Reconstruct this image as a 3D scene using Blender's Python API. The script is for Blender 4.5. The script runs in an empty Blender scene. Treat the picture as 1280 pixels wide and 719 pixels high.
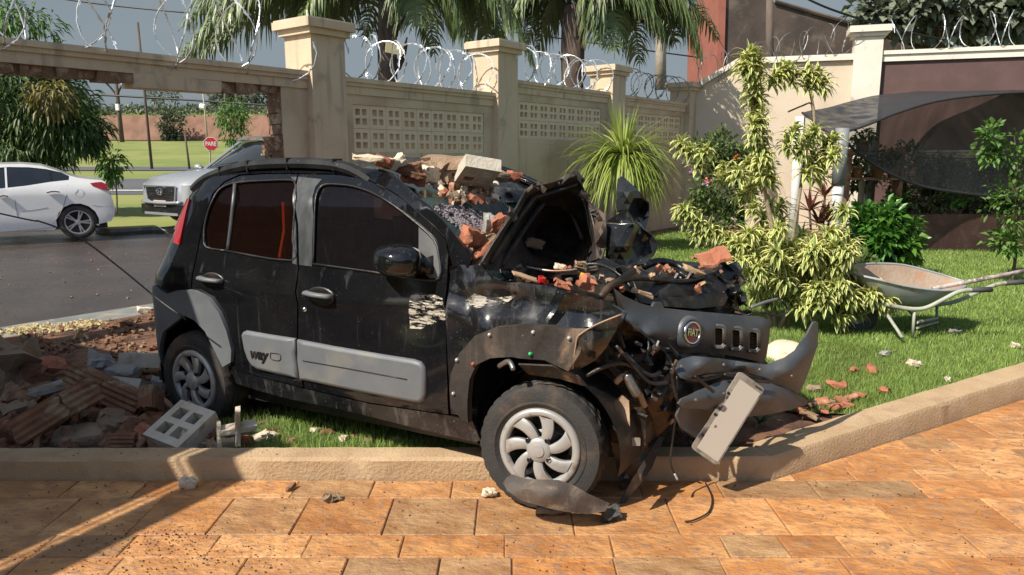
import bpy, math, random
import numpy as np
from mathutils import Vector, Matrix, noise
from mathutils.geometry import delaunay_2d_cdt

random.seed(7); rng = np.random.default_rng(7)
S = bpy.context.scene
COL = S.collection
PI = math.pi
R = math.radians

# ------------------------------------------------------------------ camera, sky, sun, exposure
CAM_H, PITCH, FPX, PCX, PCY = 1.6, R(10), 924.4, 640.0, 359.5
cam_d = bpy.data.cameras.new('camera'); cam = bpy.data.objects.new('camera', cam_d); COL.objects.link(cam)
cam_d.sensor_width = 36; cam_d.lens = 36*FPX/1280; cam_d.clip_start = .05; cam_d.clip_end = 3000
cam.location = (0, 0, CAM_H); cam.rotation_euler = (PI/2-PITCH, 0, 0)
S.camera = cam

SUN_EL = R(46); TO_SUN = Vector((-.78*math.cos(SUN_EL), -.626*math.cos(SUN_EL), math.sin(SUN_EL))).normalized()
sd = bpy.data.lights.new('sun', 'SUN'); sd.energy = 4.6; sd.angle = R(.5); sd.color = (1, .93, .82)
sun = bpy.data.objects.new('sun', sd); COL.objects.link(sun)
sun.rotation_euler = TO_SUN.to_track_quat('Z', 'Y').to_euler()
world = bpy.data.worlds.new('World'); S.world = world; world.use_nodes = True
wn, wl = world.node_tree.nodes, world.node_tree.links
bg = wn['Background']; bg.inputs['Strength'].default_value = .12
sky = wn.new('ShaderNodeTexSky'); sky.sky_type = 'NISHITA'; sky.sun_disc = False
sky.sun_elevation = SUN_EL; sky.sun_rotation = math.atan2(TO_SUN.x, TO_SUN.y)
# storm cloud deck over the clear sky: slate blue, softly mottled, the same all round
tc = wn.new('ShaderNodeTexCoord'); mp = wn.new('ShaderNodeMapping'); mp.inputs['Scale'].default_value = (1, 1, 2.4)
nz = wn.new('ShaderNodeTexNoise'); nz.inputs['Scale'].default_value = 1.7; nz.inputs['Detail'].default_value = 5
wl.new(tc.outputs['Generated'], mp.inputs['Vector']); wl.new(mp.outputs['Vector'], nz.inputs['Vector'])
cr = wn.new('ShaderNodeValToRGB')
cr.color_ramp.elements[0].position = .3; cr.color_ramp.elements[0].color = (1.12, 1.35, 1.52, 1)
cr.color_ramp.elements[1].position = .72; cr.color_ramp.elements[1].color = (1.55, 1.78, 1.95, 1)
mx = wn.new('ShaderNodeMix'); mx.data_type = 'RGBA'; mx.inputs['Factor'].default_value = .92
wl.new(nz.outputs['Fac'], cr.inputs['Fac'])
# the storm stands over the fields the camera looks at; towards the sun the sky is open
sx = wn.new('ShaderNodeSeparateXYZ'); wl.new(tc.outputs['Generated'], sx.inputs[0]); fm = wn.new('ShaderNodeMapRange'); fm.interpolation_type = 'SMOOTHSTEP'
fm.inputs[1].default_value = -.45; fm.inputs[2].default_value = .45; fm.inputs[3].default_value = .2; fm.inputs[4].default_value = .95; wl.new(sx.outputs['Y'], fm.inputs[0]); wl.new(fm.outputs[0], mx.inputs['Factor'])
wl.new(sky.outputs['Color'], mx.inputs['A']); wl.new(cr.outputs['Color'], mx.inputs['B'])
wl.new(mx.outputs['Result'], bg.inputs['Color'])
S.view_settings.view_transform = 'Standard'; S.view_settings.look = 'None'
S.view_settings.exposure = 0.62; S.view_settings.gamma = 1

# ------------------------------------------------------------------ geometry helpers
cP, sP = math.cos(PITCH), math.sin(PITCH)
def ray(px, py):
    u = (px-PCX)/FPX; v = (py-PCY)/FPX
    return Vector((u, cP-v*sP, -(sP+v*cP)))
C0 = Vector((0, 0, CAM_H))
def gp(px, py, z=0.0):
    """photo pixel to the point of the level z that it shows"""
    d = ray(px, py); return C0+d*((z-CAM_H)/d.z)
def at(px, py, Y):
    """photo pixel to the point at depth Y"""
    d = ray(px, py); return C0+d*(Y/d.y)

class MB:
    """collects shapes, builds ONE mesh object"""
    def __init__(s): s.v = []; s.f = []; s.m = []
    def add(s, vs, fs, mi=0):
        o = len(s.v); s.v += [tuple(p) for p in vs]; s.f += [tuple(i+o for i in f) for f in fs]; s.m += [mi]*len(fs); return s
    def box(s, c, size, M=None, mi=0, jit=0, taper=1):
        x, y, z = [a/2 for a in size]; vs = []
        for k, (i, j, l) in enumerate([(-1,-1,-1),(1,-1,-1),(1,1,-1),(-1,1,-1),(-1,-1,1),(1,-1,1),(1,1,1),(-1,1,1)]):
            t = taper if l > 0 else 1
            p = Vector((i*x*t, j*y*t, l*z))
            if jit: p += Vector((random.uniform(-jit, jit), random.uniform(-jit, jit), random.uniform(-jit, jit)))
            if M is not None: p = M @ p
            vs.append(p+Vector(c))
        return s.add(vs, [(3,2,1,0),(4,5,6,7),(0,1,5,4),(1,2,6,5),(2,3,7,6),(3,0,4,7)], mi)
    def tube(s, pts, r, n=8, mi=0, caps=True, flat=1.0):
        pts = [Vector(p) for p in pts]; N = len(pts)
        rr = r if isinstance(r, (list, tuple)) else [r]*N
        vs = []; prev = None
        for i, p in enumerate(pts):
            t = (pts[min(i+1, N-1)]-pts[max(i-1, 0)])
            if t.length < 1e-9: t = Vector((0, 0, 1))
            t.normalize()
            if prev is None:
                a = Vector((0, 0, 1)) if abs(t.z) < .9 else Vector((1, 0, 0)); a = a.cross(t).normalized()
            else:
                a = prev-t*prev.dot(t); a = a.normalized() if a.length > 1e-6 else Vector((1, 0, 0)).cross(t).normalized()
            b = t.cross(a); prev = a
            for k in range(n):
                q = 2*PI*k/n; vs.append(p+a*math.cos(q)*rr[i]+b*math.sin(q)*rr[i]*flat)
        fs = [(i*n+k, i*n+(k+1) % n, (i+1)*n+(k+1) % n, (i+1)*n+k) for i in range(N-1) for k in range(n)]
        if caps: fs += [tuple(reversed(range(n))), tuple(range((N-1)*n, N*n))]
        return s.add(vs, fs, mi)
    def lathe(s, prof, M, n=32, mi=0, mod=None, a0=0, a1=2*PI):
        """prof: (r, h); axis = local Z of M"""
        closed = abs(a1-a0-2*PI) < 1e-6; cols = n if closed else n+1; vs = []
        for k in range(cols):
            a = a0+(a1-a0)*k/n
            for j, (r, h) in enumerate(prof):
                rr = r+(mod(k, j) if mod else 0); vs.append(M @ Vector((rr*math.cos(a), rr*math.sin(a), h)))
        L = len(prof)
        return s.add(vs, [(k*L+j, ((k+1) % cols)*L+j, ((k+1) % cols)*L+j+1, k*L+j+1) for k in range(n) for j in range(L-1)], mi)
    def prism(s, poly, M, d, mi=0):
        """poly in local XY of M, extruded along local Z by d"""
        n = len(poly); vs = [M @ Vector((x, y, 0)) for x, y in poly]+[M @ Vector((x, y, d)) for x, y in poly]
        return s.add(vs, [tuple(reversed(range(n))), tuple(range(n, 2*n))]+[(i, (i+1) % n, (i+1) % n+n, i+n) for i in range(n)], mi)
    def build(s, name, mat, parent=None, smooth=False, loc=None, sharp=None, local=False):
        me = bpy.data.meshes.new(name)
        o = bpy.data.objects.new(name, me); COL.objects.link(o)
        org = Vector((0, 0, 0))
        if parent is not None:
            o.parent = parent
            if not local: org = parent_org(parent)
        elif loc is not None: org = Vector(loc); o.location = org
        me.from_pydata([(p[0]-org.x, p[1]-org.y, p[2]-org.z) for p in s.v], [], s.f)
        for m in (mat if isinstance(mat, (list, tuple)) else [mat]): me.materials.append(m)
        if any(s.m): me.polygons.foreach_set('material_index', s.m)
        if smooth or sharp: me.polygons.foreach_set('use_smooth', [True]*len(me.polygons))
        if sharp: me.set_sharp_from_angle(angle=R(sharp))
        me.validate(); me.update()
        return o
def parent_org(o):
    p = Vector((0, 0, 0))
    while o is not None: p += o.location; o = o.parent
    return p
def props(o, label=None, cat=None, group=None, kind=None):
    if label: o['label'] = label
    if cat: o['category'] = cat
    if group: o['group'] = group
    if kind or cat: o['kind'] = kind or 'thing'
    return o
def thing(name, loc, label, cat, group=None):
    o = bpy.data.objects.new(name, None); COL.objects.link(o); o.location = loc; o.empty_display_size = .1
    return props(o, label, cat, group)
def copy_tree(o, parent=None):
    c = o.copy(); COL.objects.link(c)
    if parent is not None: c.parent = parent
    for ch in list(o.children): copy_tree(ch, c)
    return c
def frame(o, x, y, z):
    M = Matrix.Identity(4)
    for i, a in enumerate((x, y, z)):
        a = Vector(a).normalized()
        for j in range(3): M[j][i] = a[j]
    M.translation = Vector(o); return M
def rot(ax=0, ay=0, az=0, t=(0, 0, 0)):
    return Matrix.Translation(Vector(t)) @ Matrix.Rotation(az, 4, 'Z') @ Matrix.Rotation(ay, 4, 'Y') @ Matrix.Rotation(ax, 4, 'X')
def bez(a, b, c, n=8):
    a, b, c = Vector(a), Vector(b), Vector(c)
    return [a*(1-t)**2+b*2*t*(1-t)+c*t*t for t in [i/n for i in range(n+1)]]
def smooth_path(pts, k=4):
    pts = [Vector(p) for p in pts]; out = []
    for i in range(len(pts)-1):
        p0, p1, p2, p3 = pts[max(i-1, 0)], pts[i], pts[i+1], pts[min(i+2, len(pts)-1)]
        for j in range(k):
            t = j/k; out.append(.5*((2*p1)+(p2-p0)*t+(2*p0-5*p1+4*p2-p3)*t*t+(3*p1-p0-3*p2+p3)*t**3))
    return out+[pts[-1]]
def inpoly(x, y, P):
    c = False; j = len(P)-1
    for i in range(len(P)):
        if (P[i][1] > y) != (P[j][1] > y) and x < (P[j][0]-P[i][0])*(y-P[i][1])/(P[j][1]-P[i][1])+P[i][0]: c = not c
        j = i
    return c
def fill2d(outer, step, holes=(), aspect=1.0, extra=()):
    """triangulates an outline (with holes) on a grid; returns 2-D verts, tris and the boundary loops"""
    pts = []; edges = []; loops = []
    for P in [outer]+list(holes):
        Q = []
        for i in range(len(P)):
            a, b = P[i], P[(i+1) % len(P)]; n = max(1, int(math.hypot(b[0]-a[0], (b[1]-a[1])/aspect)/(step*1.3)))
            for k in range(n): Q.append((a[0]+(b[0]-a[0])*k/n, a[1]+(b[1]-a[1])*k/n))
        o = len(pts); pts += Q; edges += [(o+i, o+(i+1) % len(Q)) for i in range(len(Q))]; loops.append(Q)
    xs = [p[0] for p in outer]; ys = [p[1] for p in outer]
    y = min(ys)+step*aspect*.5; row = 0
    bd = np.array(pts)
    while y < max(ys):
        x = min(xs)+step*(.5 if row % 2 else 1.0)
        while x < max(xs):
            if inpoly(x, y, loops[0]) and not any(inpoly(x, y, h) for h in loops[1:]):
                if np.min((bd[:, 0]-x)**2+((bd[:, 1]-y)/aspect)**2) > (step*.45)**2: pts.append((x, y))
            x += step
        y += step*aspect*.87; row += 1
    pts += list(extra)
    r = delaunay_2d_cdt([Vector(p) for p in pts], edges, [], 0, 1e-6)
    V = [tuple(p) for p in r[0]]; T = []
    for t in r[2]:
        cx = sum(V[i][0] for i in t)/3; cy = sum(V[i][1] for i in t)/3
        if inpoly(cx, cy, loops[0]) and not any(inpoly(cx, cy, h) for h in loops[1:]): T.append(tuple(t))
    return V, T
def border(T):
    e = {}
    for t in T:
        for i in range(3):
            a, b = t[i], t[(i+1) % 3]
            if (b, a) in e: del e[(b, a)]
            else: e[(a, b)] = 1
    return list(e)
def rbf(ctrl):
    """thin-plate depth through control points (x, y, d)"""
    P = np.array([c[:2] for c in ctrl], float); d = np.array([c[2] for c in ctrl], float); n = len(P)
    def ph(r2): return np.where(r2 > 1e-9, .5*r2*np.log(r2+1e-12), 0)
    K = ph(((P[:, None]-P[None])**2).sum(-1))+np.eye(n)*1e-3
    A = np.zeros((n+3, n+3)); A[:n, :n] = K; A[:n, n] = 1; A[:n, n+1:] = P; A[n, :n] = 1; A[n+1:, :n] = P.T
    w = np.linalg.lstsq(A, np.concatenate([d, np.zeros(3)]), rcond=None)[0]
    def f(x, y):
        k = ph((P[:, 0]-x)**2+(P[:, 1]-y)**2); return float(k@w[:n]+w[n]+w[n+1]*x+w[n+2]*y)
    return f
def sheet(name, outline, mat, parent, inner=(), step=6, amp=.0, freq=8, th=.006, sharp=28, seed=0, holes=(), smooth=True, loc=None):
    """a bent metal or plastic sheet: outline points (photo x, y, depth Y), relief through the inner points, real thickness"""
    f = rbf(list(outline)+list(inner))
    V, T = fill2d([p[:2] for p in outline], step, holes)
    P = []
    for x, y in V:
        p = at(x, y, f(x, y))
        if amp:
            q = p*freq+Vector((seed*7.3, seed*3.1, 0))
            p = p+(p-C0).normalized()*amp*(abs(noise.noise(q))*2-.5+.5*noise.noise(q*2.3))
        P.append(p)
    nrm = [Vector((0, 0, 0)) for _ in P]
    T2 = []
    for a, b, c in T:
        n = (P[b]-P[a]).cross(P[c]-P[a])
        if n.dot(P[a]-C0) > 0: a, b, c = a, c, b; n = -n
        T2.append((a, b, c))
        for i in (a, b, c): nrm[i] += n
    P2 = [p-n.normalized()*th if n.length > 0 else p for p, n in zip(P, nrm)]
    N = len(P); m = MB(); m.add(P+P2, T2+[(c+N, b+N, a+N) for a, b, c in T2]+[(b, a, a+N, b+N) for a, b in border(T2)])
    return m.build(name, mat, parent, smooth=smooth, sharp=sharp, loc=loc)
def rough_block(name, size, M, mat, parent=None, jit=.01, sub=3, seed=0, loc=None, cut=.0, sharp=35):
    """a broken lump: subdivided box pushed about by noise, edges knocked off"""
    n = sub; m = MB(); idx = {}; vs = []; fs = []
    def vid(i, j, k):
        if (i, j, k) not in idx:
            p = Vector(((i/n-.5), (j/n-.5), (k/n-.5)))
            r = max(abs(p.x), abs(p.y), abs(p.z)); e = sorted([abs(p.x), abs(p.y), abs(p.z)])
            q = Vector((p.x*size[0], p.y*size[1], p.z*size[2]))
            sh = 1-cut*(1 if e[1] > .49 else 0)*random.random()
            q *= sh
            h = q*(3.5/max(size))+Vector((seed*5.1, seed*2.7, seed))
            q += Vector((noise.noise(h), noise.noise(h+Vector((9, 0, 0))), noise.noise(h+Vector((0, 9, 0)))))*jit*2
            q += Vector((random.uniform(-1, 1), random.uniform(-1, 1), random.uniform(-1, 1)))*jit*.35
            idx[(i, j, k)] = len(vs); vs.append(M @ q)
        return idx[(i, j, k)]
    for a in range(n):
        for b in range(n):
            for ax in range(3):
                for side in (0, n):
                    c = []
                    for da, db in ((0, 0), (1, 0), (1, 1), (0, 1)):
                        t = [a+da, b+db]; t.insert(ax, side); c.append(vid(*t))
                    if (side == 0) != (ax == 1): c.reverse()
                    fs.append(tuple(c))
    m.add(vs, fs); return m.build(name, mat, parent, sharp=sharp, loc=loc)

# ------------------------------------------------------------------ materials
def M_(name, c1, c2=None, scale=6, rough=.6, metal=0, bump=0, bscale=None, c3=None, s3=3, t3=.55, w3=.08, rvar=0, coat=0,
       isl=0, drip=None, objcol=False, spec=None, c4=None, s4=60, t4=.68, stretch=None, transl=0, alpha=None, coord='Object', detail=5, r3=None):
    m = bpy.data.materials.new(name); m.use_nodes = True; N, L = m.node_tree.nodes, m.node_tree.links
    b = N['Principled BSDF']; b.inputs['Roughness'].default_value = rough; b.inputs['Metallic'].default_value = metal
    if coat: b.inputs['Coat Weight'].default_value = coat; b.inputs['Coat Roughness'].default_value = .06
    if spec is not None: b.inputs['Specular IOR Level'].default_value = spec
    tc = N.new('ShaderNodeTexCoord'); oi = N.new('ShaderNodeObjectInfo')
    vm = N.new('ShaderNodeVectorMath'); vm.operation = 'MULTIPLY_ADD'
    cb = N.new('ShaderNodeCombineXYZ')
    for k in range(3): L.new(oi.outputs['Random'], cb.inputs[k])
    vm.inputs[1].default_value = (37, 23, 11); L.new(cb.outputs[0], vm.inputs[0]); L.new(tc.outputs[coord], vm.inputs[2])
    vec = vm.outputs[0]
    if stretch:
        mp = N.new('ShaderNodeMapping'); mp.inputs['Scale'].default_value = stretch; L.new(vec, mp.inputs['Vector']); vec = mp.outputs[0]
    def nzf(sc, det=detail, v=vec, dist=0):
        n = N.new('ShaderNodeTexNoise'); n.inputs['Scale'].default_value = sc; n.inputs['Detail'].default_value = det
        n.inputs['Roughness'].default_value = .6; n.inputs['Distortion'].default_value = dist; L.new(v, n.inputs['Vector']); return n.outputs['Fac']
    def ramp(f, a, c):
        n = N.new('ShaderNodeMapRange'); n.inputs[1].default_value = a; n.inputs[2].default_value = c; n.interpolation_type = 'SMOOTHSTEP'
        L.new(f, n.inputs[0]); return n.outputs[0]
    def mix(f, a, c, mode='MIX'):
        n = N.new('ShaderNodeMix'); n.data_type = 'RGBA'; n.blend_type = mode
        if isinstance(f, (int, float)): n.inputs['Factor'].default_value = f
        else: L.new(f, n.inputs['Factor'])
        for s_, k in ((a, 'A'), (c, 'B')):
            if isinstance(s_, tuple): n.inputs[k].default_value = (*s_[:3], 1)
            else: L.new(s_, n.inputs[k])
        return n.outputs['Result']
    col = c1
    f1 = nzf(scale)
    if c2: col = mix(ramp(f1, .35, .65), c1, c2)
    if objcol: col = mix(1.0, col if not isinstance(col, tuple) else mix(0., col, col), oi.outputs['Color'], 'MULTIPLY')
    if isl:
        g = N.new('ShaderNodeNewGeometry'); mr = N.new('ShaderNodeMapRange'); mr.inputs[3].default_value = 1-isl; mr.inputs[4].default_value = 1+isl
        L.new(g.outputs['Random Per Island'], mr.inputs[0]); cc = N.new('ShaderNodeCombineColor')
        for k in range(3): L.new(mr.outputs[0], cc.inputs[k])
        col = mix(1.0, col if not isinstance(col, tuple) else mix(0., col, col), cc.outputs[0], 'MULTIPLY')
    rin = None
    if c3:
        f3 = ramp(nzf(s3, 6, dist=.4), t3-w3, t3+w3); col = mix(f3, col, c3)
        if r3 is not None:
            mm = N.new('ShaderNodeMapRange'); mm.inputs[3].default_value = rough; mm.inputs[4].default_value = r3; L.new(f3, mm.inputs[0]); rin = mm.outputs[0]
    if drip:
        mpd = N.new('ShaderNodeMapping'); mpd.inputs['Scale'].default_value = (1, 1, .07); L.new(vm.outputs[0], mpd.inputs['Vector'])
        col = mix(ramp(nzf(drip[1], 4, v=mpd.outputs[0]), drip[2]-.08, drip[2]+.1), col, drip[0])
    if c4: col = mix(ramp(nzf(s4, 3), t4, t4+.04), col, c4)
    if isinstance(col, tuple): b.inputs['Base Color'].default_value = (*col[:3], 1)
    else: L.new(col, b.inputs['Base Color'])
    if rvar:
        mr = N.new('ShaderNodeMapRange'); mr.inputs[3].default_value = max(.02, rough-rvar); mr.inputs[4].default_value = rough+rvar
        L.new(nzf(scale*.7), mr.inputs[0]); rin = mr.outputs[0]
    if rin is not None: L.new(rin, b.inputs['Roughness'])
    if bump:
        bp = N.new('ShaderNodeBump'); bp.inputs['Strength'].default_value = min(1, bump); bp.inputs['Distance'].default_value = .02
        L.new(nzf(bscale or scale*4, 6), bp.inputs['Height']); L.new(bp.outputs[0], b.inputs['Normal'])
    if transl:
        t = N.new('ShaderNodeBsdfTranslucent'); ms = N.new('ShaderNodeMixShader'); ms.inputs[0].default_value = transl
        if isinstance(col, tuple): t.inputs[0].default_value = (*col[:3], 1)
        else: L.new(col, t.inputs[0])
        L.new(b.outputs[0], ms.inputs[1]); L.new(t.outputs[0], ms.inputs[2]); L.new(ms.outputs[0], N['Material Output'].inputs[0])
    m.diffuse_color = (*c1[:3], 1)
    return m
def proj(p):
    q = Vector(p)-C0; f = q.y*cP-q.z*sP; d = -q.y*sP-q.z*cP; return PCX+FPX*q.x/f, PCY+FPX*d/f
def glass_(name, tint, thru, rough=.03, dirt=None, s=5, dt=.5):
    """dark tinted pane: part see-through, part gloss"""
    m = bpy.data.materials.new(name); m.use_nodes = True; N, L = m.node_tree.nodes, m.node_tree.links
    b = N['Principled BSDF']; b.inputs['Base Color'].default_value = (.006, .006, .007, 1); b.inputs['Roughness'].default_value = rough
    t = N.new('ShaderNodeBsdfTransparent'); t.inputs[0].default_value = (*tint, 1); ms = N.new('ShaderNodeMixShader'); ms.inputs[0].default_value = thru
    if dirt:
        tc = N.new('ShaderNodeTexCoord'); mp = N.new('ShaderNodeMapping'); mp.inputs['Scale'].default_value = (1, 1, .5); nz = N.new('ShaderNodeTexNoise')
        nz.inputs['Scale'].default_value = s*10; nz.inputs['Detail'].default_value = 6
        L.new(tc.outputs['Object'], mp.inputs[0]); L.new(mp.outputs[0], nz.inputs['Vector'])
        mr = N.new('ShaderNodeMapRange'); mr.inputs[1].default_value = dt-.15; mr.inputs[2].default_value = dt+.2; mr.inputs[3].default_value = .45; mr.inputs[4].default_value = .85; L.new(nz.outputs['Fac'], mr.inputs[0])
        mc = N.new('ShaderNodeMix'); mc.data_type = 'RGBA'; mc.inputs['A'].default_value = (.006, .006, .007, 1); mc.inputs['B'].default_value = (*dirt, 1)
        L.new(mr.outputs[0], mc.inputs['Factor']); L.new(mc.outputs['Result'], b.inputs['Base Color'])
    L.new(b.outputs[0], ms.inputs[1]); L.new(t.outputs[0], ms.inputs[2]); L.new(ms.outputs[0], N['Material Output'].inputs[0])
    return m
# ------------------------------------------------------------------ the setting: ground
def stone_mat():
    m = M_('sandstone', (.51, .285, .125), (.37, .175, .066), scale=5, rough=.48, bump=.9, bscale=18, c3=(.32, .175, .095), s3=18, t3=.58, w3=.1, rvar=.25, objcol=True, c4=(.13, .07, .04), s4=55, t4=.69, stretch=(1, 1.5, 1))
    N, L = m.node_tree.nodes, m.node_tree.links; mp = next(n for n in N if n.type == 'MAPPING'); mp.inputs['Rotation'].default_value = (0, 0, -.75)
    # wavy cleft lines that differ from stone to stone
    oi = next(n for n in N if n.type == 'OBJECT_INFO'); b = N['Principled BSDF']; src = b.inputs['Base Color'].links[0].from_socket
    wv = N.new('ShaderNodeTexWave'); wv.inputs['Scale'].default_value = 2.1; wv.inputs['Distortion'].default_value = 9; wv.inputs['Detail'].default_value = 4; wv.inputs['Detail Scale'].default_value = 1.6
    L.new(mp.outputs[0], wv.inputs['Vector']); mr = N.new('ShaderNodeMapRange'); mr.inputs[3].default_value = .86; mr.inputs[4].default_value = 1.08; L.new(wv.outputs['Fac'], mr.inputs[0])
    cc = N.new('ShaderNodeCombineColor'); [L.new(mr.outputs[0], cc.inputs[k]) for k in range(3)]; mx_ = N.new('ShaderNodeMix'); mx_.data_type = 'RGBA'; mx_.blend_type = 'MULTIPLY'
    ml = N.new('ShaderNodeMath'); ml.operation = 'MULTIPLY'; ml.inputs[1].default_value = 7.13; fr_ = N.new('ShaderNodeMath'); fr_.operation = 'FRACT'; L.new(oi.outputs['Random'], ml.inputs[0]); L.new(ml.outputs[0], fr_.inputs[0]); L.new(fr_.outputs[0], mx_.inputs['Factor'])
    L.new(src, mx_.inputs['A']); L.new(cc.outputs[0], mx_.inputs['B']); L.new(mx_.outputs['Result'], b.inputs['Base Color']); return m
m_grout = M_('grout', (.27, .14, .075), (.19, .10, .06), scale=14, rough=.95, bump=.4)
m_stone = stone_mat()
m_kerb = M_('kerb_cement', (.46, .325, .19), (.40, .27, .15), scale=3, rough=.85, bump=.5, bscale=70, c3=(.36, .24, .14), s3=5, t3=.6, c4=(.24, .12, .07), s4=50, t4=.71)
m_soil = M_('red_soil', (.135, .062, .034), (.20, .095, .052), scale=9, rough=.95, bump=1, bscale=40, c3=(.07, .035, .022), s3=5, c4=(.30, .2, .13), s4=60, t4=.66)
m_turf = M_('turf', (.07, .115, .025), (.10, .15, .035), scale=8, rough=.9, bump=.8, bscale=60, c3=(.12, .075, .035), s3=3, t3=.66)
m_blade = M_('grass_blade', (.23, .335, .075), (.29, .39, .095), scale=2.2, rough=.5, isl=.35, transl=.35, c3=(.2, .27, .06), s3=.9, t3=.6)
m_asph = M_('asphalt', (.062, .047, .042), (.042, .034, .033), scale=1.1, rough=.28, bump=.25, bscale=90, rvar=.2, c4=(.25, .2, .12), s4=26, t4=.73)
m_road = M_('far_road', (.10, .10, .105), (.085, .085, .09), scale=.5, rough=.7)
m_conc = M_('gutter_concrete', (.21, .215, .21), (.15, .155, .15), scale=3, rough=.7, bump=.3, bscale=60, c3=(.3, .26, .17), s3=4, t3=.58, rvar=.2)
m_field = M_('field_grass', (.17, .20, .04), (.11, .165, .035), scale=.25, rough=.95, bump=.6, bscale=4, c3=(.24, .24, .07), s3=.09, t3=.52, w3=.15)
m_bank = M_('red_bank', (.22, .115, .078), (.155, .08, .052), scale=.5, rough=.95, bump=1, bscale=1.6, c3=(.10, .085, .04), s3=.3, t3=.58, stretch=(1, 1, .3))
m_white = M_('road_paint', (.75, .75, .72), (.6, .6, .57), scale=6, rough=.7)

PROF = [(0, -.05), (17, -.05), (33, -.04), (42, .3), (52, .56), (58, .78), (75, 1.6), (130, 4.4), (134, 8.7), (160, 11.6), (230, 15), (420, 17), (900, 18)]
def tz(Y):
    for (a, za), (b, zb) in zip(PROF, PROF[1:]):
        if Y <= b: return za+(zb-za)*(Y-a)/(b-a)
    return 18
def terrain_strip(name, mat, Y0, Y1, lift, x0, x1, nx, ny, amp=0, smooth=True):
    m = MB(); vs = []
    ys = sorted(set([Y0+(Y1-Y0)*j/ny for j in range(ny+1)]+[p[0] for p in PROF if Y0 < p[0] < Y1]))
    for Y in ys:
        for i in range(nx+1):
            X = x0+(x1-x0)*i/nx
            a = amp*(noise.noise(Vector((X*.06, Y*.05, 3)))+.4*noise.noise(Vector((X*.3, Y*.2, 5)))) if Y0 < Y < Y1 else 0
            vs.append((X, Y, tz(Y)+lift+a))
    L = nx+1
    m.add(vs, [(j*L+i, j*L+i+1, (j+1)*L+i+1, (j+1)*L+i) for j in range(len(ys)-1) for i in range(nx)])
    o = m.build(name, mat, smooth=smooth); return props(o, kind='structure')
terrain_strip('ground', m_field, -60, 134, -.02, -260, 200, 60, 40, .05)
terrain_strip('hillside', m_field, 134, 900, -.02, -700, 600, 70, 24, .5)
terrain_strip('earth_bank', m_bank, 129.6, 134, .12, -260, 60, 120, 10, .45)
terrain_strip('far_road', m_road, 33, 43.5, .03, -120, 30, 40, 4)
terrain_strip('road_edge_line', m_white, 34.6, 35.0, .05, -120, 30, 40, 1)
terrain_strip('upper_road', m_road, 54, 59, .03, -140, 30, 40, 2)

def flat(name, mat, pts, z, kind='structure', step=None, amp=0, parent=None):
    if step:
        V, T = fill2d(pts, step)
        m = MB(); m.add([(x, y, z+(amp*(noise.noise(Vector((x*1.3, y*1.3, 0)))+.5*noise.noise(Vector((x*4, y*4, 2)))) if amp else 0)) for x, y in V], T)
    else:
        m = MB(); m.add([(x, y, z) for x, y in pts], [tuple(range(len(pts)))])
    o = m.build(name, mat, parent, smooth=bool(step)); return props(o, kind=kind)
WX, WY = -2.15, 9.46                                   # garden wall: right edge of the first pillar
WD = Vector((.609, .793, 0)); WN = Vector((.793, -.609, 0))
def wp(t, n=0, z=0): return Vector((WX, WY, 0))+WD*t+WN*n+Vector((0, 0, z))
# street outside the wall, its gutter strip, the grass verge
a, b = wp(-16, -.6), wp(30, -.6); c, d = wp(30, -9), wp(-16, -22)
flat('street', m_asph, [(a.x, a.y), (b.x, b.y), (c.x, c.y), (-3, 33), (-20, 33), (d.x, d.y)], -.012, step=1.2, amp=.004)
a, b, c, d = wp(-14, -.1), wp(30, -.1), wp(30, -.62), wp(-14, -.62)
flat('gutter_strip', m_conc, [(a.x, a.y), (b.x, b.y), (c.x, c.y), (d.x, d.y)], -.003)
vpx = [(-60, 283), (60, 281), (120, 284), (140, 287), (190, 284), (228, 285), (270, 283), (340, 276), (450, 262), (450, 243.8), (100, 243.8), (-60, 243.8)]
vg = [gp(x, y, .1) for x, y in vpx]
m = MB(); n = len(vg); m.add([(p.x, p.y, .10) for p in vg]+[(p.x, p.y, -.05) for p in vg], [tuple(range(n))]+[(i, i+n, (i+1) % n+n, (i+1) % n) for i in range(n)])
props(m.build('verge', m_field), kind='structure')
m = MB(); m.tube([(p.x, p.y, .045) for p in vg[:8]], .075, 6); props(m.build('verge_kerb', m_conc), kind='structure')

# garden soil, lawn sheet
KA = R(30.8); KD = Vector((math.cos(KA), math.sin(KA), 0)); KN = Vector((-math.sin(KA), math.cos(KA), 0))
KC = Vector((1.31, 3.5, 0))
def kp(t, n=0, z=0): return KC+KD*t+KN*n+Vector((0, 0, z))
p0, p1, p2, p3 = wp(-8.5, -.12), wp(10.5, 0), Vector((14, 15.9, 0)), kp(14, .1)
flat('garden_soil', m_soil, [(-7, 3.6), (1.25, 3.6), (p3.x, p3.y), (p2.x, p2.y), (p1.x, p1.y), (p0.x, p0.y)], .004, step=.14, amp=.012)
lawn = [(1.02, 5.3), (1.75, 4.45), (2.2, 4.38), (5.6, 6.36), (9.5, 8.6), (9.4, 12.55), (6.5, 12.6), (5.3, 14.0), (3.4, 15.9), (1.5, 12.8), (.3, 9.8), (.4, 6.4)]
flat('lawn', m_turf, lawn, .022, step=.25, amp=.008)
lawn2 = [(-1.62, 3.72), (-.05, 3.72), (-.2, 4.2), (-1.0, 4.5), (-1.75, 4.45), (-1.75, 4.0)]
flat('lawn_patch', m_turf, lawn2, .02, step=.15, amp=.006)

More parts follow.
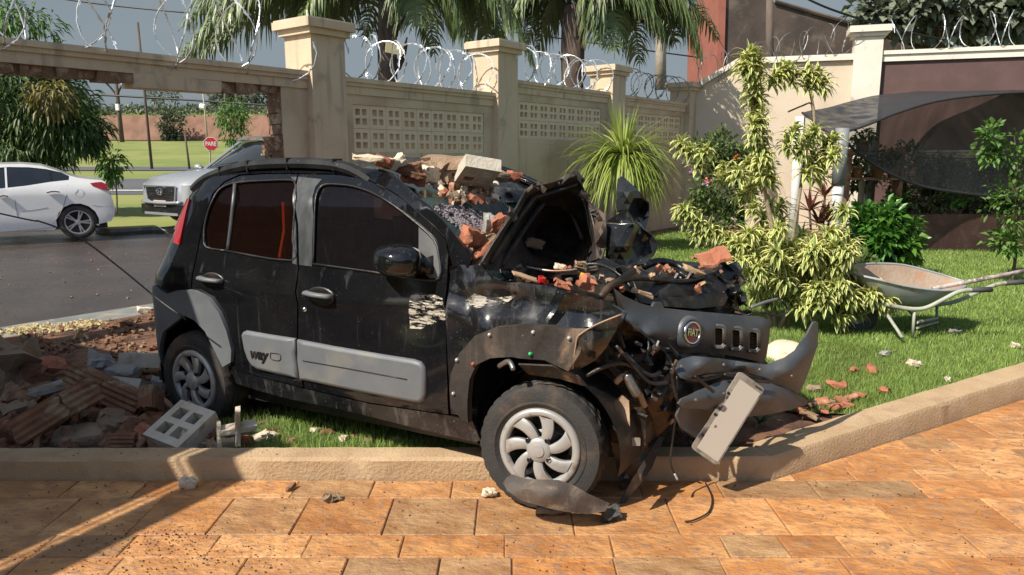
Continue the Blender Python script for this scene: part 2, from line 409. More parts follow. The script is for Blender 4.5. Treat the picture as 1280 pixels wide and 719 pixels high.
# pavement of sandstone slabs: each stone a part
patio = props(flat('patio', m_grout, [(-6, 1.2), (7, 1.2), (7.4, 7.2), (1.31, 3.51), (-6, 3.51)], -.010), kind='structure')
def clip(poly, nx, ny, c):
    out = []
    for i in range(len(poly)):
        a, b = poly[i], poly[(i+1) % len(poly)]; da, db = a[0]*nx+a[1]*ny-c, b[0]*nx+b[1]*ny-c
        if da >= 0: out.append(a)
        if da*db < 0: t = da/(da-db); out.append((a[0]+(b[0]-a[0])*t, a[1]+(b[1]-a[1])*t))
    return out
rows = [(1.75, 2.05, None, 0), (2.05, 2.43, None, 0), (2.43, 2.77, [15, 140, 300, 430, 548, 640, 770, 905, 1060, 1190], 712),
        (2.77, 2.95, [54, 159, 267, 384, 502, 631, 765, 906, 980, 1054, 1218], 682), (2.95, 3.30, [-40, 74, 180, 275, 375, 485, 596, 715, 841, 973, 1111, 1254], 645),
        (3.30, 3.49, [-30, 84, 174, 266, 368, 465, 565, 700, 800, 900, 1018, 1150, 1290], 612), (3.49, 3.63, None, 0), (3.63, 3.90, None, 0), (3.90, 4.05, None, 0), (4.05, 4.38, None, 0),
        (4.38, 4.55, None, 0), (4.55, 4.9, None, 0), (4.9, 5.1, None, 0), (5.1, 5.5, None, 0), (5.5, 5.9, None, 0)]
tints = [(1.15, 1.05, .95), (1.08, .98, .85), (1.22, 1.15, 1.08), (1.0, .84, .68), (1.12, 1.0, .86), (1.05, .86, .66), (.82, .88, .95), (1.12, .96, .78), (1.25, 1.2, 1.12), (.80, .80, .80), (1.1, 1.03, .95), (1.15, 1.02, .85)]
for y0, y1, js, ym in rows:
    if js: X = [-3.4, -2.9]+[gp(j, ym).x for j in js]; X = sorted(x for x in X)
    else:
        X = [-3.3+random.uniform(0, .3)]
    while X[-1] < (4.6 if y0 < 3.4 else 5.5): X.append(X[-1]+random.uniform(.26, .56))
    for xa, xb in zip(X, X[1:]):
        if xb-xa < .06: continue
        g = .0022; j = lambda: random.uniform(-.003, .003)
        P = [(xa+g+j(), y0+g+j()), (xb-g+j(), y0+g+j()), (xb-g+j(), y1-g+j()), (xa+g+j(), y1-g+j())]
        if y1 > 3.5:
            P = clip(P, math.sin(KA), -math.cos(KA), KC.x*math.sin(KA)-KC.y*math.cos(KA)+.006)
            if len(P) < 3: continue
        n = len(P); cx = sum(p[0] for p in P)/n; cy = sum(p[1] for p in P)/n; h = random.uniform(-.002, .0015)
        ch = lambda p, e: (p[0]+(cx-p[0])*e/max(.05, abs(cx-p[0])+abs(cy-p[1])), p[1]+(cy-p[1])*e/max(.05, abs(cx-p[0])+abs(cy-p[1])))
        v = [(*p, -.03) for p in P]+[(*p, h-.004) for p in P]+[(*ch(p, .008), h) for p in P]
        m = MB(); m.add(v, [(i, (i+1) % n, n+(i+1) % n, n+i) for i in range(n)]+[(n+i, n+(i+1) % n, 2*n+(i+1) % n, 2*n+i) for i in range(n)]+[tuple(range(2*n, 3*n))])
        o = m.build('paving_stone', m_stone, patio); t = random.choice(tints); q = random.uniform(.85, 1.1); o.color = (t[0]*q, t[1]*q, t[2]*q, 1)

# kerb along the bed, bent at the corner
def kerb_obj(name, A, D, Nn, L, w, h0, h1, n, d0=0, d1=0):
    m = MB(); vs = []; prof = [(0, -.05), (0, .86), (.014, 1), (w-.012, 1), (w, .88), (w, -.05)]
    for i in range(n+1):
        t = L*i/n; h = h0+(h1-h0)*i/n
        for s, f in prof:
            q = A+D*(t+ (d0*s if i == 0 else d1*s if i == n else 0))+Nn*s+Vector((0, 0, h*f if f > 0 else -.05))
            k = noise.noise(q*9)*.004+noise.noise(q*30)*.0015
            vs.append(q+(Nn*k if f < .95 else Vector((0, 0, k))))
    P = len(prof)
    m.add(vs, [(i*P+j, i*P+j+1, (i+1)*P+j+1, (i+1)*P+j)[::-1] for i in range(n) for j in range(P-1)]+[tuple(range(P)), tuple(range(n*P+P-1, n*P-1, -1))])
    return props(m.build(name, m_kerb, sharp=40), kind='structure')
tn = math.tan(KA/2)
kerb_obj('kerb', Vector((-6, 3.5, 0)), Vector((1, 0, 0)), Vector((0, 1, 0)), 7.31, .15, .107, .118, 120, 0, -tn)
kerb_obj('kerb', KC+Vector((0.001, 0, 0)), KD, KN, 7, .2, .119, .21, 110, tn, 0)

# grass blades
def blades(name, poly, dens, h, w, avoid=None, seed=1):
    r = np.random.default_rng(seed); P = np.array(poly); lo, hi = P.min(0), P.max(0)
    n = int((hi-lo).prod()*dens(None)); q = r.random((n, 2))*(hi-lo)+lo
    ins = np.zeros(n, bool); j = len(P)-1
    for i in range(len(P)):
        with np.errstate(divide='ignore', invalid='ignore'):
            c = ((P[i, 1] > q[:, 1]) != (P[j, 1] > q[:, 1])) & (q[:, 0] < (P[j, 0]-P[i, 0])*(q[:, 1]-P[i, 1])/(P[j, 1]-P[i, 1])+P[i, 0])
        ins ^= c; j = i
    keep = ins & (r.random(n) < dens(q)/dens(None)); q = q[keep]; n = len(q)
    d = np.hypot(q[:, 0], q[:, 1]); a = r.random(n)*2*PI; la = r.random(n)*2*PI; le = r.random(n)*.7
    hh = h*(.55+.7*r.random(n)); ww = w*np.maximum(1, d/5.5)*(.7+.6*r.random(n))
    z0 = np.full(n, .015)
    base = np.stack([q[:, 0], q[:, 1], z0], 1); ax = np.stack([np.cos(a)*ww, np.sin(a)*ww, 0*a], 1)
    tip = base+np.stack([np.cos(la)*hh*le, np.sin(la)*hh*le, hh], 1)
    mid = base+np.stack([np.cos(la)*hh*le*.35, np.sin(la)*hh*le*.35, hh*.6], 1)
    v = np.empty((n, 5, 3)); v[:, 0] = base-ax*.5; v[:, 1] = base+ax*.5; v[:, 2] = mid+ax*.4; v[:, 3] = mid-ax*.4; v[:, 4] = tip
    me = bpy.data.meshes.new(name); me.vertices.add(n*5); me.vertices.foreach_set('co', v.ravel())
    k = np.arange(n)[:, None]*5; loops = np.concatenate([k+np.array([[0, 1, 2, 3]]), k+np.array([[3, 2, 4]])], 1).ravel()
    me.loops.add(n*7); me.loops.foreach_set('vertex_index', loops.astype(np.int32))
    me.polygons.add(n*2); st = (np.arange(n)[:, None]*7+np.array([[0, 4]])).ravel(); me.polygons.foreach_set('loop_start', st.astype(np.int32))
    try: me.polygons.foreach_set('loop_total', np.tile([4, 3], n).astype(np.int32))
    except Exception: pass
    me.materials.append(m_blade); me.update(calc_edges=True); me.validate()
    o = bpy.data.objects.new(name, me); COL.objects.link(o); return props(o, kind='stuff')
def dn(q):
    if q is None: return 9000
    y = np.hypot(q[:, 0], q[:, 1]); return np.clip(9000*(5.0/y)**1.7, 900, 9000)
blades('grass', lawn, dn, .05, .0042)
def dn2(q):
    if q is None: return 7000
    f = np.array([max(0, min(1, .55+noise.noise(Vector((x*2.2, y*2.2, 8)))*1.6)) for x, y in q]); return 7000*f
blades('grass', lawn2, dn2, .06, .004, seed=5)

# ------------------------------------------------------------------ the garden wall with its pillars, vent blocks and the broken beam
m_wall = M_('wall_paint', (.57, .47, .32), (.52, .42, .28), scale=1.1, rough=.85, bump=.3, bscale=60, c3=(.37, .28, .18), s3=1.1, t3=.58, w3=.18, drip=((.36, .29, .2), 5, .62))
m_trim = M_('wall_trim', (.57, .46, .32), (.52, .41, .28), scale=1.6, rough=.8, bump=.25, bscale=50, c3=(.36, .3, .21), s3=3, t3=.64, drip=((.38, .31, .22), 7, .6))
m_vent = M_('vent_block_paint', (.66, .55, .38), (.62, .51, .35), scale=2, rough=.85, bump=.2, bscale=60)
m_back = M_('back_wall_paint', (.58, .485, .365), (.53, .44, .33), scale=.8, rough=.85, bump=.2, bscale=40, c3=(.45, .33, .22), s3=.7, t3=.65, w3=.14)
m_cream = M_('cream_trim', (.68, .62, .52), (.62, .56, .46), scale=2, rough=.75, bump=.15, bscale=30, c3=(.4, .35, .28), s3=3, t3=.68)
m_brown = M_('brown_wall_paint', (.105, .058, .050), (.085, .046, .04), scale=1.5, rough=.75, bump=.2, bscale=40)
m_clay = M_('raw_clay', (.21, .125, .075), (.15, .085, .05), scale=9, rough=.9, bump=.7, bscale=35, c3=(.33, .26, .18), s3=8, t3=.56, c4=(.1, .05, .03), s4=30, t4=.68)
wall = thing('garden_wall', wp(-.25, -.1), 'beige garden wall with pierced block panels, pillars and a broken gap at its left', 'wall')
FW = lambda t0, n0, z0: frame(wp(t0, n0, z0), WD, WN, (0, 0, 1))
def wbox(m, t0, t1, n0, n1, z0, z1, jit=0): return m.box(wp((t0+t1)/2, (n0+n1)/2, (z0+z1)/2), (t1-t0, n1-n0, z1-z0), frame((0, 0, 0), WD, WN, (0, 0, 1)), jit=jit)
def coping(t0, t1, z, name='coping'):
    m = MB(); wbox(m, t0, t1, -.27, .09, z-.055, z); wbox(m, t0, t1, -.245, .065, z-.10, z-.055); wbox(m, t0, t1, -.222, .042, z-.20, z-.10)
    o = m.build(name, m_trim, wall); o.data.materials[0] = m_trim; return o
def pillar(t0, z, w=.5):
    m = MB(); wbox(m, t0, t0+w, -w+.14, .14, -.05, z-.18); o = m.build('pillar', m_wall if False else m_trim, wall)
    c = MB(); wbox(c, t0-.05, t0+w+.05, -w+.09, .19, z-.18, z-.11); wbox(c, t0-.10, t0+w+.10, -w+.04, .24, z-.11, z-.02); wbox(c, t0-.085, t0+w+.085, -w+.055, .225, z-.02, z)
    c.build('pillar_cap', m_trim, o)
def vent_block():
    m = MB(); w, h, d = .283, .296, .1; hs = .078; fs = []
    xs = [0, .046, .046+hs, w-.046-hs, w-.046, w]; zs = [0, .05, .05+hs, h-.05-hs, h-.05, h]
    for i in range(5):
        for k in range(5):
            if i in (1, 3) and k in (1, 3): continue
            m.box((xs[i]+(xs[i+1]-xs[i])/2-w/2, 0, (zs[k]+zs[k+1])/2-h/2), (xs[i+1]-xs[i], d, zs[k+1]-zs[k]))
    return m
vb = None
def section(t0, t1, z):
    global vb
    a0, a1 = t0+.2, t0+.2+9*.288; zt, zb = z-.32, z-.32-.6
    m = MB(); wbox(m, t0, t1, -.2, .02, -.05, zb); wbox(m, t0, t1, -.2, .02, zt, z-.2)
    wbox(m, t0, a0, -.2, .02, zb, zt); wbox(m, a1, t1, -.2, .02, zb, zt); m.build('wall_panel', m_wall, wall)
    coping(t0, t1, z)
    for i in range(9):
        for k in range(2):
            if vb is None: vb = vent_block().build('vent_block', m_vent, wall, local=True); o = vb
            else: o = vb.copy(); COL.objects.link(o); o.parent = wall
            o.matrix_local = Matrix.Translation(wp(a0+.144+i*.288, -.045, zb+.15+k*.3)-wall.location) @ frame((0, 0, 0), WD, WN, (0, 0, 1))
pillar(-.5, 3.2); section(0, 3.0, 2.58); pillar(3.0, 3.37); section(3.5, 6.5, 2.82); pillar(6.5, 3.33); section(7.0, 10.0, 2.81); pillar(10.0, 3.28)
# stub and beam left standing over the gap
m = MB(); wbox(m, -.86, -.5, -.2, .02, -.05, 2.4); m.build('wall_stub', m_wall, wall)
coping(-8.5, -.5, 2.60)
m = MB()
t = -8.5
while t < -.9:
    e = t+random.uniform(.04, .22); z = 2.315+noise.noise(Vector((t*1.7, 0, 0)))*.06+random.uniform(-.012, .012)
    wbox(m, t, e+.01, -.19+random.uniform(0, .02), .012+random.uniform(-.03, .02), z, 2.405, jit=.008); t = e
o = m.build('broken_beam', m_clay, wall)
m = MB(); wbox(m, -8.5, -3.75, -.205, .028, 2.28, 2.40, jit=.01); wbox(m, -2.55, -1.62, -.2, .034, 2.275, 2.40, jit=.012); m.build('plaster_strip', m_trim, wall)
m = MB()
for k in range(18):
    z = .3+k*.12; wbox(m, -.885+random.uniform(-.035, .01), -.845, -.19, .012+random.uniform(-.012, .005), z, z+.118, jit=.008)
m.build('broken_edge', m_clay, wall)
m = MB()
for k in range(7): wbox(m, -1.02+random.uniform(-.05, .03), -.9, -.15+random.uniform(-.03, .03), .02, 1.5+k*.045, 1.55+k*.045, jit=.02)
m.build('brick_shard', m_clay, wall)

# back wall
BA, BB = Vector((4.15, 17.62, 0)), Vector((7.35, 16.55, 0)); BD = (BB-BA).normalized(); BN = Vector((BD.y, -BD.x, 0))
bw = thing('back_wall', BA, 'tall cream wall across the end of the garden, brown to the right of its pillar', 'wall')
def bp_(t, n=0, z=0): return BA+BD*t+BN*n+Vector((0, 0, z))
FB = frame((0, 0, 0), BD, BN, (0, 0, 1))
def bbox(m, t0, t1, n0, n1, z0, z1): return m.box(bp_((t0+t1)/2, (n0+n1)/2, (z0+z1)/2), (t1-t0, n1-n0, z1-z0), FB)
LB = (BB-BA).length
Mb = frame(bp_(0, 0, 0), BD, (0, 0, 1), -BN)
MB().prism([(0, -.05), (LB, -.05), (LB, 3.66), (1.0, 3.66), (0, 3.1)], Mb, .2).build('wall_panel', m_back, bw)
m = MB()
for (h0, h1, e) in ((.0, .07, .09), (.07, .13, .06)):
    Mc = frame(bp_(0, e, 0), BD, (0, 0, 1), -BN)
    m.prism([(-.05, 3.12+h0-.06), (1.0, 3.66+h0), (LB, 3.66+h0), (LB, 3.66+h1), (1.0, 3.66+h1), (-.05, 3.12+h1-.06)][::1], Mc, .2+2*e)
m.build('coping', m_cream, bw)
m = MB(); bbox(m, LB, LB+.55, -.35, .15, -.05, 4.12); o = m.build('pillar', m_cream, bw)
m = MB(); bbox(m, LB-.06, LB+.61, -.41, .21, 4.12, 4.2); bbox(m, LB-.13, LB+.68, -.48, .28, 4.2, 4.33); m.build('pillar_cap', m_cream, o)
m = MB(); bbox(m, LB+.55, LB+9, -.2, 0, -.05, 3.6); m.build('brown_panel', m_brown, bw)
m = MB(); bbox(m, LB+.55, LB+9, -.26, .1, 3.74, 3.82); bbox(m, LB+.55, LB+9, -.23, .06, 3.6, 3.74); m.build('coping', m_cream, bw)

# razor wire coils on the walls
m_wire = M_('galvanised_wire', (.62, .64, .66), (.5, .52, .54), scale=12, rough=.4, metal=.6)
m_wire2 = M_('dull_wire', (.22, .215, .21), (.3, .29, .28), scale=12, rough=.5, metal=.6)
def razor(p0, p1, r, loops, label, mat, seed, wob=.05, tilt=.5, gauge=.0075, barb=.036):
    rd = random.Random(seed); D = (p1-p0); L = D.length; D.normalize(); up_ = Vector((0, 0, 1)); nn = D.cross(up_).normalized(); pts = []; K = 22
    for i in range(loops*K+1):
        a = 2*PI*i/K; s = L*i/(loops*K); k = i//K; rd.seed(seed*100+k); rr = r*(1+rd.uniform(-.12, .1)); sk = rd.uniform(-wob, wob)
        pts.append(p0+D*(s+math.sin(a)*sk+tilt*r*math.cos(a*.5+seed)*math.cos(a))+nn*math.cos(a)*rr+up_*(math.sin(a)*rr))
    m = MB(); m.tube(pts, gauge, 5)
    rd = random.Random(seed+5); acc = 0
    for i in range(len(pts)-1):
        e = (pts[i+1]-pts[i]); t = e.normalized(); b = t.cross(Vector((rd.random()-.5, rd.random()-.5, rd.random()-.5))).normalized(); c = (pts[i]+pts[i+1])/2
        w = barb
        m.add([c-t*w, c-t*w*.35+b*w*.42, c-t*w*.35-b*w*.42, c+t*w*.35, c+t*w*.9+b*w*.5, c+t*w*.9-b*w*.5, c-t*w*.35+b*.002, c+t*w*.35-b*.002], [(0, 2, 3, 1), (3, 5, 4), (0, 1, 4, 3)])
    o = m.build('razor_wire', mat, loc=p0); return props(o, label, 'razor wire', 'razor wire coils along the wall tops')
razor(wp(-8.2, -.1, 2.94), wp(-.8, -.1, 2.90), .42, 20, 'bright razor wire coil above the broken beam over the gap', m_wire, 1, .10, .85)
razor(wp(.1, -.1, 2.84), wp(2.95, -.1, 2.84), .31, 12, 'shiny razor wire coil between the first and second pillars from the gap', m_wire, 2)
razor(wp(3.55, -.1, 3.08), wp(6.45, -.1, 3.08), .31, 12, 'shiny razor wire coil between the second and third pillars from the gap', m_wire, 3)
razor(wp(7.05, -.1, 3.06), wp(9.95, -.1, 3.06), .3, 10, 'razor wire coil between the third pillar and the corner pillar', m_wire2, 4)
razor(bp_(.05, -.1, 3.5), bp_(LB-.05, -.1, 4.2), .36, 12, 'dark thin razor wire coil on the cream wall before the terracotta building', m_wire2, 6, gauge=.007)
razor(bp_(LB+.6, -.1, 4.15), bp_(LB+6.5, -.1, 4.15), .36, 13, 'razor wire coil above the brown wall, right of the cream pillar', m_wire, 7, gauge=.007)
# ------------------------------------------------------------------ the wrecked car
HD = R(29); cf = Vector((math.cos(HD), -math.sin(HD), .0118)).normalized(); cl = Vector((math.sin(HD), math.cos(HD), 0)); cu = cf.cross(cl)
CO = at(242, 476, 4.326)+cl*.80-cu*.295
def cw(x, y, z): return CO+cf*x+cl*y+cu*z
def W(x, z):
    w = .80
    if z > .92: w -= (z-.92)*.27+max(0, z-1.40)*.5
    if z < .42: w -= (.42-z)*.18
    w += .010*math.exp(-((z-.90)/.05)**2)
    xs = -.2+max(0, min(.26, (z-.85)*.42))
    if x < xs: w -= 2.0*(xs-x)**2
    return w
def uv(px, py, off=0.0):
    """photo pixel to (x, z) on the car's right flank"""
    d = ray(px, py); o = C0-CO; best = None; prev = None; t = 2.6
    def F(t):
        q = o+d*t; x, y, z = q.dot(cf), q.dot(cl), q.dot(cu); return -y-(W(max(-.75, x), z)+off), x, z
    while t < 6.5:
        f, x, z = F(t)
        if best is None or f < best[0]: best = (f, x, z)
        if f <= 0:
            a, b = t-.02, t
            for _ in range(14):
                c = (a+b)/2
                if F(c)[0] > 0: a = c
                else: b = c
            f, x, z = F(b); return x, z
        t += .02
    return best[1], best[2]
m_paint = M_('black_car_paint', (.004, .0045, .006), (.006, .0065, .008), scale=3, rough=.08, coat=.35, spec=.35, c3=(.012, .0115, .011), s3=2.2, t3=.64, w3=.2, r3=.22, c4=(.26, .255, .245), s4=190, t4=.69, drip=((.035, .035, .036), 26, .66))
m_paintd = M_('dirty_black_paint', (.006, .0065, .008), (.011, .011, .012), scale=5, rough=.14, coat=.35, spec=.4, c3=(.035, .034, .035), s3=4, t3=.62, w3=.12, r3=.4, drip=((.06, .058, .056), 22, .62), c4=(.27, .255, .235), s4=140, t4=.68, bump=.12, bscale=8)
m_streak = M_('pillar_film', (.055, .06, .062), (.025, .028, .03), scale=22, rough=.4, stretch=(1, 1, .12), c4=(.3, .3, .29), s4=60, t4=.72)
m_clad = M_('grey_cladding', (.125, .134, .143), (.108, .117, .126), scale=5, rough=.5, bump=.08, bscale=180, c3=(.15, .148, .14), s3=4, t3=.6, c4=(.3, .29, .27), s4=60, t4=.74)
m_cladd = M_('dark_cladding', (.048, .054, .062), (.060, .067, .075), scale=5, rough=.42, bump=.1, bscale=160, c3=(.105, .098, .09), s3=5, t3=.6, w3=.18, c4=(.3, .28, .25), s4=55, t4=.71)
m_mud = M_('muddy_plastic', (.012, .011, .0105), (.030, .024, .020), scale=3.2, rough=.72, bump=.25, bscale=30, c3=(.20, .135, .09), s3=4, t3=.62, drip=((.07, .05, .037), 14, .6), c4=(.3, .27, .22), s4=60, t4=.72)
m_black = M_('black_plastic', (.007, .007, .0075), (.013, .012, .011), scale=6, rough=.36, bump=.15, bscale=60, c3=(.04, .029, .022), s3=7, t3=.6)
m_oily = M_('oily_metal', (.012, .011, .0105), (.028, .023, .019), scale=10, rough=.33, metal=.3, bump=.3, bscale=40, c3=(.09, .055, .034), s3=8, t3=.58, r3=.75)
m_under = M_('hood_underside', (.045, .032, .025), (.085, .055, .038), scale=6, rough=.7, bump=.3, bscale=25, c3=(.015, .013, .012), s3=5, t3=.52)
m_tyre = M_('tyre_rubber', (.022, .021, .020), (.03, .028, .026), scale=8, rough=.75, bump=.2, bscale=90, c3=(.085, .058, .040), s3=5, t3=.6, w3=.14)
m_cap = M_('silver_hubcap', (.42, .41, .39), (.35, .34, .32), scale=5, rough=.36, metal=.35, c3=(.27, .2, .14), s3=9, t3=.62, c4=(.1, .08, .06), s4=60, t4=.72)
m_steel = M_('bare_steel', (.3, .29, .28), (.2, .18, .16), scale=10, rough=.4, metal=.8, c3=(.2, .1, .06), s3=9, t3=.6)
m_glassr = glass_('rear_tinted_glass', (.62, .26, .17), .80, .05, (.040, .017, .012), 5, .45)
m_glassf = glass_('front_tinted_glass', (.30, .19, .20), .62, .05, (.022, .019, .022), 4, .5)
m_rail = M_('roof_rail_black', (.016, .017, .018), (.03, .032, .033), scale=9, rough=.6, spec=.12, c4=(.25, .25, .24), s4=45, t4=.7, stretch=(1, 1, .3))
m_glassl = glass_('far_tinted_glass', (.8, .6, .5), .9, .05)
m_film = M_('dusty_quarter_glass', (.12, .12, .115), (.085, .085, .085), scale=5, rough=.35, c4=(.3, .3, .29), s4=50, t4=.7)
m_red = M_('tail_light_red', (.33, .012, .012), (.24, .01, .012), scale=6, rough=.15, coat=.5)
m_scuff = M_('mortar_scuff', (.56, .51, .42), (.40, .36, .30), scale=20, rough=.9, stretch=(1, 1, 5), bump=.5, bscale=40)
def ragged(m, sc, t):
    N, L = m.node_tree.nodes, m.node_tree.links; b = N['Principled BSDF']; tr = N.new('ShaderNodeBsdfTransparent'); ms = N.new('ShaderNodeMixShader'); tc = N.new('ShaderNodeTexCoord'); mp = N.new('ShaderNodeMapping'); mp.inputs['Scale'].default_value = (1, 1, 4.5)
    nz = N.new('ShaderNodeTexNoise'); nz.inputs['Scale'].default_value = sc; nz.inputs['Detail'].default_value = 8; nz.inputs['Roughness'].default_value = .75; mr = N.new('ShaderNodeMapRange'); mr.inputs[1].default_value = t; mr.inputs[2].default_value = t+.05
    L.new(tc.outputs['Object'], mp.inputs[0]); L.new(mp.outputs[0], nz.inputs['Vector']); L.new(nz.outputs['Fac'], mr.inputs[0]); L.new(mr.outputs[0], ms.inputs[0]); L.new(tr.outputs[0], ms.inputs[1]); L.new(b.outputs[0], ms.inputs[2]); L.new(ms.outputs[0], N['Material Output'].inputs[0])
ragged(m_scuff, 11, .485)
m_crumb = M_('crumbled_glass', (.36, .30, .32), (.46, .40, .42), scale=60, rough=.35, bump=1, bscale=110, c3=(.05, .045, .05), s3=22, t3=.56, w3=.05)
m_wglass = M_('cracked_windscreen', (.012, .022, .022), (.035, .065, .06), scale=9, rough=.18, bump=.5, bscale=30, c4=(.4, .4, .38), s4=40, t4=.68)
m_fabric = M_('seat_fabric', (.03, .024, .022), (.045, .035, .03), scale=30, rough=.9)
m_orange = M_('orange_cloth', (.30, .15, .08), (.22, .11, .06), scale=12, rough=.85)
m_chrome = M_('chrome', (.7, .7, .7), rough=.15, metal=1)
m_badge = M_('badge_red', (.19, .022, .035), (.15, .018, .03), scale=20, rough=.3, coat=.4)
m_plate = M_('plate_grey', (.40, .35, .29), rough=.55)
m_frame_ = M_('plate_frame', (.26, .23, .19), (.17, .14, .11), scale=12, rough=.6, c3=(.05, .04, .035), s3=14, t3=.58)
m_tan = M_('tan_insulation', (.36, .25, .165), (.26, .17, .11), scale=7, rough=.85, bump=.3)

car = thing('wrecked_car', CO, 'wrecked black hatchback with crushed bonnet, rubble on its roof, one front wheel over the kerb', 'car')
def panel(name, px, mat, parent=None, off=0.0, th=.018, step=.05, holes=(), xz=False, mirror=False, seal=False, dent=None, sharp=32, conv=True):
    P = [tuple(p) for p in px] if xz else [uv(*p) for p in px]
    H = [[tuple(p) for p in h] if xz else [uv(*p) for p in h] for h in holes]
    V, T = fill2d(P, step, H)
    sgn = 1 if mirror else -1
    def q(x, z, o):
        w = W(x, z)+o
        if dent: w += dent(x, z)
        return cw(x, sgn*w, z)
    N = len(V); m = MB()
    T = [t if ((V[t[1]][0]-V[t[0]][0])*(V[t[2]][1]-V[t[0]][1])-(V[t[2]][0]-V[t[0]][0])*(V[t[1]][1]-V[t[0]][1]) > 0) != mirror else t[::-1] for t in T]
    bd = border(T); ring = sorted({i for e in bd for i in e}); idx = {i: N+k for k, i in enumerate(ring)}
    m.add([q(x, z, off) for x, z in V]+[q(*V[i], off-th) for i in ring], T+[(b, a, idx[a], idx[b]) for a, b in bd])
    o = m.build(name, mat, parent or car, sharp=sharp)
    if seal:
        for loop in [P]+H: pass
    return o
def line_on(name, px, r, mat, parent=None, off=.004, closed=False, flat=1.0, mirror=False):
    P = [uv(*p) for p in px]; pts = [cw(x, (1 if mirror else -1)*(W(x, z)+off), z) for x, z in P]
    if closed: pts.append(pts[0])
    return MB().tube(smooth_path(pts, 3), r, 6, flat=flat).build(name, mat, parent or car, smooth=True)

GL_R = [(283, 313.5), (258, 309), (255.5, 295), (256, 283), (259.5, 267), (264.5, 254), (273, 239), (283.4, 232), (300.7, 228), (335, 226), (364, 225.6), (369, 229), (370.3, 240), (369.5, 252), (366, 300), (364.5, 326)]
GL_F = [(391.5, 330), (392.6, 300), (393.5, 271), (395, 247), (400.6, 234.5), (408.7, 230.6), (425, 231), (441, 233), (461.6, 239.5), (482, 250), (502, 264), (522.5, 280.5), (543, 300), (549, 319), (549.5, 348), (520, 348.5), (465, 340)]
REAR_D = [(367, 217.6), (330, 218), (300, 220), (281, 228.6), (267, 243.5), (259, 265.5), (253, 287), (246, 322), (241, 345), (240, 361), (252, 364), (264, 372), (277, 389), (287, 412), (293, 437), (292, 452), (287, 459), (310, 467), (340, 475), (379, 484.3), (375.5, 455), (370.8, 420), (371.2, 380), (372.2, 333), (371, 280), (372, 218)]
FRONT_D = [(373.5, 218), (421, 218.6), (457, 224.6), (482, 236), (502, 248), (522, 266), (543, 284.6), (556.5, 299), (560.4, 318), (559.5, 330), (557.8, 353), (556.5, 420), (559, 480), (560.4, 518), (460, 503), (381, 484.8), (377.2, 455), (372.6, 420), (373, 380), (374, 333), (372.8, 280)]
QUART = [(366, 216), (330, 216.3), (299, 218.2), (280, 227), (265.5, 242.3), (257.5, 264), (251.5, 287), (244.5, 322), (239.5, 345), (238.5, 361)]
def dent_front_door(x, z):
    return -.022*math.exp(-((x-1.72)/.16)**2-((z-.86)/.13)**2)+.006*noise.noise(Vector((x*5, z*5, 1)))*max(0, (x-1.2))
def tiny(x, z): return .0025*noise.noise(Vector((x*2.5, z*2.5, 4)))
rd = panel('rear_door', REAR_D, m_paint, holes=[GL_R], step=.05, dent=tiny)
fd = panel('front_door', FRONT_D, m_paint, holes=[GL_F], step=.04, dent=dent_front_door)
# B pillar film over both door frames, quarter panel, tail corner
panel('pillar_trim', [(364, 221), (371.4, 221), (370.4, 280), (371.6, 331), (366, 329), (367, 300), (371.5, 240), (370, 228)], m_streak, rd, off=.004, th=.004, step=.04)
panel('pillar_trim', [(373.4, 221), (403, 224), (394.5, 234), (392.4, 270), (391, 300), (390.2, 333), (374.6, 331), (373.4, 280)], m_streak, fd, off=.004, th=.004, step=.04)
qp = [uv(*p) for p in QUART]; qa = uv(223, 362.5)
qpan = panel('quarter_panel', qp+[qa, uv(210, 367), (-.33, .80), (-.38, .62), (-.38, .42), (-.56, .42), (-.6, .62), (-.57, .85), (-.47, 1.05), (-.34, 1.25), (-.22, 1.38), (-.14, 1.45), uv(290, 209), uv(335, 209.5), uv(366, 209)], m_paint, xz=True, step=.05, dent=tiny)
panel('quarter_panel', qp+[qa, uv(210, 367), (-.33, .80), (-.38, .62), (-.38, .42), (-.56, .42), (-.6, .62), (-.57, .85), (-.47, 1.05), (-.34, 1.25), (-.22, 1.38), (-.14, 1.45), uv(290, 209), uv(335, 209.5), uv(366, 209)], m_paint, xz=True, step=.07, mirror=True)
panel('fuel_flap', [(214, 329), (221, 326.5), (233, 329), (236, 341), (233, 356), (222, 357.5), (214, 352)], m_paint, qpan, off=.004, th=.004, step=.03)
panel('tail_light', [(239.5, 240), (234, 248), (226.5, 266), (221, 287), (218.5, 303), (226, 306), (231.8, 277), (238.3, 249)], m_red, off=.012, th=.03, step=.03)
sill = [(287, 460), (310, 468.4), (340, 476.4), (378, 486), (460, 505), (561, 520), (590, 527), (600, 551), (593, 553), (547, 542.5), (493, 529), (427, 512.5), (360, 499), (320, 488), (295, 480)]
panel('sill', sill, m_paintd, off=-.004, step=.05)
RS = [(366, 209), (400, 207.5), (430, 208), (450, 210), (474, 212), (490, 217), (506, 233), (532, 255.5), (553, 275.5), (575, 302), (590, 324), (585, 335), (566, 333), (561.6, 318), (558, 298), (544, 283), (523, 264.5), (503, 246.5), (482.5, 235), (457.5, 223), (421, 217), (366, 216)]
panel('roof_side', RS, m_paint, step=.04, sharp=60)
for nm, px in (('rear_door', REAR_D), ('front_door', FRONT_D)):
    panel(nm, px, m_paint, holes=[GL_R if nm == 'rear_door' else GL_F], step=.08, mirror=True)
panel('roof_side', RS, m_paint, step=.07, mirror=True); panel('sill', sill, m_paintd, step=.09, mirror=True)
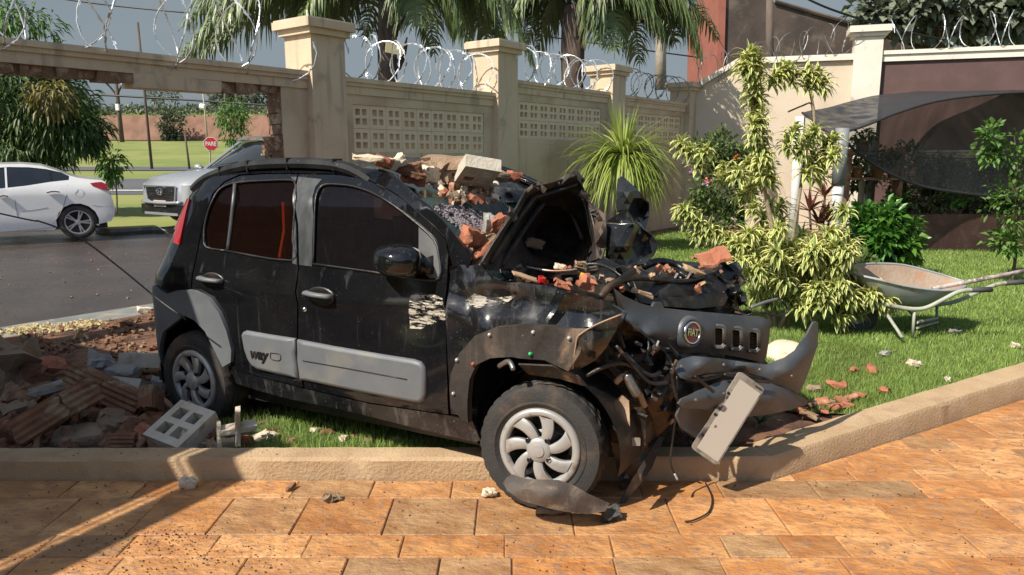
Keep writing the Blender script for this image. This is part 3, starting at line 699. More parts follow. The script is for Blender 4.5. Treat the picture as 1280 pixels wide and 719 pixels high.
# panes, seals, bars
gs = [p for p in GL_R]
panel('window_pane', GL_R, m_glassr, rd, off=-.010, th=.003, step=.12); panel('window_pane', [p for p in GL_F if True], m_glassf, fd, off=-.010, th=.003, step=.12)
panel('window_pane', GL_R, m_glassl, off=-.010, th=.003, step=.2, mirror=True); panel('window_pane', GL_F, m_glassl, off=-.010, th=.003, step=.2, mirror=True)
panel('quarter_pane', [(522.5, 281), (543, 300.5), (548.6, 319), (549, 347.5), (536, 348), (522.6, 335)], m_film, fd, off=-.005, th=.003, step=.06)
line_on('window_seal', GL_R, .009, m_black, rd, closed=True, off=0, flat=.8); line_on('window_seal', GL_F, .009, m_black, fd, closed=True, off=0, flat=.8)
line_on('window_bar', [(293.5, 229), (291.8, 248), (288, 284), (284.5, 313)], .012, m_streak, rd, off=-.002, flat=.6)
# wheel arch claddings, door claddings
ARCH_R = [(197, 380), (210, 367.5), (223.4, 363), (238, 361.8), (247, 363.2), (263.4, 372.5), (276.8, 389.5), (286.8, 413), (292.8, 436.8), (292, 452), (282, 457.8), (277, 448), (270, 433.5), (260, 413.5), (247, 400), (233.4, 393.4), (217, 396)]
ac = [uv(*p) for p in ARCH_R[1:-1]]
panel('arch_cladding', [(-.43, .62), (-.40, .76), (-.30, .86)]+ac[:]+[(-.22, .58), (-.30, .45), (-.31, .36), (-.42, .36)], m_clad, xz=True, off=.022, th=.03, step=.035, sharp=50)
panel('arch_cladding', [(-.43, .62), (-.40, .76), (-.30, .86)]+ac[:]+[(-.22, .58), (-.30, .45), (-.31, .36), (-.42, .36)], m_clad, xz=True, off=.022, th=.03, step=.08, mirror=True)
def clad(px, mat, par, d=.020, h=.020):
    P0 = [uv(*p) for p in px]; P = []
    for i in range(len(P0)):
        a, b = Vector(P0[i]), Vector(P0[(i+1) % len(P0)]); n = max(1, int((b-a).length/.05)); P += [tuple(a.lerp(b, k/n)) for k in range(n)]
    n = len(P); sgn = 1 if sum(P[i][0]*P[(i+1) % n][1]-P[(i+1) % n][0]*P[i][1] for i in range(n)) > 0 else -1; Q = []
    for i in range(n):
        e1 = (Vector(P[i])-Vector(P[i-1])).normalized(); e2 = (Vector(P[(i+1) % n])-Vector(P[i])).normalized(); nn = Vector((-(e1.y+e2.y), e1.x+e2.x)); nn = nn.normalized()*sgn; Q.append((P[i][0]+nn.x*d, P[i][1]+nn.y*d))
    V, T = fill2d(Q, .06); T = [t if (V[t[1]][0]-V[t[0]][0])*(V[t[2]][1]-V[t[0]][1])-(V[t[2]][0]-V[t[0]][0])*(V[t[1]][1]-V[t[0]][1]) > 0 else t[::-1] for t in T]
    f = lambda x, z, o: cw(x, -(W(x, z)+o), z); m = MB(); m.add([f(x, z, h) for x, z in V], T)
    R0 = [(P, -.004), (P, .006), ([((p[0]*.6+q[0]*.4), (p[1]*.6+q[1]*.4)) for p, q in zip(P, Q)], h*.8), (Q, h)]
    vs = [f(x, z, o) for L_, o in R0 for x, z in L_]; fs = [(r*n+i, r*n+(i+1) % n, (r+1)*n+(i+1) % n, (r+1)*n+i) for r in range(3) for i in range(n)]; m.add(vs, fs if sgn > 0 else [q[::-1] for q in fs])
    return m.build('door_cladding', mat, par, smooth=True, sharp=50)
k1 = clad([(303.5, 418), (305, 415), (309, 413), (340, 418.3), (371, 423), (370.6, 440), (374.5, 473), (350, 468), (323.5, 461.9), (316, 457), (311, 449), (306.8, 437)], m_clad, rd)
k2 = clad([(373, 424), (420, 433), (480, 443), (518, 449), (527, 452), (532, 459), (533.6, 470), (533.4, 492), (531.5, 500), (526, 503.3), (517, 502.3), (450, 489.6), (376.2, 474), (373, 450)], m_clad, fd)
line_on('cladding_slot', [(382, 449.8), (430, 458), (512, 473)], .0045, m_black, k2, off=.021, flat=.5)
line_on('cladding_slot', [(342, 440), (353.5, 442), (353.2, 449.5), (342.5, 447.6)], .003, m_black, k1, off=.022, closed=True, flat=.5)
def lettering(txt, c, rgt, upv, h, mat, parent, ext=.002, shear=0, bold=0, sx=1.0):
    cu_ = bpy.data.curves.new('lettering', 'FONT'); cu_.body = txt; cu_.size = h*1.38; cu_.extrude = ext; cu_.align_x = 'CENTER'; cu_.align_y = 'CENTER'; cu_.shear = shear; cu_.offset = bold
    cu_.materials.append(mat); tmp = bpy.data.objects.new('lettering_source', cu_); COL.objects.link(tmp); bpy.context.view_layer.update()
    me = bpy.data.meshes.new_from_object(tmp.evaluated_get(bpy.context.evaluated_depsgraph_get())); bpy.data.objects.remove(tmp)
    o = bpy.data.objects.new('lettering', me); COL.objects.link(o); rgt = Vector(rgt).normalized(); nz_ = rgt.cross(Vector(upv)).normalized(); upv = nz_.cross(rgt)
    M = frame(Vector(c), rgt, upv, nz_) @ Matrix.Diagonal((sx, 1, 1, 1))
    o.parent = parent; o.matrix_local = Matrix.Translation(-parent_org(parent)) @ M; return o
x, z = uv(326.5, 442); lettering('way', cw(x, -(W(x, z)+.0225), z), cf, cu, .062, m_black, k1, .002, .25, .0025)
# handles, lock, mirror
def handle(px, par):
    P = [uv(*p) for p in px]; x = sum(p[0] for p in P)/4; z = sum(p[1] for p in P)/4
    m = MB(); m.tube([cw(x+dx, -(W(x, z)+o), z+dz) for dx, o, dz in ((-.085, .004, .004), (-.075, .03, .003), (0, .042, 0), (.075, .032, -.004), (.09, .004, -.006))], [.016, .02, .02, .02, .016], 8, flat=.7)
    h = m.build('handle', m_clad, par, smooth=True)
    m = MB(); m.lathe([(.001, 0), (.05, .001), (.062, .003), (.066, -.004)], frame(cw(x, -(W(x, z)-.001), z-.012), cf, cu, -cl) @ Matrix.Diagonal((1.5, .75, 1, 1)), 20); m.build('handle_cup', m_black, h, smooth=True)
handle([(386, 359), (415, 363), (415, 375), (388, 372)], fd); handle([(255, 342), (277, 345.5), (275, 355), (255, 352)], rd)
x, z = uv(381, 387); MB().lathe([(.001, .01), (.012, .008), (.014, 0)], frame(cw(x, -(W(x, z)), z), cf, cu, -cl), 14).build('lock', m_chrome, fd, smooth=True)
mo = [(465, 320), (470, 312), (480, 308), (497, 305.7), (515, 307), (524, 312), (527, 322), (526, 338), (518, 345.5), (500, 346.5), (478, 343.5), (467, 336.5)]
c0 = uv(496, 326); base = cw(c0[0], -(W(*c0)+.14), c0[1]); f0 = 3.72
ds = [at(px, py, base.y) for px, py in mo]; cen = sum(ds, Vector((0, 0, 0)))/len(ds); m = MB(); rings = []
for s, d in ((.82, -.095), (.96, -.07), (1.0, -.02), (.97, .03), (.78, .07), (.45, .092), (.1, .1)):
    rings.append([cen+(p-cen)*s-cf*(-d*.35)+(-cl)*(-d)*-1*.0+Vector((0, 1, 0))*(-d) for p in ds])
n = len(ds); m.add([p for r in rings for p in r], [(i*n+k, i*n+(k+1) % n, (i+1)*n+(k+1) % n, (i+1)*n+k)[::-1] for i in range(len(rings)-1) for k in range(n)]+[tuple(range(n)), tuple(range((len(rings)-1)*n, len(rings)*n))[::-1]])
mir = m.build('mirror', m_paint, fd, sharp=50)
mm_ = MB(); mm_.tube([at(512, 331, base.y), at(530, 333, base.y+.06), cw(*(lambda u: (u[0], -W(*u), u[1]))(uv(541, 331)))], [.05, .05, .055], 10, flat=.8); mm_.build('mirror_arm', m_black, mir, smooth=True)
MB().tube([at(492, 322, base.y-.10), at(512, 324, base.y-.09), at(524, 325, base.y-.05)], [.006, .014, .012], 8, flat=.6).build('mirror_trim', m_black, mir, smooth=True)
# mortar scraped on to the door and wing
def scuff(px, par, seed, off=.0035):
    P = [uv(*p) for p in px]; V, T = fill2d(P, .012); m = MB(); keep = []
    for t in T:
        x = sum(V[i][0] for i in t)/3; z = sum(V[i][1] for i in t)/3
        if noise.noise(Vector((x*14+seed, z*55, seed)))+.35*noise.noise(Vector((x*60, z*160, seed))) > -.42: keep.append(t)
    m.add([cw(x, -(W(x, z)+off+dent_front_door(x, z)), z) for x, z in V], keep); m.build('mortar_scuff', m_scuff, par)
scuff([(513, 369), (526, 367), (542, 369), (552, 373), (556, 390), (556, 400), (540, 405), (524, 412), (511, 411), (509, 392)], fd, 3)
# roof and rails
ZR = [(-.30, 1.30), (-.22, 1.40), (-.14, 1.45), (-.02, 1.485), (.3, 1.535), (.75, 1.552), (1.1, 1.535), (1.3, 1.485), (1.5, 1.405)]
def zr(x):
    for (a, p), (b, q) in zip(ZR, ZR[1:]):
        if x <= b: return p+(q-p)*(x-a)/(b-a)
    return ZR[-1][1]
m = MB(); nx, ny = 34, 18; vs = []
for i in range(nx+1):
    x = -.30+1.80*i/nx
    for j in range(ny+1):
        s = -1+2*j/ny; w = min(.585, W(x, zr(x))); y = s*w
        dn_ = .10*math.exp(-((x-1.42)/.22)**2-((y-.05)/.42)**2)
        vs.append(cw(x, y, zr(x)+.03*(1-s*s)-dn_+.006*noise.noise(Vector((x*6, y*6, 0)))*(1 if x > .9 else .1)))
m.add(vs, [(i*(ny+1)+j, i*(ny+1)+j+1, (i+1)*(ny+1)+j+1, (i+1)*(ny+1)+j)[::-1] for i in range(nx) for j in range(ny)])
roof = m.build('roof', m_paintd, car, sharp=40)
for sg in (-1, 1):
    m = MB(); pts = [cw(x, sg*y, zr(x)+dz) for x, y, dz in ((-.16, .55, .0), (-.08, .545, .022), (.04, .54, .036), (.3, .54, .042), (.65, .54, .042), (.95, .545, .038), (1.12, .55, .02), (1.25, .555, -.005))]
    m.tube(smooth_path(pts, 3), .043, 8, flat=.75); rl = m.build('roof_rail', m_rail, roof, sharp=40)
    for x in (.10, .34, .66, 1.0):
        m = MB(); m.box(cw(x, sg*.545, zr(x)+.04), (.010, .074, .066), frame((0, 0, 0), cf, cl, cu)); m.build('rail_joint', m_black, rl)
MB().tube([cw(1.0, .3, 1.50), cw(1.05, .3, 1.55)], .01, 6).build('aerial_base', m_black, roof)
# tail: tailgate, bumper
m = MB(); vs = []; zs = [(.30, -.60), (.42, -.66), (.60, -.68), (.66, -.62), (.9, -.60), (1.05, -.52), (1.25, -.37), (1.40, -.24)]
for z, x in zs:
    for j in range(9): s = -1+j/4; vs.append(cw(x+.05*s*s, s*min(.60, W(x+.05, z)), z))
m.add(vs, [(i*9+j, i*9+j+1, i*9+j+10, i*9+j+9) for i in range(len(zs)-1) for j in range(8)]); m.build('tailgate', m_paint, car, sharp=40)
panel('rear_bumper', [(-.60, .26), (-.30, .30), (-.30, .45), (-.36, .60), (-.62, .62)], m_cladd, xz=True, off=.012, step=.06); panel('rear_bumper', [(-.60, .26), (-.30, .30), (-.30, .45), (-.36, .60), (-.62, .62)], m_cladd, xz=True, off=.012, step=.08, mirror=True)
# underbody, wheel wells, cabin
FC = frame((0, 0, 0), cf, cl, cu)
m = MB(); m.box(cw(1.0, 0, .235), (3.0, 1.36, .07), FC); m.box(cw(1.95, 0, .62), (.05, 1.44, .80), FC); m.box(cw(-.3, 0, .45), (.5, 1.1, .4), FC); m.build('underbody', m_black, car)
for wx in (0, 2.376):
    for sg in (-1, 1):
        m = MB(); m.lathe([(.355, 0), (.355, .30), (.08, .30)], frame(cw(wx, sg*.765, .31), cf, cu, -cl*sg), 24, a0=-.25, a1=PI+.25); m.build('arch_liner', m_black, car, smooth=False)
def seat(x, y):
    m = MB(); m.box(cw(x, y, .62), (.5, .48, .16), FC, jit=.01); m.box(cw(x-.25, y, .95), (.14, .46, .62), frame((0, 0, 0), cf+cu*-.0, cl, cu-cf*.2), jit=.01); m.box(cw(x-.33, y, 1.32), (.09, .24, .16), FC); return m.build('seat', m_fabric, car)
seat(1.25, -.33); seat(1.25, .33)
m = MB(); m.box(cw(.15, 0, .62), (.5, 1.2, .18), FC); m.box(cw(-.08, 0, .92), (.14, 1.2, .5), FC); m.build('rear_bench', m_fabric, car)
m = MB(); m.tube([cw(.53, -.46, 1.36), cw(.54, -.48, 1.2), cw(.51, -.50, 1.05), cw(.54, -.49, .98)], [.08, .07, .07, .05], 8, flat=.4); m.build('orange_cloth', m_orange, car)
m = MB(); m.box(cw(1.8, 0, .95), (.3, 1.3, .2), FC); m.lathe([(.17, 0), (.185, .012), (.19, 0), (.185, -.012), (.17, 0)], frame(cw(1.56, .33, 1.0), cl, cu, cf), 20); m.build('dashboard', m_black, car)

# wheels: tyre, hubcap with curved spokes, nuts
def wheel(pos, yaw, mud=True, camber=0):
    """axle end at pos (outer hub face), outward = -Y turned by yaw"""
    n = Vector((-math.sin(yaw), -math.cos(yaw), math.sin(camber))).normalized(); upv = (Vector((0, 0, 1))-n*n.z).normalized(); r_ = upv.cross(n)
    F = frame(pos, r_, upv, n); root = None
    prof = [(.185, -.15), (.20, -.165), (.245, -.172), (.278, -.165), (.292, -.150), (.297, -.128), (.290, -.124), (.290, -.119), (.299, -.115), (.300, -.090), (.292, -.087), (.292, -.081), (.300, -.078), (.299, -.052), (.290, -.048), (.290, -.043), (.297, -.039), (.291, -.016), (.277, .001), (.245, .007), (.222, .005), (.219, .008), (.212, .008), (.208, .003), (.195, -.004), (.187, -.012)]
    K = 96
    def mod(k, j):
        r = prof[j][0]
        if r > .288 and j in (4, 5, 8, 9, 12, 13, 16, 17): return -.0055 if (k+(j//4)) % 3 == 0 else 0
        return 0
    t = MB().lathe(prof, F, K, mod=mod).build('tyre', m_tyre, car, sharp=38)
    w = MB().lathe([(.192, -.02), (.188, -.06), (.16, -.09), (.09, -.08), (.07, -.05), (.001, -.05)], F, 40).build('rim', m_black, car, smooth=True)
    m = MB().lathe([(.150, -.012), (.156, .004), (.168, .010), (.182, .008), (.190, .000), (.192, -.012)], F, 56); hub = m.build('hubcap', m_cap, car, smooth=True)
    m = MB().lathe([(.060, -.004), (.055, .014), (.045, .020), (.030, .022), (.028, .027), (.001, .029)], F, 36); m.build('hub_centre', m_cap, hub, sharp=40)
    for k in range(7):
        a = 2*PI*k/7+.15; L = []; Rr = []; m = MB(); ns = 7; v = []
        for i in range(ns+1):
            s = i/ns; r = .042+.114*s; ph = a+.34*s**1.5; hw = .018+.016*s; hgt = .014-.006*(2*s-1)**2+.002
            c, e = Vector((math.cos(ph), math.sin(ph), 0)), Vector((-math.sin(ph), math.cos(ph), 0))
            for u, hh in ((-1, -.012), (-1, hgt-.006), (-.55, hgt), (.55, hgt), (1, hgt-.006), (1, -.012)): v.append(F @ (c*r+e*hw*u+Vector((0, 0, hh))))
        m.add(v, [(i*6+j, i*6+j+1, (i+1)*6+j+1, (i+1)*6+j)[::-1] for i in range(ns) for j in range(5)]); m.build('spoke', m_cap, hub, sharp=45)
    for k in range(4):
        a = PI/4+k*PI/2+.1; c = Vector((math.cos(a)*.064, math.sin(a)*.064, .012))
        m = MB().lathe([(.013, -.01), (.013, .004), (.010, .006), (.009, .002), (.001, .002)], Matrix(F) @ Matrix.Translation(c), 10); m.build('wheel_nut', m_black, hub, sharp=30)
    return t
fwp = at(674, 562, 3.174)
wheel(fwp, R(18), camber=R(3)); wheel(cw(0, -.80, .295), HD)
for wx in (0, 2.3):
    n_ = Vector((math.sin(HD), math.cos(HD), 0)); F = frame(cw(wx, .78, .295), cf, cu, cl)
    MB().lathe([(.18, -.15), (.25, -.17), (.29, -.14), (.295, -.03), (.25, .005), (.18, -.01), (.05, -.03)], F, 32).build('tyre', m_tyre, car, smooth=True)

# front right wing, torn arch trim
def dent_wing(x, z):
    d = .014*noise.noise(Vector((x*3, z*4, 2)))-.06*math.exp(-((x-2.16)/.20)**2-((z-.955)/.055)**2)-.05*math.exp(-((x-2.55)/.12)**2-((z-.93)/.06)**2)
    d += .03*max(0, 1-abs(x-2.40-(z-.9)*.6)/.05)+.02*max(0, 1-abs(x-2.0-(.95-z)*.5)/.04)-.010*abs(noise.noise(Vector((x*6, z*6, 3))))
    return d-.03*math.exp(-((x-2.05)/.12)**2-((z-.93)/.07)**2)-max(0, x-2.5)*.18
WING = [(561, 353), (562, 338), (575, 331), (600, 332), (614, 349.5), (631, 354), (655, 355), (687.6, 357.7), (725.5, 370.7), (756, 380), (777, 395), (768, 412), (745, 408), (718, 413), (685, 405.5), (660, 404.8), (622.6, 409), (597.5, 419), (579, 440), (568, 465), (566, 485), (568, 506), (579, 520.7), (562.5, 518), (561, 480), (558.7, 420)]
wing = panel('front_wing', WING, m_paintd, step=.02, dent=dent_wing, th=.02, sharp=24)
ARCH_F = [(566, 485), (568, 465), (579, 439.5), (597.5, 418.3), (622.6, 408.2), (660, 404), (685, 404.6), (718.6, 412), (735, 412), (728, 440), (714, 462), (685, 448.5), (643.5, 444.7), (618, 445.6), (599.6, 454), (591, 472.7), (588.4, 497.7), (589, 527), (579, 520.7), (568, 506)]
m_bronze0 = M_('rusty_clip', (.3, .08, .04), rough=.7)
af = panel('arch_cladding', ARCH_F, m_mud, off=.03, th=.04, step=.03, dent=lambda x, z: dent_wing(x, z)*.5, sharp=50)
for px, py, mt in ((616, 417, m_cap), (672, 413, m_cap), (715, 421, m_cap), (576, 448, m_cap), (571, 490, m_cap), (596, 453, m_bronze0), (668, 440, M_('green_clip', (.02, .35, .12), rough=.4))):
    x, z = uv(px, py); m = MB().lathe([(.001, .010), (.006, .009), (.009, .004), (.010, -.01)], frame(cw(x, -(W(x, z)+.032+dent_wing(x, z)*.5), z), cf, cu, -cl), 12); m.build('trim_clip', mt, af, smooth=True)
sc = [(577, 378), (590, 368), (602, 376), (622, 374), (640, 371), (624, 382), (600, 386), (582, 388)]
P = [uv(*p) for p in sc]; V, T = fill2d(P, .015); m = MB()
m.add([cw(x, -(W(x, z)+.006+dent_wing(x, z)), z) for x, z in V], [t for t in T if noise.noise(Vector((sum(V[i][0] for i in t)*9, sum(V[i][1] for i in t)*20, 1))) > -.6]); m.build('mortar_scuff', m_scuff, wing)

rj = random.Random(4)
# crumpled front: bent sheets with their own depth (photo x, photo y, depth)
sheet('wing_corner', [(716, 459, 3.10), (720, 432, 3.08), (724, 420, 3.06), (745, 407, 3.04), (777, 394, 3.02), (771, 412, 3.05), (757, 436, 3.07), (745, 450, 3.1), (728, 460, 3.12)], m_paintd, car, inner=[(738, 432, 3.03)], step=7, amp=.012, freq=11, th=.008)
MB().tube(smooth_path([at(716, 461, 3.085), at(720, 430, 3.065), at(724, 419, 3.05), at(745, 406, 3.03), at(777, 393, 3.01)], 3), .0035, 5).build('torn_edge', m_tan, car, smooth=True)
# bonnet folded like a tent
HB = sheet('bonnet', [(600, 332, 3.40), (614, 309, 3.44), (629, 286, 3.48), (645, 262, 3.54), (660, 238, 3.62), (690, 229, 3.72), (720.7, 220.5, 3.80), (729, 238, 3.82), (736, 256, 3.80), (748, 285, 3.72), (752, 322, 3.64), (735, 328, 3.85), (700, 331, 4.0), (650, 334, 3.7), (614, 338, 3.5)], m_under, car, inner=[(700, 290, 4.25), (705, 258, 4.02), (660, 300, 3.98), (735, 300, 3.98), (668, 252, 3.80), (640, 292, 3.66)], step=4, amp=.034, freq=8, th=.012, seed=2)
for pts, r in (([(601, 331, 3.385), (614, 308.5, 3.425), (629, 285.5, 3.465), (645, 261.5, 3.525), (660, 237.5, 3.605), (690, 228.6, 3.705), (721, 220, 3.785)], .006), ([(721, 220, 3.835), (729, 238, 3.84), (736, 256, 3.81), (752, 322, 3.64)], .008)):
    MB().tube(smooth_path([at(*p) for p in pts], 4), r, 6).build('bonnet_edge', m_oily, HB, smooth=True)
for pts in ([(612, 328, 3.46), (642, 280, 3.58), (666, 247, 3.70)], [(626, 332, 3.56), (657, 282, 3.74), (678, 254, 3.84)], [(666, 247, 3.70), (700, 237, 3.80), (720, 230, 3.84)], [(650, 262, 3.82), (700, 262, 4.05), (716, 272, 4.0), (728, 300, 3.9)]):
    MB().tube(smooth_path([at(*p) for p in pts], 4), .022, 7, flat=.5).build('bonnet_rib', m_under, HB, smooth=True)
for k, (px, py, Y) in enumerate(((660, 237, 3.6), (676, 233, 3.66), (706, 224, 3.74), (722, 219, 3.78), (731, 244, 3.8), (741, 266, 3.75), (752, 276, 3.7), (640, 268, 3.5))):
    a = at(px, py, Y); m = MB(); m.box(a, (rj.uniform(.04, .075), .006, rj.uniform(.012, .028)), rot(rj.uniform(-.5, .5), rj.uniform(-1, 1), rj.uniform(-.8, .8)), jit=.012); m.build('torn_strip', m_under, HB)
sheet('bonnet_flap', [(733, 250, 3.80), (757, 268, 3.72), (759, 288, 3.66), (758, 304, 3.64), (752, 324, 3.62), (746, 322, 3.66), (742, 288, 3.72)], m_under, HB, inner=[(750, 290, 3.6)], step=6, amp=.02, freq=10, th=.008, seed=5)
# black torn shards right of the bonnet
m_mirr = M_('bent_gloss_paint', (.008, .009, .010), (.02, .022, .022), scale=4, rough=.16, coat=.3, spec=.4, c4=(.4, .38, .35), s4=60, t4=.69)
sheet('bonnet_shard', [(757.5, 277, 3.82), (771, 268, 3.80), (784, 262, 3.78), (791, 279, 3.76), (775, 280, 3.79)], m_mirr, HB, step=7, amp=.006, th=.006)
sheet('bonnet_shard', [(771, 266, 3.84), (770, 240, 3.88), (772, 224, 3.9), (778, 219.5, 3.9), (787, 228, 3.87), (798, 238, 3.84), (811, 254, 3.86), (812, 270, 3.88), (806, 288, 3.84), (793, 276, 3.76), (785, 262, 3.76)], m_mirr, HB, inner=[(783, 240, 3.76), (800, 262, 3.94)], step=9, amp=.012, freq=9, th=.005, seed=7, sharp=10)
sheet('bonnet_shard', [(758, 281, 3.74), (775, 282, 3.72), (791, 280, 3.70), (800, 284, 3.80), (815, 294, 3.84), (823, 306, 3.82), (818, 318, 3.78), (806, 330, 3.7), (786, 337, 3.64), (768, 328, 3.66), (757, 322, 3.70)], m_mirr, HB, inner=[(776, 305, 3.60), (790, 300, 3.70), (806, 310, 3.84)], step=9, amp=.02, freq=10, th=.005, seed=9, sharp=10)
MB().tube([at(757, 280, 3.80), at(775, 281, 3.76), at(791, 280, 3.74)], .004, 5).build('bonnet_edge', m_chrome, HB)
# top of the wing, edge of the bay
sheet('bay_edge', [(590, 336, 3.52), (600, 331, 3.6), (614, 347, 3.58), (632, 352, 3.52), (690, 356, 3.38), (757, 378, 3.16), (756, 384, 3.12), (726, 374, 3.2), (688, 361, 3.33), (640, 357, 3.45), (612, 352, 3.52)], m_paintd, car, step=6, amp=.008, freq=14, th=.012)
# engine bay floor and innards
sheet('engine_bay', [(604, 338, 3.75), (640, 330, 4.1), (700, 322, 4.35), (760, 320, 4.3), (830, 325, 4.35), (905, 330, 4.3), (925, 350, 4.1), (922, 392, 3.95), (880, 392, 3.7), (830, 386, 3.55), (770, 372, 3.4), (700, 360, 3.5), (640, 352, 3.6)], m_oily, car, inner=[(690, 345, 3.9), (780, 350, 3.9), (860, 360, 4.0)], step=9, amp=.05, freq=9, th=.02, seed=11)
eng = MB(); FE = frame((0, 0, 0), cf, cl, cu)
eng.box(cw(2.35, .05, .60), (.5, .9, .55), FE, jit=.03); eng.box(cw(2.62, -.35, .52), (.3, .4, .45), FE, jit=.03); eng.box(cw(2.62, .35, .52), (.3, .5, .45), FE, jit=.03); eng.build('engine_block', m_oily, car)
sheet('scuttle_tray', [(632, 332, 3.78), (655, 332, 3.9), (700, 334, 3.86), (742, 332, 3.72), (749, 336, 3.66), (735, 343, 3.62), (700, 347, 3.64), (662, 343, 3.68), (642, 340, 3.72)], m_oily, car, inner=[(700, 340, 3.70)], step=6, amp=.008, th=.012)
MB().tube(smooth_path([at(654, 333, 3.66), at(690, 339, 3.6), at(722, 337, 3.58), at(751, 333, 3.6)], 4), .008, 6).build('bay_strip', m_steel, car, smooth=True)
# cross member above the grille
cm = sheet('cross_member', [(768, 358, 3.38), (772, 344, 3.48), (790, 345, 3.56), (850, 348, 3.74), (874, 346, 3.84), (893, 340, 3.92), (904, 333, 4.02), (921, 326, 4.06), (926, 332, 4.02), (925, 345, 3.98), (915, 356, 3.92), (906, 364, 3.86), (880, 371, 3.76), (840, 374, 3.62), (800, 370, 3.5)], m_black, car, inner=[(840, 360, 3.62), (900, 350, 3.9)], step=6, amp=.016, freq=9, th=.05, seed=3)
sheet('cross_member', [(793, 366, 3.47), (830, 372, 3.58), (870, 370, 3.7), (905, 362, 3.84), (910, 372, 3.84), (905, 382, 3.82), (870, 386, 3.68), (830, 383, 3.56), (800, 378, 3.45)], m_oily, car, step=6, amp=.01, th=.03, seed=8)
sheet('radiator', [(826, 380, 3.62), (880, 388, 3.80), (924, 386, 3.98), (926, 345, 4.05), (918, 350, 4.0), (908, 372, 3.92), (870, 378, 3.78)], m_black, car, step=6, amp=.03, freq=12, th=.04, seed=13)
def hose(px, r, mat=m_black, nm='hose', k=4): return MB().tube(smooth_path([at(*p) for p in px], k), r, 7).build(nm, mat, car, smooth=True)
hose([(805, 333, 3.9), (822, 327, 3.95), (845, 331, 3.98), (858, 342, 3.92), (850, 350, 3.85)], .022); hose([(815, 345, 3.7), (830, 335, 3.8), (848, 340, 3.85), (860, 347, 3.8)], .014)
hose([(776, 352, 3.42), (800, 348, 3.5), (850, 352, 3.7), (880, 347, 3.82)], .012, m_oily, 'stay'); hose([(751, 372, 3.2), (762, 358, 3.28), (776, 350, 3.34), (792, 338, 3.42)], .018, m_oily, 'hinge')
hose([(640, 352, 3.5), (626, 340, 3.58), (628, 315, 3.62), (640, 300, 3.7)], .006); hose([(715, 335, 3.64), (745, 330, 3.6), (770, 340, 3.5), (790, 360, 3.42)], .010)
for i in range(26):
    px, py = rj.uniform(770, 915), rj.uniform(330, 372); Y = 3.42+(px-770)/150*.55+rj.uniform(-.02, .1); a = at(px, py, Y)
    m = MB(); m.box(a, (rj.uniform(.03, .11), rj.uniform(.012, .04), rj.uniform(.004, .012)), rot(rj.uniform(-1, 1), rj.uniform(-1, 1), rj.uniform(0, 3)), jit=.006); m.build('broken_bracket', rj.choice([m_black, m_oily, m_black, m_mud]), car)
for i in range(30):
    px, py = rj.uniform(904, 930), rj.uniform(345, 395); a = at(px, py, 3.95+rj.uniform(-.08, .08))
    m = MB(); m.box(a, (rj.uniform(.03, .09), rj.uniform(.012, .04), rj.uniform(.004, .014)), rot(rj.uniform(-1, 1), rj.uniform(-1, 1), rj.uniform(0, 3)), jit=.008); m.build('broken_bracket', rj.choice([m_black, m_oily]), car)
# grille panel with badge and three slots
fas_d = lambda x, y: 3.27+(x-767)/197*.56+.05*math.sin((x-767)/197*PI)*-1
FAS = [(767, 360), (780, 370), (800, 379), (816, 383.5), (819, 378), (827, 378), (830, 385), (864.7, 389), (888, 390.7), (953, 396.5), (963, 401), (962, 420), (958.6, 443), (956, 451), (950, 452.5), (925, 447), (891.8, 441), (859, 441), (830, 439), (808.7, 425.5), (790, 417), (777, 402)]
slots = [(898.5, 421), (920, 423.5), (941.5, 426)]
def rrect(cx, cy, w, h, r, n=4, sk=.08): return [(cx+sx*(w-r)+r*math.cos(a)+0, cy+sy*(h-r)+r*math.sin(a)+sk*(sx*(w-r))) for sx, sy, a0 in ((1, 1, 0), (-1, 1, PI/2), (-1, -1, PI), (1, -1, 1.5*PI)) for a in [a0+PI/2*i/n for i in range(n+1)]]
SL = [rrect(x, y, 5.6, 11.5, 3.5) for x, y in slots]
fas = sheet('grille_panel', [(x, y, fas_d(x, y)+(.02 if y > 435 else 0)) for x, y in FAS], m_cladd, car, inner=[(x, y, fas_d(x, y)-.03) for x in range(785, 955, 24) for y in (408, 424)], step=6, th=.02, holes=SL, sharp=50)
def ring_px(cx, cy, w, h, r, Y, name, mat, par, tube=.005):
    return MB().tube([at(x, y, Y) for x, y in rrect(cx, cy, w, h, r)]+[at(*rrect(cx, cy, w, h, r)[0], Y)], tube, 6).build(name, mat, par, smooth=True)
m_bronze = M_('tarnished_rim', (.32, .26, .19), (.2, .15, .1), scale=20, rough=.4, metal=.5)
for x, y in slots:
    Y = fas_d(x, y)-.035; r1 = ring_px(x, y, 7.6, 13.8, 4.5, Y+.004, 'slot_rim', m_cladd, fas, .010); ring_px(x, y, 5.5, 11.4, 3.2, Y+.002, 'slot_ring', m_bronze, r1, .0042)
    m = MB()
    q = [at(px, py, Y+.022) for px, py in rrect(x, y, 6, 12, 3.5)]; m.add(q, [tuple(range(len(q)))]); 
    for i in range(6):
        yy = y-9+i*3.6; m.tube([at(x-5, yy, Y+.016), at(x+5, yy+.8, Y+.018)], .0022, 4)
    m.build('slot_mesh', m_black, r1)
bY = fas_d(864.5, 416)-.05; bc = at(864.5, 416, bY); brt = (at(884, 418, bY+.055)-at(845, 414.5, bY-.055)).normalized(); bup = Vector((0, .15, 1)); bn = brt.cross(bup).normalized(); bup = bn.cross(brt)
FBd = frame(bc, brt, bup, bn) @ Matrix.Diagonal((1, 1, 1, 1))
bz = MB().lathe([(.085, -.03), (.078, -.004), (.066, .006), (.06, .004), (.056, -.004), (.001, -.004)], FBd, 40).build('badge_surround', m_cladd, fas, smooth=True)
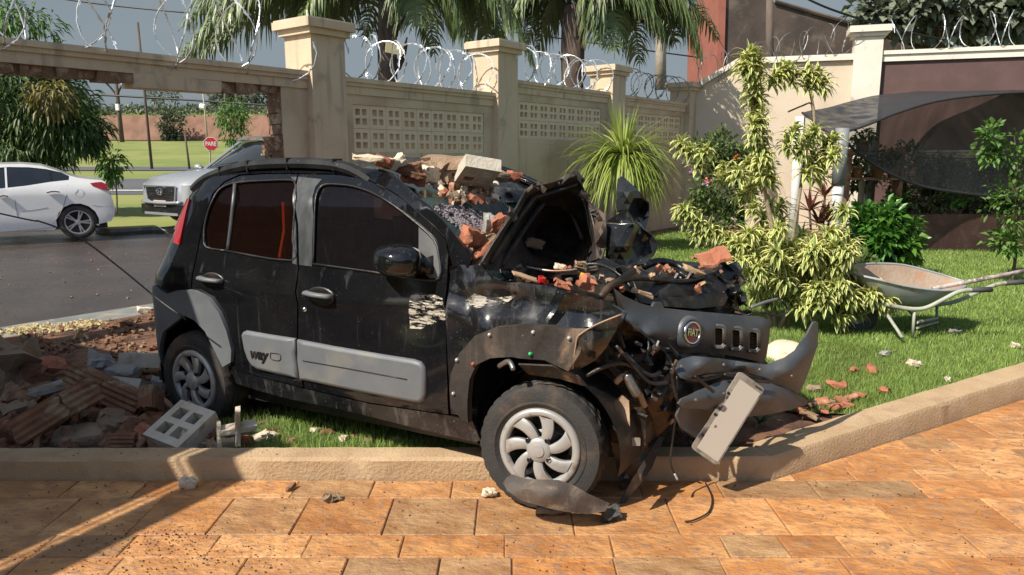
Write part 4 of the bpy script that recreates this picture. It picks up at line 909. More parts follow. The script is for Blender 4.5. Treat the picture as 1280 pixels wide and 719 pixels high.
MB().lathe([(.057, .0), (.055, .009), (.049, .011), (.046, .007), (.045, .001)], FBd, 40).build('badge_ring', m_chrome, bz, smooth=True)
MB().lathe([(.046, .002), (.03, .006), (.001, .007)], FBd, 36).build('badge', m_badge, bz, smooth=True)
lettering('FIAT', FBd @ Vector((0, 0, .0085)), brt, bup, .036, m_chrome, bz, .0015, 0, .0008, .72)
# bumper in two torn bands
bd_ = lambda x: 3.17+(x-841)/180*.62
UP = [(841, 461), (846, 453), (852, 448.5), (866.5, 445), (900, 448), (930, 452.5), (957, 455.8), (980, 447), (993, 438), (1009, 418), (1017, 403), (1021, 402), (1023, 404), (1022, 432), (1016, 450), (1011, 465), (1004, 482), (999, 492), (990, 488), (975, 479.5), (955, 471), (928, 465.5), (905, 465), (884.6, 466.6), (868, 470), (859, 475.6), (850, 472)]
bp1 = sheet('bumper', [(x, y, bd_(x)+(.05 if 440 < y < 466 and x < 960 else 0)) for x, y in UP], m_cladd, car, inner=[(880, 455, bd_(880)-.05), (930, 459, bd_(930)-.05), (980, 465, bd_(980)-.06), (1005, 445, bd_(1005)-.05)], step=6, amp=.006, freq=5, th=.012, sharp=60)
LOW = [(848, 505), (852, 499), (870, 489), (892, 479.5), (905, 475.5), (912, 475), (940, 476), (964, 479), (988, 489), (1010, 500.5), (1008, 506), (990, 512), (957, 519), (935, 521), (921, 521), (900, 514), (870, 511), (852, 511)]
sheet('bumper', [(x, y, bd_(x)-.01) for x, y in LOW], m_cladd, car, inner=[(900, 495, bd_(900)-.07), (960, 500, bd_(960)-.07), (870, 503, bd_(870)-.04)], step=6, amp=.008, freq=6, th=.012, sharp=60, seed=3)
LO2 = [(850, 509), (870, 510), (900, 513), (921, 520), (912, 530), (893, 548), (870, 547), (853, 536), (846, 520)]
sheet('bumper_lower', [(x, y, bd_(x)+.06) for x, y in LO2], m_cladd, car, inner=[(880, 528, bd_(880)+.10)], step=6, amp=.01, freq=6, th=.012, sharp=60, seed=4)
sheet('front_panel', [(790, 415, 3.42), (830, 430, 3.52), (900, 438, 3.7), (950, 444, 3.84), (962, 456, 3.86), (985, 470, 3.86), (1000, 488, 3.88), (985, 505, 3.84), (940, 516, 3.74), (880, 530, 3.58), (845, 530, 3.46), (820, 500, 3.42), (800, 460, 3.4)], m_black, car, inner=[(860, 455, 3.5), (930, 490, 3.64), (890, 480, 3.62)], step=7, amp=.03, freq=9, th=.02, seed=31)
for pts_ in ([(850, 470, 3.22), (868, 476, 3.26), (884, 474, 3.32), (900, 470, 3.4)], [(868, 470, 3.2), (880, 480, 3.22), (892, 490, 3.26)], [(905, 468, 3.36), (930, 474, 3.42), (962, 478, 3.52)], [(846, 450, 3.2), (840, 470, 3.2), (846, 500, 3.2)]): hose(pts_, .008, m_oily, 'stay')
for px_, py_ in ((852, 458), (905, 456), (950, 462), (990, 470), (870, 500), (905, 492), (950, 492)):
    MB().lathe([(.001, .004), (.006, .003), (.008, 0)], frame(at(px_, py_, bd_(px_)-.075), (1, .3, 0), (0, 0, 1), (.3, -1, 0)), 8).build('bumper_clip', m_steel, car)
sheet('bumper_brace', [(843, 474, 3.3), (860, 478, 3.36), (890, 470, 3.46), (930, 468, 3.56), (975, 482, 3.72), (964, 480, 3.72), (912, 477, 3.55), (892, 482, 3.48), (855, 502, 3.32), (846, 508, 3.28)], m_black, car, step=7, amp=.02, th=.02)
# hanging plate
m = MB(); pc = [at(924, 464, 3.37), at(955.5, 486.5, 3.37), at(896, 580.5, 3.26), at(864, 561, 3.26)]
cxp = sum(pc, Vector((0, 0, 0)))/4; ru = (pc[1]-pc[0]).normalized(); vu = (pc[0]-pc[3]).normalized(); nn_ = ru.cross(vu).normalized(); vu = nn_.cross(ru); hw, hh = (pc[1]-pc[0]).length/2, (pc[0]-pc[3]).length/2
FP = frame(cxp, ru, vu, nn_)
def rr2(w, h, r, n=4): return [(sx*(w-r)+r*math.cos(a), sy*(h-r)+r*math.sin(a)) for sx, sy, a0 in ((1, 1, 0), (-1, 1, PI/2), (-1, -1, PI), (1, -1, 1.5*PI)) for a in [a0+PI/2*i/n for i in range(n+1)]]
pl = MB().prism(rr2(hw, hh, .018), FP @ Matrix.Translation((0, 0, -.008)), .012).build('plate_holder', m_frame_, car, sharp=40)
props(pl, 'plate holder hanging askew from the torn bumper with a blank grey plate')
MB().prism(rr2(hw*.80, hh*.885, .004), FP @ Matrix.Translation((hw*.10, -hh*.035, .004)), .002).build('number_plate', m_plate, pl)
for s in (.45, -.1, -.62): MB().lathe([(.001, .006), (.006, .005), (.008, 0)], FP @ Matrix.Translation((-hw*.86, hh*s, .004)), 10).build('plate_clip', m_black, pl)
MB().tube([FP @ Vector((hw*.35, hh*.93, .006)), FP @ Vector((hw*.88, hh*.93, .006))], .003, 5).build('plate_slot', m_black, pl)
# hanging parts between wheel and bumper
sheet('headlight_mount', [(760, 400, 3.2), (775, 395, 3.2), (800, 415, 3.25), (830, 440, 3.32), (846, 462, 3.3), (848, 500, 3.32), (838, 530, 3.36), (822, 546, 3.38), (806, 535, 3.36), (790, 500, 3.3), (770, 470, 3.22), (748, 452, 3.16)], m_oily, car, inner=[(800, 450, 3.42), (820, 500, 3.2), (780, 430, 3.36)], step=6, amp=.045, freq=9, th=.015, seed=6)
sheet('arch_liner', [(735, 470, 3.30), (760, 462, 3.3), (800, 480, 3.36), (812, 540, 3.42), (805, 590, 3.42), (780, 625, 3.38), (765, 560, 3.36)], m_black, car, step=8, amp=.03, freq=8, th=.01, seed=12)
sheet('mud_flap', [(824, 545, 3.34), (830, 547, 3.33), (815, 585, 3.30), (800, 606, 3.28), (786, 622, 3.26), (776, 640, 3.22), (768, 640, 3.22), (790, 600, 3.27), (808, 572, 3.31)], m_mud, car, step=5, amp=.006, th=.006)
sheet('insulation_flap', [(765, 505, 3.22), (777, 494, 3.2), (786, 502, 3.19), (788, 540, 3.19), (787, 572, 3.18), (782, 583, 3.18), (778, 578, 3.19), (779, 548, 3.2), (775, 520, 3.21)], m_tan, car, inner=[(783, 530, 3.17)], step=5, amp=.008, th=.006)
MB().prism(rr2(.022, .018, .004), frame(at(794, 552, 3.17), (1, 0, 0), (0, .1, 1), (0, -1, .1)), .008).build('bracket', m_frame_, car)
hose([(770, 478, 3.2), (782, 470, 3.18), (796, 486, 3.18), (806, 508, 3.2)], .014, m_tan); hose([(780, 440, 3.2), (800, 462, 3.18), (815, 470, 3.18), (826, 465, 3.2)], .011); hose([(770, 432, 3.16), (790, 455, 3.15), (812, 478, 3.16), (836, 478, 3.2)], .009, m_oily)
hose([(783, 468, 3.17), (789, 480, 3.16), (797, 494, 3.16)], .024, m_steel, 'shock_absorber'); hose([(733, 470, 3.12), (752, 460, 3.12), (776, 454, 3.14), (800, 462, 3.18)], .010, m_oily, 'stay'); hose([(808, 420, 3.3), (811, 432, 3.26), (808, 446, 3.24), (812, 452, 3.24)], .006)
hose([(846, 470, 3.28), (847, 500, 3.27), (842, 540, 3.26), (838, 575, 3.25), (843, 592, 3.24)], .005, m_black, 'cable'); hose([(843, 592, 3.24), (847, 600, 3.235)], .006, m_cap, 'cable_tip')
hose([(935, 394, 3.9), (955, 391, 3.94), (975, 395, 3.98), (985, 388, 4.0), (977, 375, 4.0)], .006, m_black, 'cable'); hose([(938, 385, 3.9), (956, 378, 3.95), (972, 374, 4.0)], .009, m_clad, 'cable_end')
for i in range(34):
    px, py = rj.uniform(770, 842), rj.uniform(420, 535)
    if py > 470+(px-770)*1.0+20: continue
    a = at(px, py, 3.16+(px-770)/75*.12+rj.uniform(0, .08)); m = MB(); m.box(a, (rj.uniform(.03, .09), rj.uniform(.01, .035), rj.uniform(.004, .012)), rot(rj.uniform(-1, 1), rj.uniform(-1, 1), rj.uniform(0, 3)), jit=.006); m.build('broken_bracket', rj.choice([m_black, m_oily, m_mud, m_steel]), car)
hose([(624, 458, 3.25), (636, 452, 3.2), (642, 462, 3.16)], .012, m_steel, 'shock_absorber')
sheet('liner_edge', [(648, 456, 3.16), (690, 458, 3.12), (722, 470, 3.1), (734, 484, 3.12), (700, 474, 3.16), (660, 468, 3.2)], m_mud, car, step=6, amp=.006, th=.008)
# liner scrap squashed under the wheel
m_scrap = M_('dusty_liner', (.10, .072, .052), (.05, .04, .034), scale=4, rough=.7, bump=.3, bscale=30, c3=(.2, .15, .11), s3=6, t3=.6)
sheet('liner_scrap', [(629, 604, 3.03), (633, 597, 3.04), (640, 593, 3.06), (660, 599, 3.03), (698, 600, 3.0), (718, 607, 3.0), (735, 617, 3.0), (762, 629, 3.05), (757, 639, 3.02), (735, 643, 2.98), (706, 640, 2.96), (680, 634, 2.97), (652, 626, 2.99), (634, 614, 3.01)], m_scrap, car, inner=[(690, 620, 2.95), (660, 612, 2.98)], step=6, amp=.008, th=.008)
# windscreen, far pillar, scuttle
def onroof(px, py, z):
    d = ray(px, py); o = C0-CO; t = (z-o.dot(cu))/d.dot(cu); return C0+d*t
wsd = lambda p: p
m = MB(); vs = []; nx, ny = 14, 16
for i in range(nx+1):
    s = i/nx
    for j in range(ny+1):
        q = -1+2*j/ny; x = 1.48+.50*s+.05*(1-q*q); z = 1.395-.385*s+.03*(1-q*q)*(1-s); y = q*(.57+.13*s)
        sag = .13*math.exp(-((s-.25)/.35)**2-((q-.25)/.55)**2)
        vs.append(cw(x, y, z-sag+.008*noise.noise(Vector((x*14, y*14, 0)))))
m.add(vs, [(i*(ny+1)+j, i*(ny+1)+j+1, (i+1)*(ny+1)+j+1, (i+1)*(ny+1)+j)[::-1] for i in range(nx) for j in range(ny)]); ws = m.build('windscreen', m_wglass, car, sharp=20)
def wsp(s, q, h=0):
    x = 1.48+.50*s+.05*(1-q*q); z = 1.395-.385*s+.03*(1-q*q)*(1-s); y = q*(.57+.13*s)
    return cw(x, y, z-.13*math.exp(-((s-.25)/.35)**2-((q-.25)/.55)**2)+h)
m = MB()
for k in range(9000):
    s, q = random.uniform(.12, .98), random.uniform(-.95, .05)
    e = noise.noise(Vector((s*5, q*5, 9)))*.35
    px_, py_ = proj(wsp(s, q))
    if not inpoly(px_, py_, [(543, 264), (552, 252), (575, 250), (600, 262), (612, 278), (606, 293), (590, 297), (570, 284)]) or noise.noise(Vector((px_*.09, py_*.09, 4))) < -.32: continue
    r = random.uniform(.004, .010); m.box(wsp(s, q, .004+random.random()*.012), (r, r, r*.8), rot(random.random()*3, random.random()*3, random.random()*3), jit=.001)
props(m.build('glass_crumbs', m_crumb, ws), kind='stuff')
sheet('far_pillar', [(606, 214, 4.95), (622, 211, 5.0), (640, 217, 4.98), (660, 226, 4.92), (676, 234, 4.85), (664, 244, 4.72), (648, 252, 4.62), (622, 254, 4.6), (604, 252, 4.62), (596, 244, 4.7)], m_paintd, car, inner=[(636, 232, 4.72)], step=6, amp=.015, freq=8, th=.012, seed=21)
MB().tube(smooth_path([at(606, 212, 4.96), at(622, 210, 5.0), at(650, 220, 4.95), at(682, 236, 4.82), at(700, 262, 4.78), at(716, 300, 4.72)], 3), .022, 7).build('far_pillar_frame', m_paint, car, smooth=True)
# ------------------------------------------------------------------ carport beside the camera (it throws the shade over the left of the yard)
m_slab = M_('carport_concrete', (.42, .38, .32), (.36, .32, .27), scale=2, rough=.9)
m_dsteel = M_('dark_steel', (.05, .05, .05), rough=.5, metal=.6)
GD = Vector((.451, .8925, 0)); GN = Vector((-.8925, .451, 0)); HC = 2.9
E0 = Vector((-1.476, 3.295, 0))+Vector((TO_SUN.x, TO_SUN.y, 0))*(HC/TO_SUN.z)
def cbox(m, s0, s1, n0, n1, z0, z1): return m.box(E0+GD*(s0+s1)/2+GN*(n0+n1)/2+Vector((0, 0, (z0+z1)/2)), (s1-s0, n1-n0, z1-z0), frame((0, 0, 0), GD, GN, (0, 0, 1)))
se = 1.45
port = thing('carport', E0+GN*3, 'flat concrete carport roof with a slotted edge at the left of the yard', 'carport')
m = MB(); cbox(m, -5, .62, .34, 4.0, HC, HC+.14); cbox(m, .62, se, .56, 4.0, HC+.002, HC+.138); m.build('roof_slab', m_slab, port)
sb = .62
m = MB(); cbox(m, -5, sb, 0, .17, HC-.02, HC+.06); m.build('edge_beam', m_slab, port)
for n_ in (.20, .245, .29): MB().tube([E0+GD*-5+GN*n_+Vector((0, 0, HC+.03)), E0+GD*sb+GN*n_+Vector((0, 0, HC+.03))], .009, 6).build('edge_bar', m_dsteel, port)
m = MB(); cbox(m, -5, se, 4.0, 4.15, -.05, HC+.14); m.build('added_side_wall', m_slab, port)  # unseen wall added to give the car doors a dark reflection
for s_, n_ in ((1.1, 3.4), (-4, 3.4), (-4, .6)):
    m = MB(); cbox(m, s_, s_+.25, n_, n_+.25, -.05, HC); m.build('post', m_slab, port)

# ------------------------------------------------------------------ unseen building added behind the camera to darken the car's reflections
m_house = M_('house_paint', (.34, .25, .17), (.30, .22, .15), scale=1.2, rough=.85); m_tile = M_('house_roof', (.22, .09, .055), (.17, .07, .045), scale=3, rough=.85); m_dglass0 = M_('house_glass', (.01, .012, .014), rough=.05)
hs = thing('added_house', Vector((0, -5.5, 0)), 'unseen single storey building added to darken reflections in the car', 'added_house')
MB().box((1, -6.5, 1.55), (20, 2, 3.2)).build('wall', m_house, hs); m = MB(); m.prism([(-4.0, 3.15), (4.6, 3.15), (0, 5.0)], frame((-10, -8.5, 0), (0, 1, 0), (0, 0, 1), (1, 0, 0)), 22); m.build('roof', m_tile, hs)
for x in (-5.5, -1.6, 4.2): w_ = MB().box((x, -5.49, 1.55), (1.7, .06, 1.2)).build('window', m_trim if 'm_trim' in globals() else m_house, hs); MB().box((x, -5.455, 1.55), (1.56, .02, 1.06)).build('pane', m_dglass0, w_)
d_ = MB().box((1.4, -5.48, 1.1), (1.0, .08, 2.15)).build('door', m_dsteel, hs); MB().box((1.78, -5.42, 1.05), (.04, .05, .14)).build('handle', m_slab, d_)
# ------------------------------------------------------------------ leaves
class LV:
    """thousands of small folded leaves, one mesh"""
    def __init__(s): s.v = []; s.n = 0
    def add(s, P, D, L, Wd, fold=.12, droop=.0, roll=None):
        P = np.asarray(P, float); D = np.asarray(D, float); n = len(P); D = D/np.maximum(1e-6, np.linalg.norm(D, axis=1, keepdims=True))
        Lr = (np.broadcast_to(L, n) if np.ndim(L) else np.full(n, L))[:, None]; Wr = (np.broadcast_to(Wd, n) if np.ndim(Wd) else np.full(n, Wd))[:, None]
        up = np.tile([0., 0, 1], (n, 1))+rng.normal(0, .45 if roll is None else roll, (n, 3)); Sd = np.cross(D, up); Sd /= np.maximum(1e-6, np.linalg.norm(Sd, axis=1, keepdims=True)); U = np.cross(Sd, D)
        tip = P+D*Lr; tip[:, 2] -= (Lr[:, 0]*droop)
        mid = P+D*Lr*.5+U*Lr*fold
        s.v.append(np.stack([P, mid+Sd*Wr*.5, tip, mid-Sd*Wr*.5, mid-U*Lr*fold*.8], 1)); s.n += n
    def build(s, name, mat, parent=None, loc=None):
        v = np.concatenate(s.v); n = len(v); org = parent_org(parent) if parent is not None else Vector(loc or (0, 0, 0))
        v = v-np.array(org); me = bpy.data.meshes.new(name); me.vertices.add(n*5); me.vertices.foreach_set('co', v.ravel())
        k = np.arange(n)[:, None]*5; loops = (k+np.array([[0, 1, 2, 4, 0, 4, 2, 3]])).ravel()
        me.loops.add(n*8); me.loops.foreach_set('vertex_index', loops.astype(np.int32))
        me.polygons.add(n*2); me.polygons.foreach_set('loop_start', (np.arange(n*2)*4).astype(np.int32))
        me.materials.append(mat); me.update(calc_edges=True); me.validate()
        o = bpy.data.objects.new(name, me); COL.objects.link(o)
        if parent is not None: o.parent = parent
        else: o.location = org
        return o
def sph(n): d = rng.normal(size=(n, 3)); return d/np.linalg.norm(d, axis=1, keepdims=True)
def clumps(lv, cen, rad, nc, nl, cr, L, Wd, droop=.2, out=.8, squash=1, shell=.55, fold=.12, down=0):
    """leaf clumps spread through an ellipsoid; leaves point outwards from their twig"""
    cs = []
    for k in range(nc):
        d = sph(1)[0]; r = shell+(1-shell)*rng.random()
        c = np.array(cen)+d*np.array(rad)*r; cs.append(c)
        n = max(4, int(nl*(.6+.8*rng.random()))); q = sph(n)*np.array([1, 1, squash]); P = c+q*cr*rng.random((n, 1))**.5
        D = q*.6+d*out*.5+rng.normal(0, .3, (n, 3)); D[:, 2] -= down
        lv.add(P, D, L*(.7+.6*rng.random(n)), Wd*(.8+.4*rng.random(n)), fold, droop)
    return cs
def lmat(name, c1, c2, c3=None, transl=.3, rough=.5, isl=.35): return M_(name, c1, c2, scale=1.6, rough=rough, isl=isl, transl=transl, c3=c3, s3=1.1, t3=.58, w3=.12)
m_bark = M_('bark', (.13, .095, .065), (.08, .06, .042), scale=8, rough=.95, bump=.8, bscale=20, stretch=(1, 1, .3))
m_barkp = M_('pale_stem', (.30, .235, .16), (.22, .165, .11), scale=9, rough=.9, bump=.4, bscale=30)
m_mango = lmat('dark_tree_leaf', (.06, .11, .028), (.085, .14, .036), (.12, .17, .055))
m_mangoy = lmat('yellow_tree_leaf', (.20, .17, .05), (.16, .15, .04))
m_lime = lmat('young_leaf', (.08, .17, .03), (.12, .22, .04))
m_hazed = lmat('hazed_leaf', (.075, .10, .055), (.095, .12, .065), transl=.15)  # distant greenery: haze put into the leaf colour by greying it
m_grey = lmat('grey_leaf', (.13, .16, .105), (.19, .21, .15), (.08, .11, .06), transl=.2)
m_gloss = lmat('glossy_leaf', (.05, .15, .02), (.08, .20, .03), (.12, .24, .04), rough=.3)
m_fine = lmat('shrub_leaf', (.085, .14, .035), (.12, .17, .045), (.16, .2, .06))
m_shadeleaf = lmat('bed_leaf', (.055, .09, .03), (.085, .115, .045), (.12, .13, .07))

def tree(name, base, trunk, crown, mat, label, cat, group=None, bark=None, branches=5, seed=0, extra=None):
    """trunk: (height, radius); crown: list of (centre, radii, nclumps, nleaves, clump radius, leaf L, leaf W, droop, down)"""
    t = thing(name, base, label, cat, group); b = Vector(base); rd_ = random.Random(seed); m = MB()
    top = b+Vector((rd_.uniform(-.1, .1)*trunk[0], rd_.uniform(-.1, .1)*trunk[0], trunk[0]))
    m.tube(smooth_path([b, b.lerp(top, .5)+Vector((rd_.uniform(-.04, .04)*trunk[0], 0, 0)), top], 3), [trunk[1]*(1.15-.4*i/6) for i in range(7)], 8)
    lv = LV(); cc = []
    for c in crown: cc += clumps(lv, c[0], c[1], c[2], c[3], c[4], c[5], c[6], c[7] if len(c) > 7 else .2, down=c[8] if len(c) > 8 else 0)
    for c in rd_.sample(cc, min(branches, len(cc))):
        c = Vector(c); m.tube(bez(top, top.lerp(c, .5)+Vector((0, 0, .12*trunk[0])), c, 5), [trunk[1]*(.6-.09*i) for i in range(6)], 5)
    m.build('trunk', bark or m_bark, t, smooth=True); lv.build('crown', mat, t)
    if extra: extra(t)
    return t
# mango behind the white car
mc = at(14, 118, 19)
def yel(t):
    lv = LV(); c = at(62, 122, 18.0); clumps(lv, c, (.5, .4, .35), 14, 40, .3, .24, .05, .3, down=.8); lv.build('yellowing_crown', m_mangoy, t)
    lv = LV(); clumps(lv, at(12, 26, 19), (.9, .8, .35), 16, 40, .35, .22, .06, .3, down=.3); lv.build('light_green_crown', m_lime, t)  # top of the crown in a lighter green leaf
tree('broadleaf_tree', gp(20, 268, -.02), (2.0, .13), [((mc.x-.4, mc.y, mc.z), (2.1, 1.8, 1.5), 120, 70, .42, .26, .06, .3, .5), ((at(84, 160, 18.6)), (.75, .8, .6), 36, 55, .3, .25, .055, .3, .6), ((at(20, 185, 18.6)), (1.4, .8, .5), 50, 55, .32, .25, .055, .3, .6)], m_mango, 'dark broadleaf tree with one yellowing bunch behind the white sedan', 'tree', seed=3, extra=yel)
def sapling(px, py, Y, hpx, cx, cy, rx, ry, label, seed, nc=16):
    b = at(px, py, Y); s = Y/FPX; c = at(cx, cy, Y)
    tree('sapling', b, ((py-cy)*s*.75, .02), [(c, (rx*s, rx*s, ry*s), nc, 26, .22, .17, .065, .3, .4)], m_lime, label, 'sapling', seed=seed, branches=6)
sapling(146, 268, 18.6, 95, 140, 208, 9, 24, 'spindly sapling with few dark leaves on the verge behind the white sedan', 5, 13)
sapling(293, 232, 27, 60, 291, 152, 17, 26, 'leafy young tree on the verge between the stop sign and the broken wall', 8, 26)
def bush(name, px, py, Y, w, h, label, mat=None, group=None, seed=0, n=40, L=.5):
    s = Y/FPX; b = at(px, py, Y)
    tree(name, b, (h*s*.4, .06+h*s*.01), [(b+Vector((0, 0, h*s*.55)), (w*s/2, w*s/2, h*s*.5), n, 26, h*s*.16, L, L*.5, .1)], mat or m_hazed, label, 'tree' if 'tree' in name else 'bush', group, seed=seed, branches=4)
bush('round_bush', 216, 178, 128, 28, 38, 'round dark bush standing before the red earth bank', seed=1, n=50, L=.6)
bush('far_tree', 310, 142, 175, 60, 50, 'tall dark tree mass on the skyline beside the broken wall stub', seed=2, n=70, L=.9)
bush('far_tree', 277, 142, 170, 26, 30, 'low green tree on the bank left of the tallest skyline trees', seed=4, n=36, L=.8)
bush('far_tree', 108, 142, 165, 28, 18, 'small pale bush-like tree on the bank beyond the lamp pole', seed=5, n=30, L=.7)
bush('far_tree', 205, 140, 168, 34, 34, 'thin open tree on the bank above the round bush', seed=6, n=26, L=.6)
lv = LV()
for k in range(700):
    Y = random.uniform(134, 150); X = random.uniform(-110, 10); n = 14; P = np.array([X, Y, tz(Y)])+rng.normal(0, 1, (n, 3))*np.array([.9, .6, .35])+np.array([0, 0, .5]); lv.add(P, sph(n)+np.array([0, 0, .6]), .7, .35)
props(lv.build('undergrowth', m_hazed), kind='stuff')

# poles, lamp, wires, sign
m_wood = M_('pole_wood', (.12, .09, .07), (.08, .06, .05), scale=6, rough=.9, stretch=(1, 1, .2))
m_pale = M_('pale_concrete', (.42, .37, .29), (.34, .29, .22), scale=5, rough=.9)
m_lampw = M_('lamp_white', (.7, .7, .7), rough=.4)
m_cable = M_('cable_black', (.012, .012, .012), rough=.5)
def pole(px, py, qx, qy, Y, r, mat, label, name='utility_pole', cat='pole', group=None, rt=.7):
    a, b = at(px, py, Y), at(qx, qy, Y); t = thing(name, a, label, cat, group); MB().tube([a, a.lerp(b, .5), b], [r, r*(1+rt)/2, r*rt], 8).build('shaft', mat, t, smooth=True); return t
p = pole(153, 180, 143, 84, 122, .38, m_wood, 'leaning wooden lamp pole with twin lamp arms on the field', cat='lamp pole')
for (ex, ey, cx, cy) in ((130, 102, 137, 104), (154, 106, 149, 108)):
    MB().tube(bez(at(147, 121, 122), at(cx, cy+2, 122), at(ex, ey, 122), 6), .16, 5).build('lamp_arm', m_dsteel, p); MB().tube([at(ex-1.5, ey, 121.8), at(ex+1.5, ey, 121.8)], .34, 6).build('lamp_head', m_lampw, p)
MB().box(at(147, 134, 121.5), (.5, .5, 1)).build('junction_box', m_lampw, p)
pole(190, 212, 172, 28, 56, .11, m_wood, 'tall thin leaning dark post seen through the gap and above the beam', 'thin_post', rt=.8)
pole(237, 212, 231, 166, 56, .09, m_wood, 'short dark post on the field left of the stop sign', 'thin_post')
p = pole(260, 182, 252, 98, 100, .13, m_pale, 'slender pale pole with a small white lamp behind the stop sign', 'street_lamp', 'lamp pole'); MB().tube([at(250, 133, 99), at(256, 134, 99)], .38, 7).build('lamp_head', m_lampw, p)
for (px, y0, y1, lb) in ((282, 142, 113, 'far utility pole left of the two poles near the broken wall'), (296, 142, 103, 'far thicker utility pole right beside the broken wall edge')):
    p = pole(px, y0, px-1, y1, 160, .35, m_wood, lb); MB().tube([at(px-6, y1+3, 160), at(px+5, y1+3, 160)], .2, 5).build('crossarm', m_wood, p)
def wire(pts, r, label, mat=None, name='power_cable', k=6):
    P = smooth_path([at(*p) for p in pts], k); o = MB().tube(P, r, 5).build(name, mat or m_cable, loc=P[0], smooth=True); return props(o, label, 'cable')
wire([(60, -4, 16), (150, 8, 16), (300, 22, 16), (480, 40, 18)], .018, 'dark overhead cable crossing the sky above the broken beam')
wire([(80, 117, 121), (147, 120, 121), (250, 126, 121), (340, 132, 121)], .16, 'far overhead line running past the twin lamp pole')
wire([(640, 40, 26), (700, 48, 26), (800, 62, 26), (905, 76, 26)], .025, 'thin overhead cable behind the second palm and the pale pole')
wire([(1000, -6, 20), (1040, 12, 20), (1110, 34, 20.5), (1180, 50, 21)], .03, 'black overhead cable in front of the terracotta building')
sg = at(263.5, 180, 34); st = thing('stop_sign', at(262, 224, 34), 'red octagonal stop sign on a thin post behind the silver SUV', 'road sign')
m_signr = M_('sign_red', (.62, .04, .03), (.55, .035, .03), scale=8, rough=.4); m_signw = M_('sign_white', (.8, .8, .78), rough=.4)
vd = (C0-sg); vd.z = 0; vd.normalize(); rt_ = Vector((0, 0, 1)).cross(vd); FS = frame(sg, rt_, (0, 0, 1), vd)
oc = lambda r: [(r*math.cos(PI/8+k*PI/4), r*math.sin(PI/8+k*PI/4)) for k in range(8)]
MB().prism(oc(.325), FS @ Matrix.Translation((0, 0, -.01)), .012).build('sign_border', m_signw, st); fc = MB().prism(oc(.30), FS @ Matrix.Translation((0, 0, .004)), .004).build('sign_face', m_signr, st)
lettering('PARE', FS @ Vector((0, 0, .010)), rt_, (0, 0, 1), .19, m_signw, fc, .001, 0, .006, .78); MB().tube([at(262, 224, 34.05), sg-vd*.03+Vector((0, 0, .2))], .035, 6).build('post', m_pale, st)

# ------------------------------------------------------------------ palms outside the wall
m_frond = lmat('palm_leaflet', (.12, .175, .06), (.155, .21, .07), (.21, .25, .10), transl=.3, rough=.4)
m_rach = M_('palm_rachis', (.16, .16, .06), (.12, .12, .05), scale=5, rough=.6)
m_palmt = M_('palm_trunk', (.13, .10, .08), (.075, .055, .045), scale=5, rough=.95, bump=1, bscale=14, stretch=(1, 1, .4))
def frond_mesh(a, c, b, ll=.65, pairs=64, seed=0):
    rd_ = random.Random(seed); path = bez(a, c, b, 16); m = MB(); m.tube(path, [.035*(1-.85*i/16) for i in range(17)], 5); v = []; f = []
    for k in range(pairs):
        s = .10+.9*k/pairs; i = min(15, int(s*16)); p = path[i].lerp(path[i+1], s*16-i); t = (path[i+1]-path[i]).normalized(); sd = t.cross(Vector((0, 0, 1))).normalized(); env = math.sin(PI*min(1, .18+s*.85))**.5
        for sg_ in (-1, 1):
            d = (sd*sg_*rd_.uniform(.5, 1)+t*rd_.uniform(.3, .8)+Vector((0, 0, rd_.uniform(.0, .5)))).normalized(); L = ll*env*rd_.uniform(.75, 1.15); w = .0145; o = len(v); q = p; hang = rd_.uniform(.9, 1.5)
            for j in range(5):
                ww = w*(1, 1.3, 1.1, .7, .1)[j]; wd = (t-d*t.dot(d)); wd = wd.normalized() if wd.length > .01 else t
                v += [q+wd*ww, q-wd*ww]; q = q+d*(L/4); d = (d+Vector((0, 0, -.55*hang))).normalized()
            f += [(o+2*j, o+2*j+1, o+2*j+3, o+2*j+2) for j in range(4)]
    m.add(v, f, 1); return m
def palm(name, base, trunk_pts, radii, crown, fronds, label, Y, skirt=True):
    t = thing(name, base, label, 'palm tree'); MB().tube(smooth_path(trunk_pts, 3), radii, 12).build('trunk', m_palmt, t, smooth=True)
    if skirt:
        for k in range(16):
            a = 2*PI*k/16*2.4; h = trunk_pts[-1].z-.35-1.5*k/16; r = .17
            c = Vector((trunk_pts[-1].x, trunk_pts[-1].y, h)); d = Vector((math.cos(a), math.sin(a), 0)); m = MB(); m.tube([c+d*r*.7, c+d*(r+.06)+Vector((0, 0, .2)), c+d*(r+.13)+Vector((0, 0, .42))], [.07, .05, .02], 5, flat=.5); m.build('leaf_stub', m_palmt, t)
    for k, (cx, cy, ex, ey, dy, ll) in enumerate(fronds):
        frond_mesh(crown, at(cx, cy, Y+dy*.5), at(ex, ey+20, Y+dy), ll*1.5, 104, k+int(Y)).build('frond', [m_rach, m_frond], t)
Y1 = 13.4
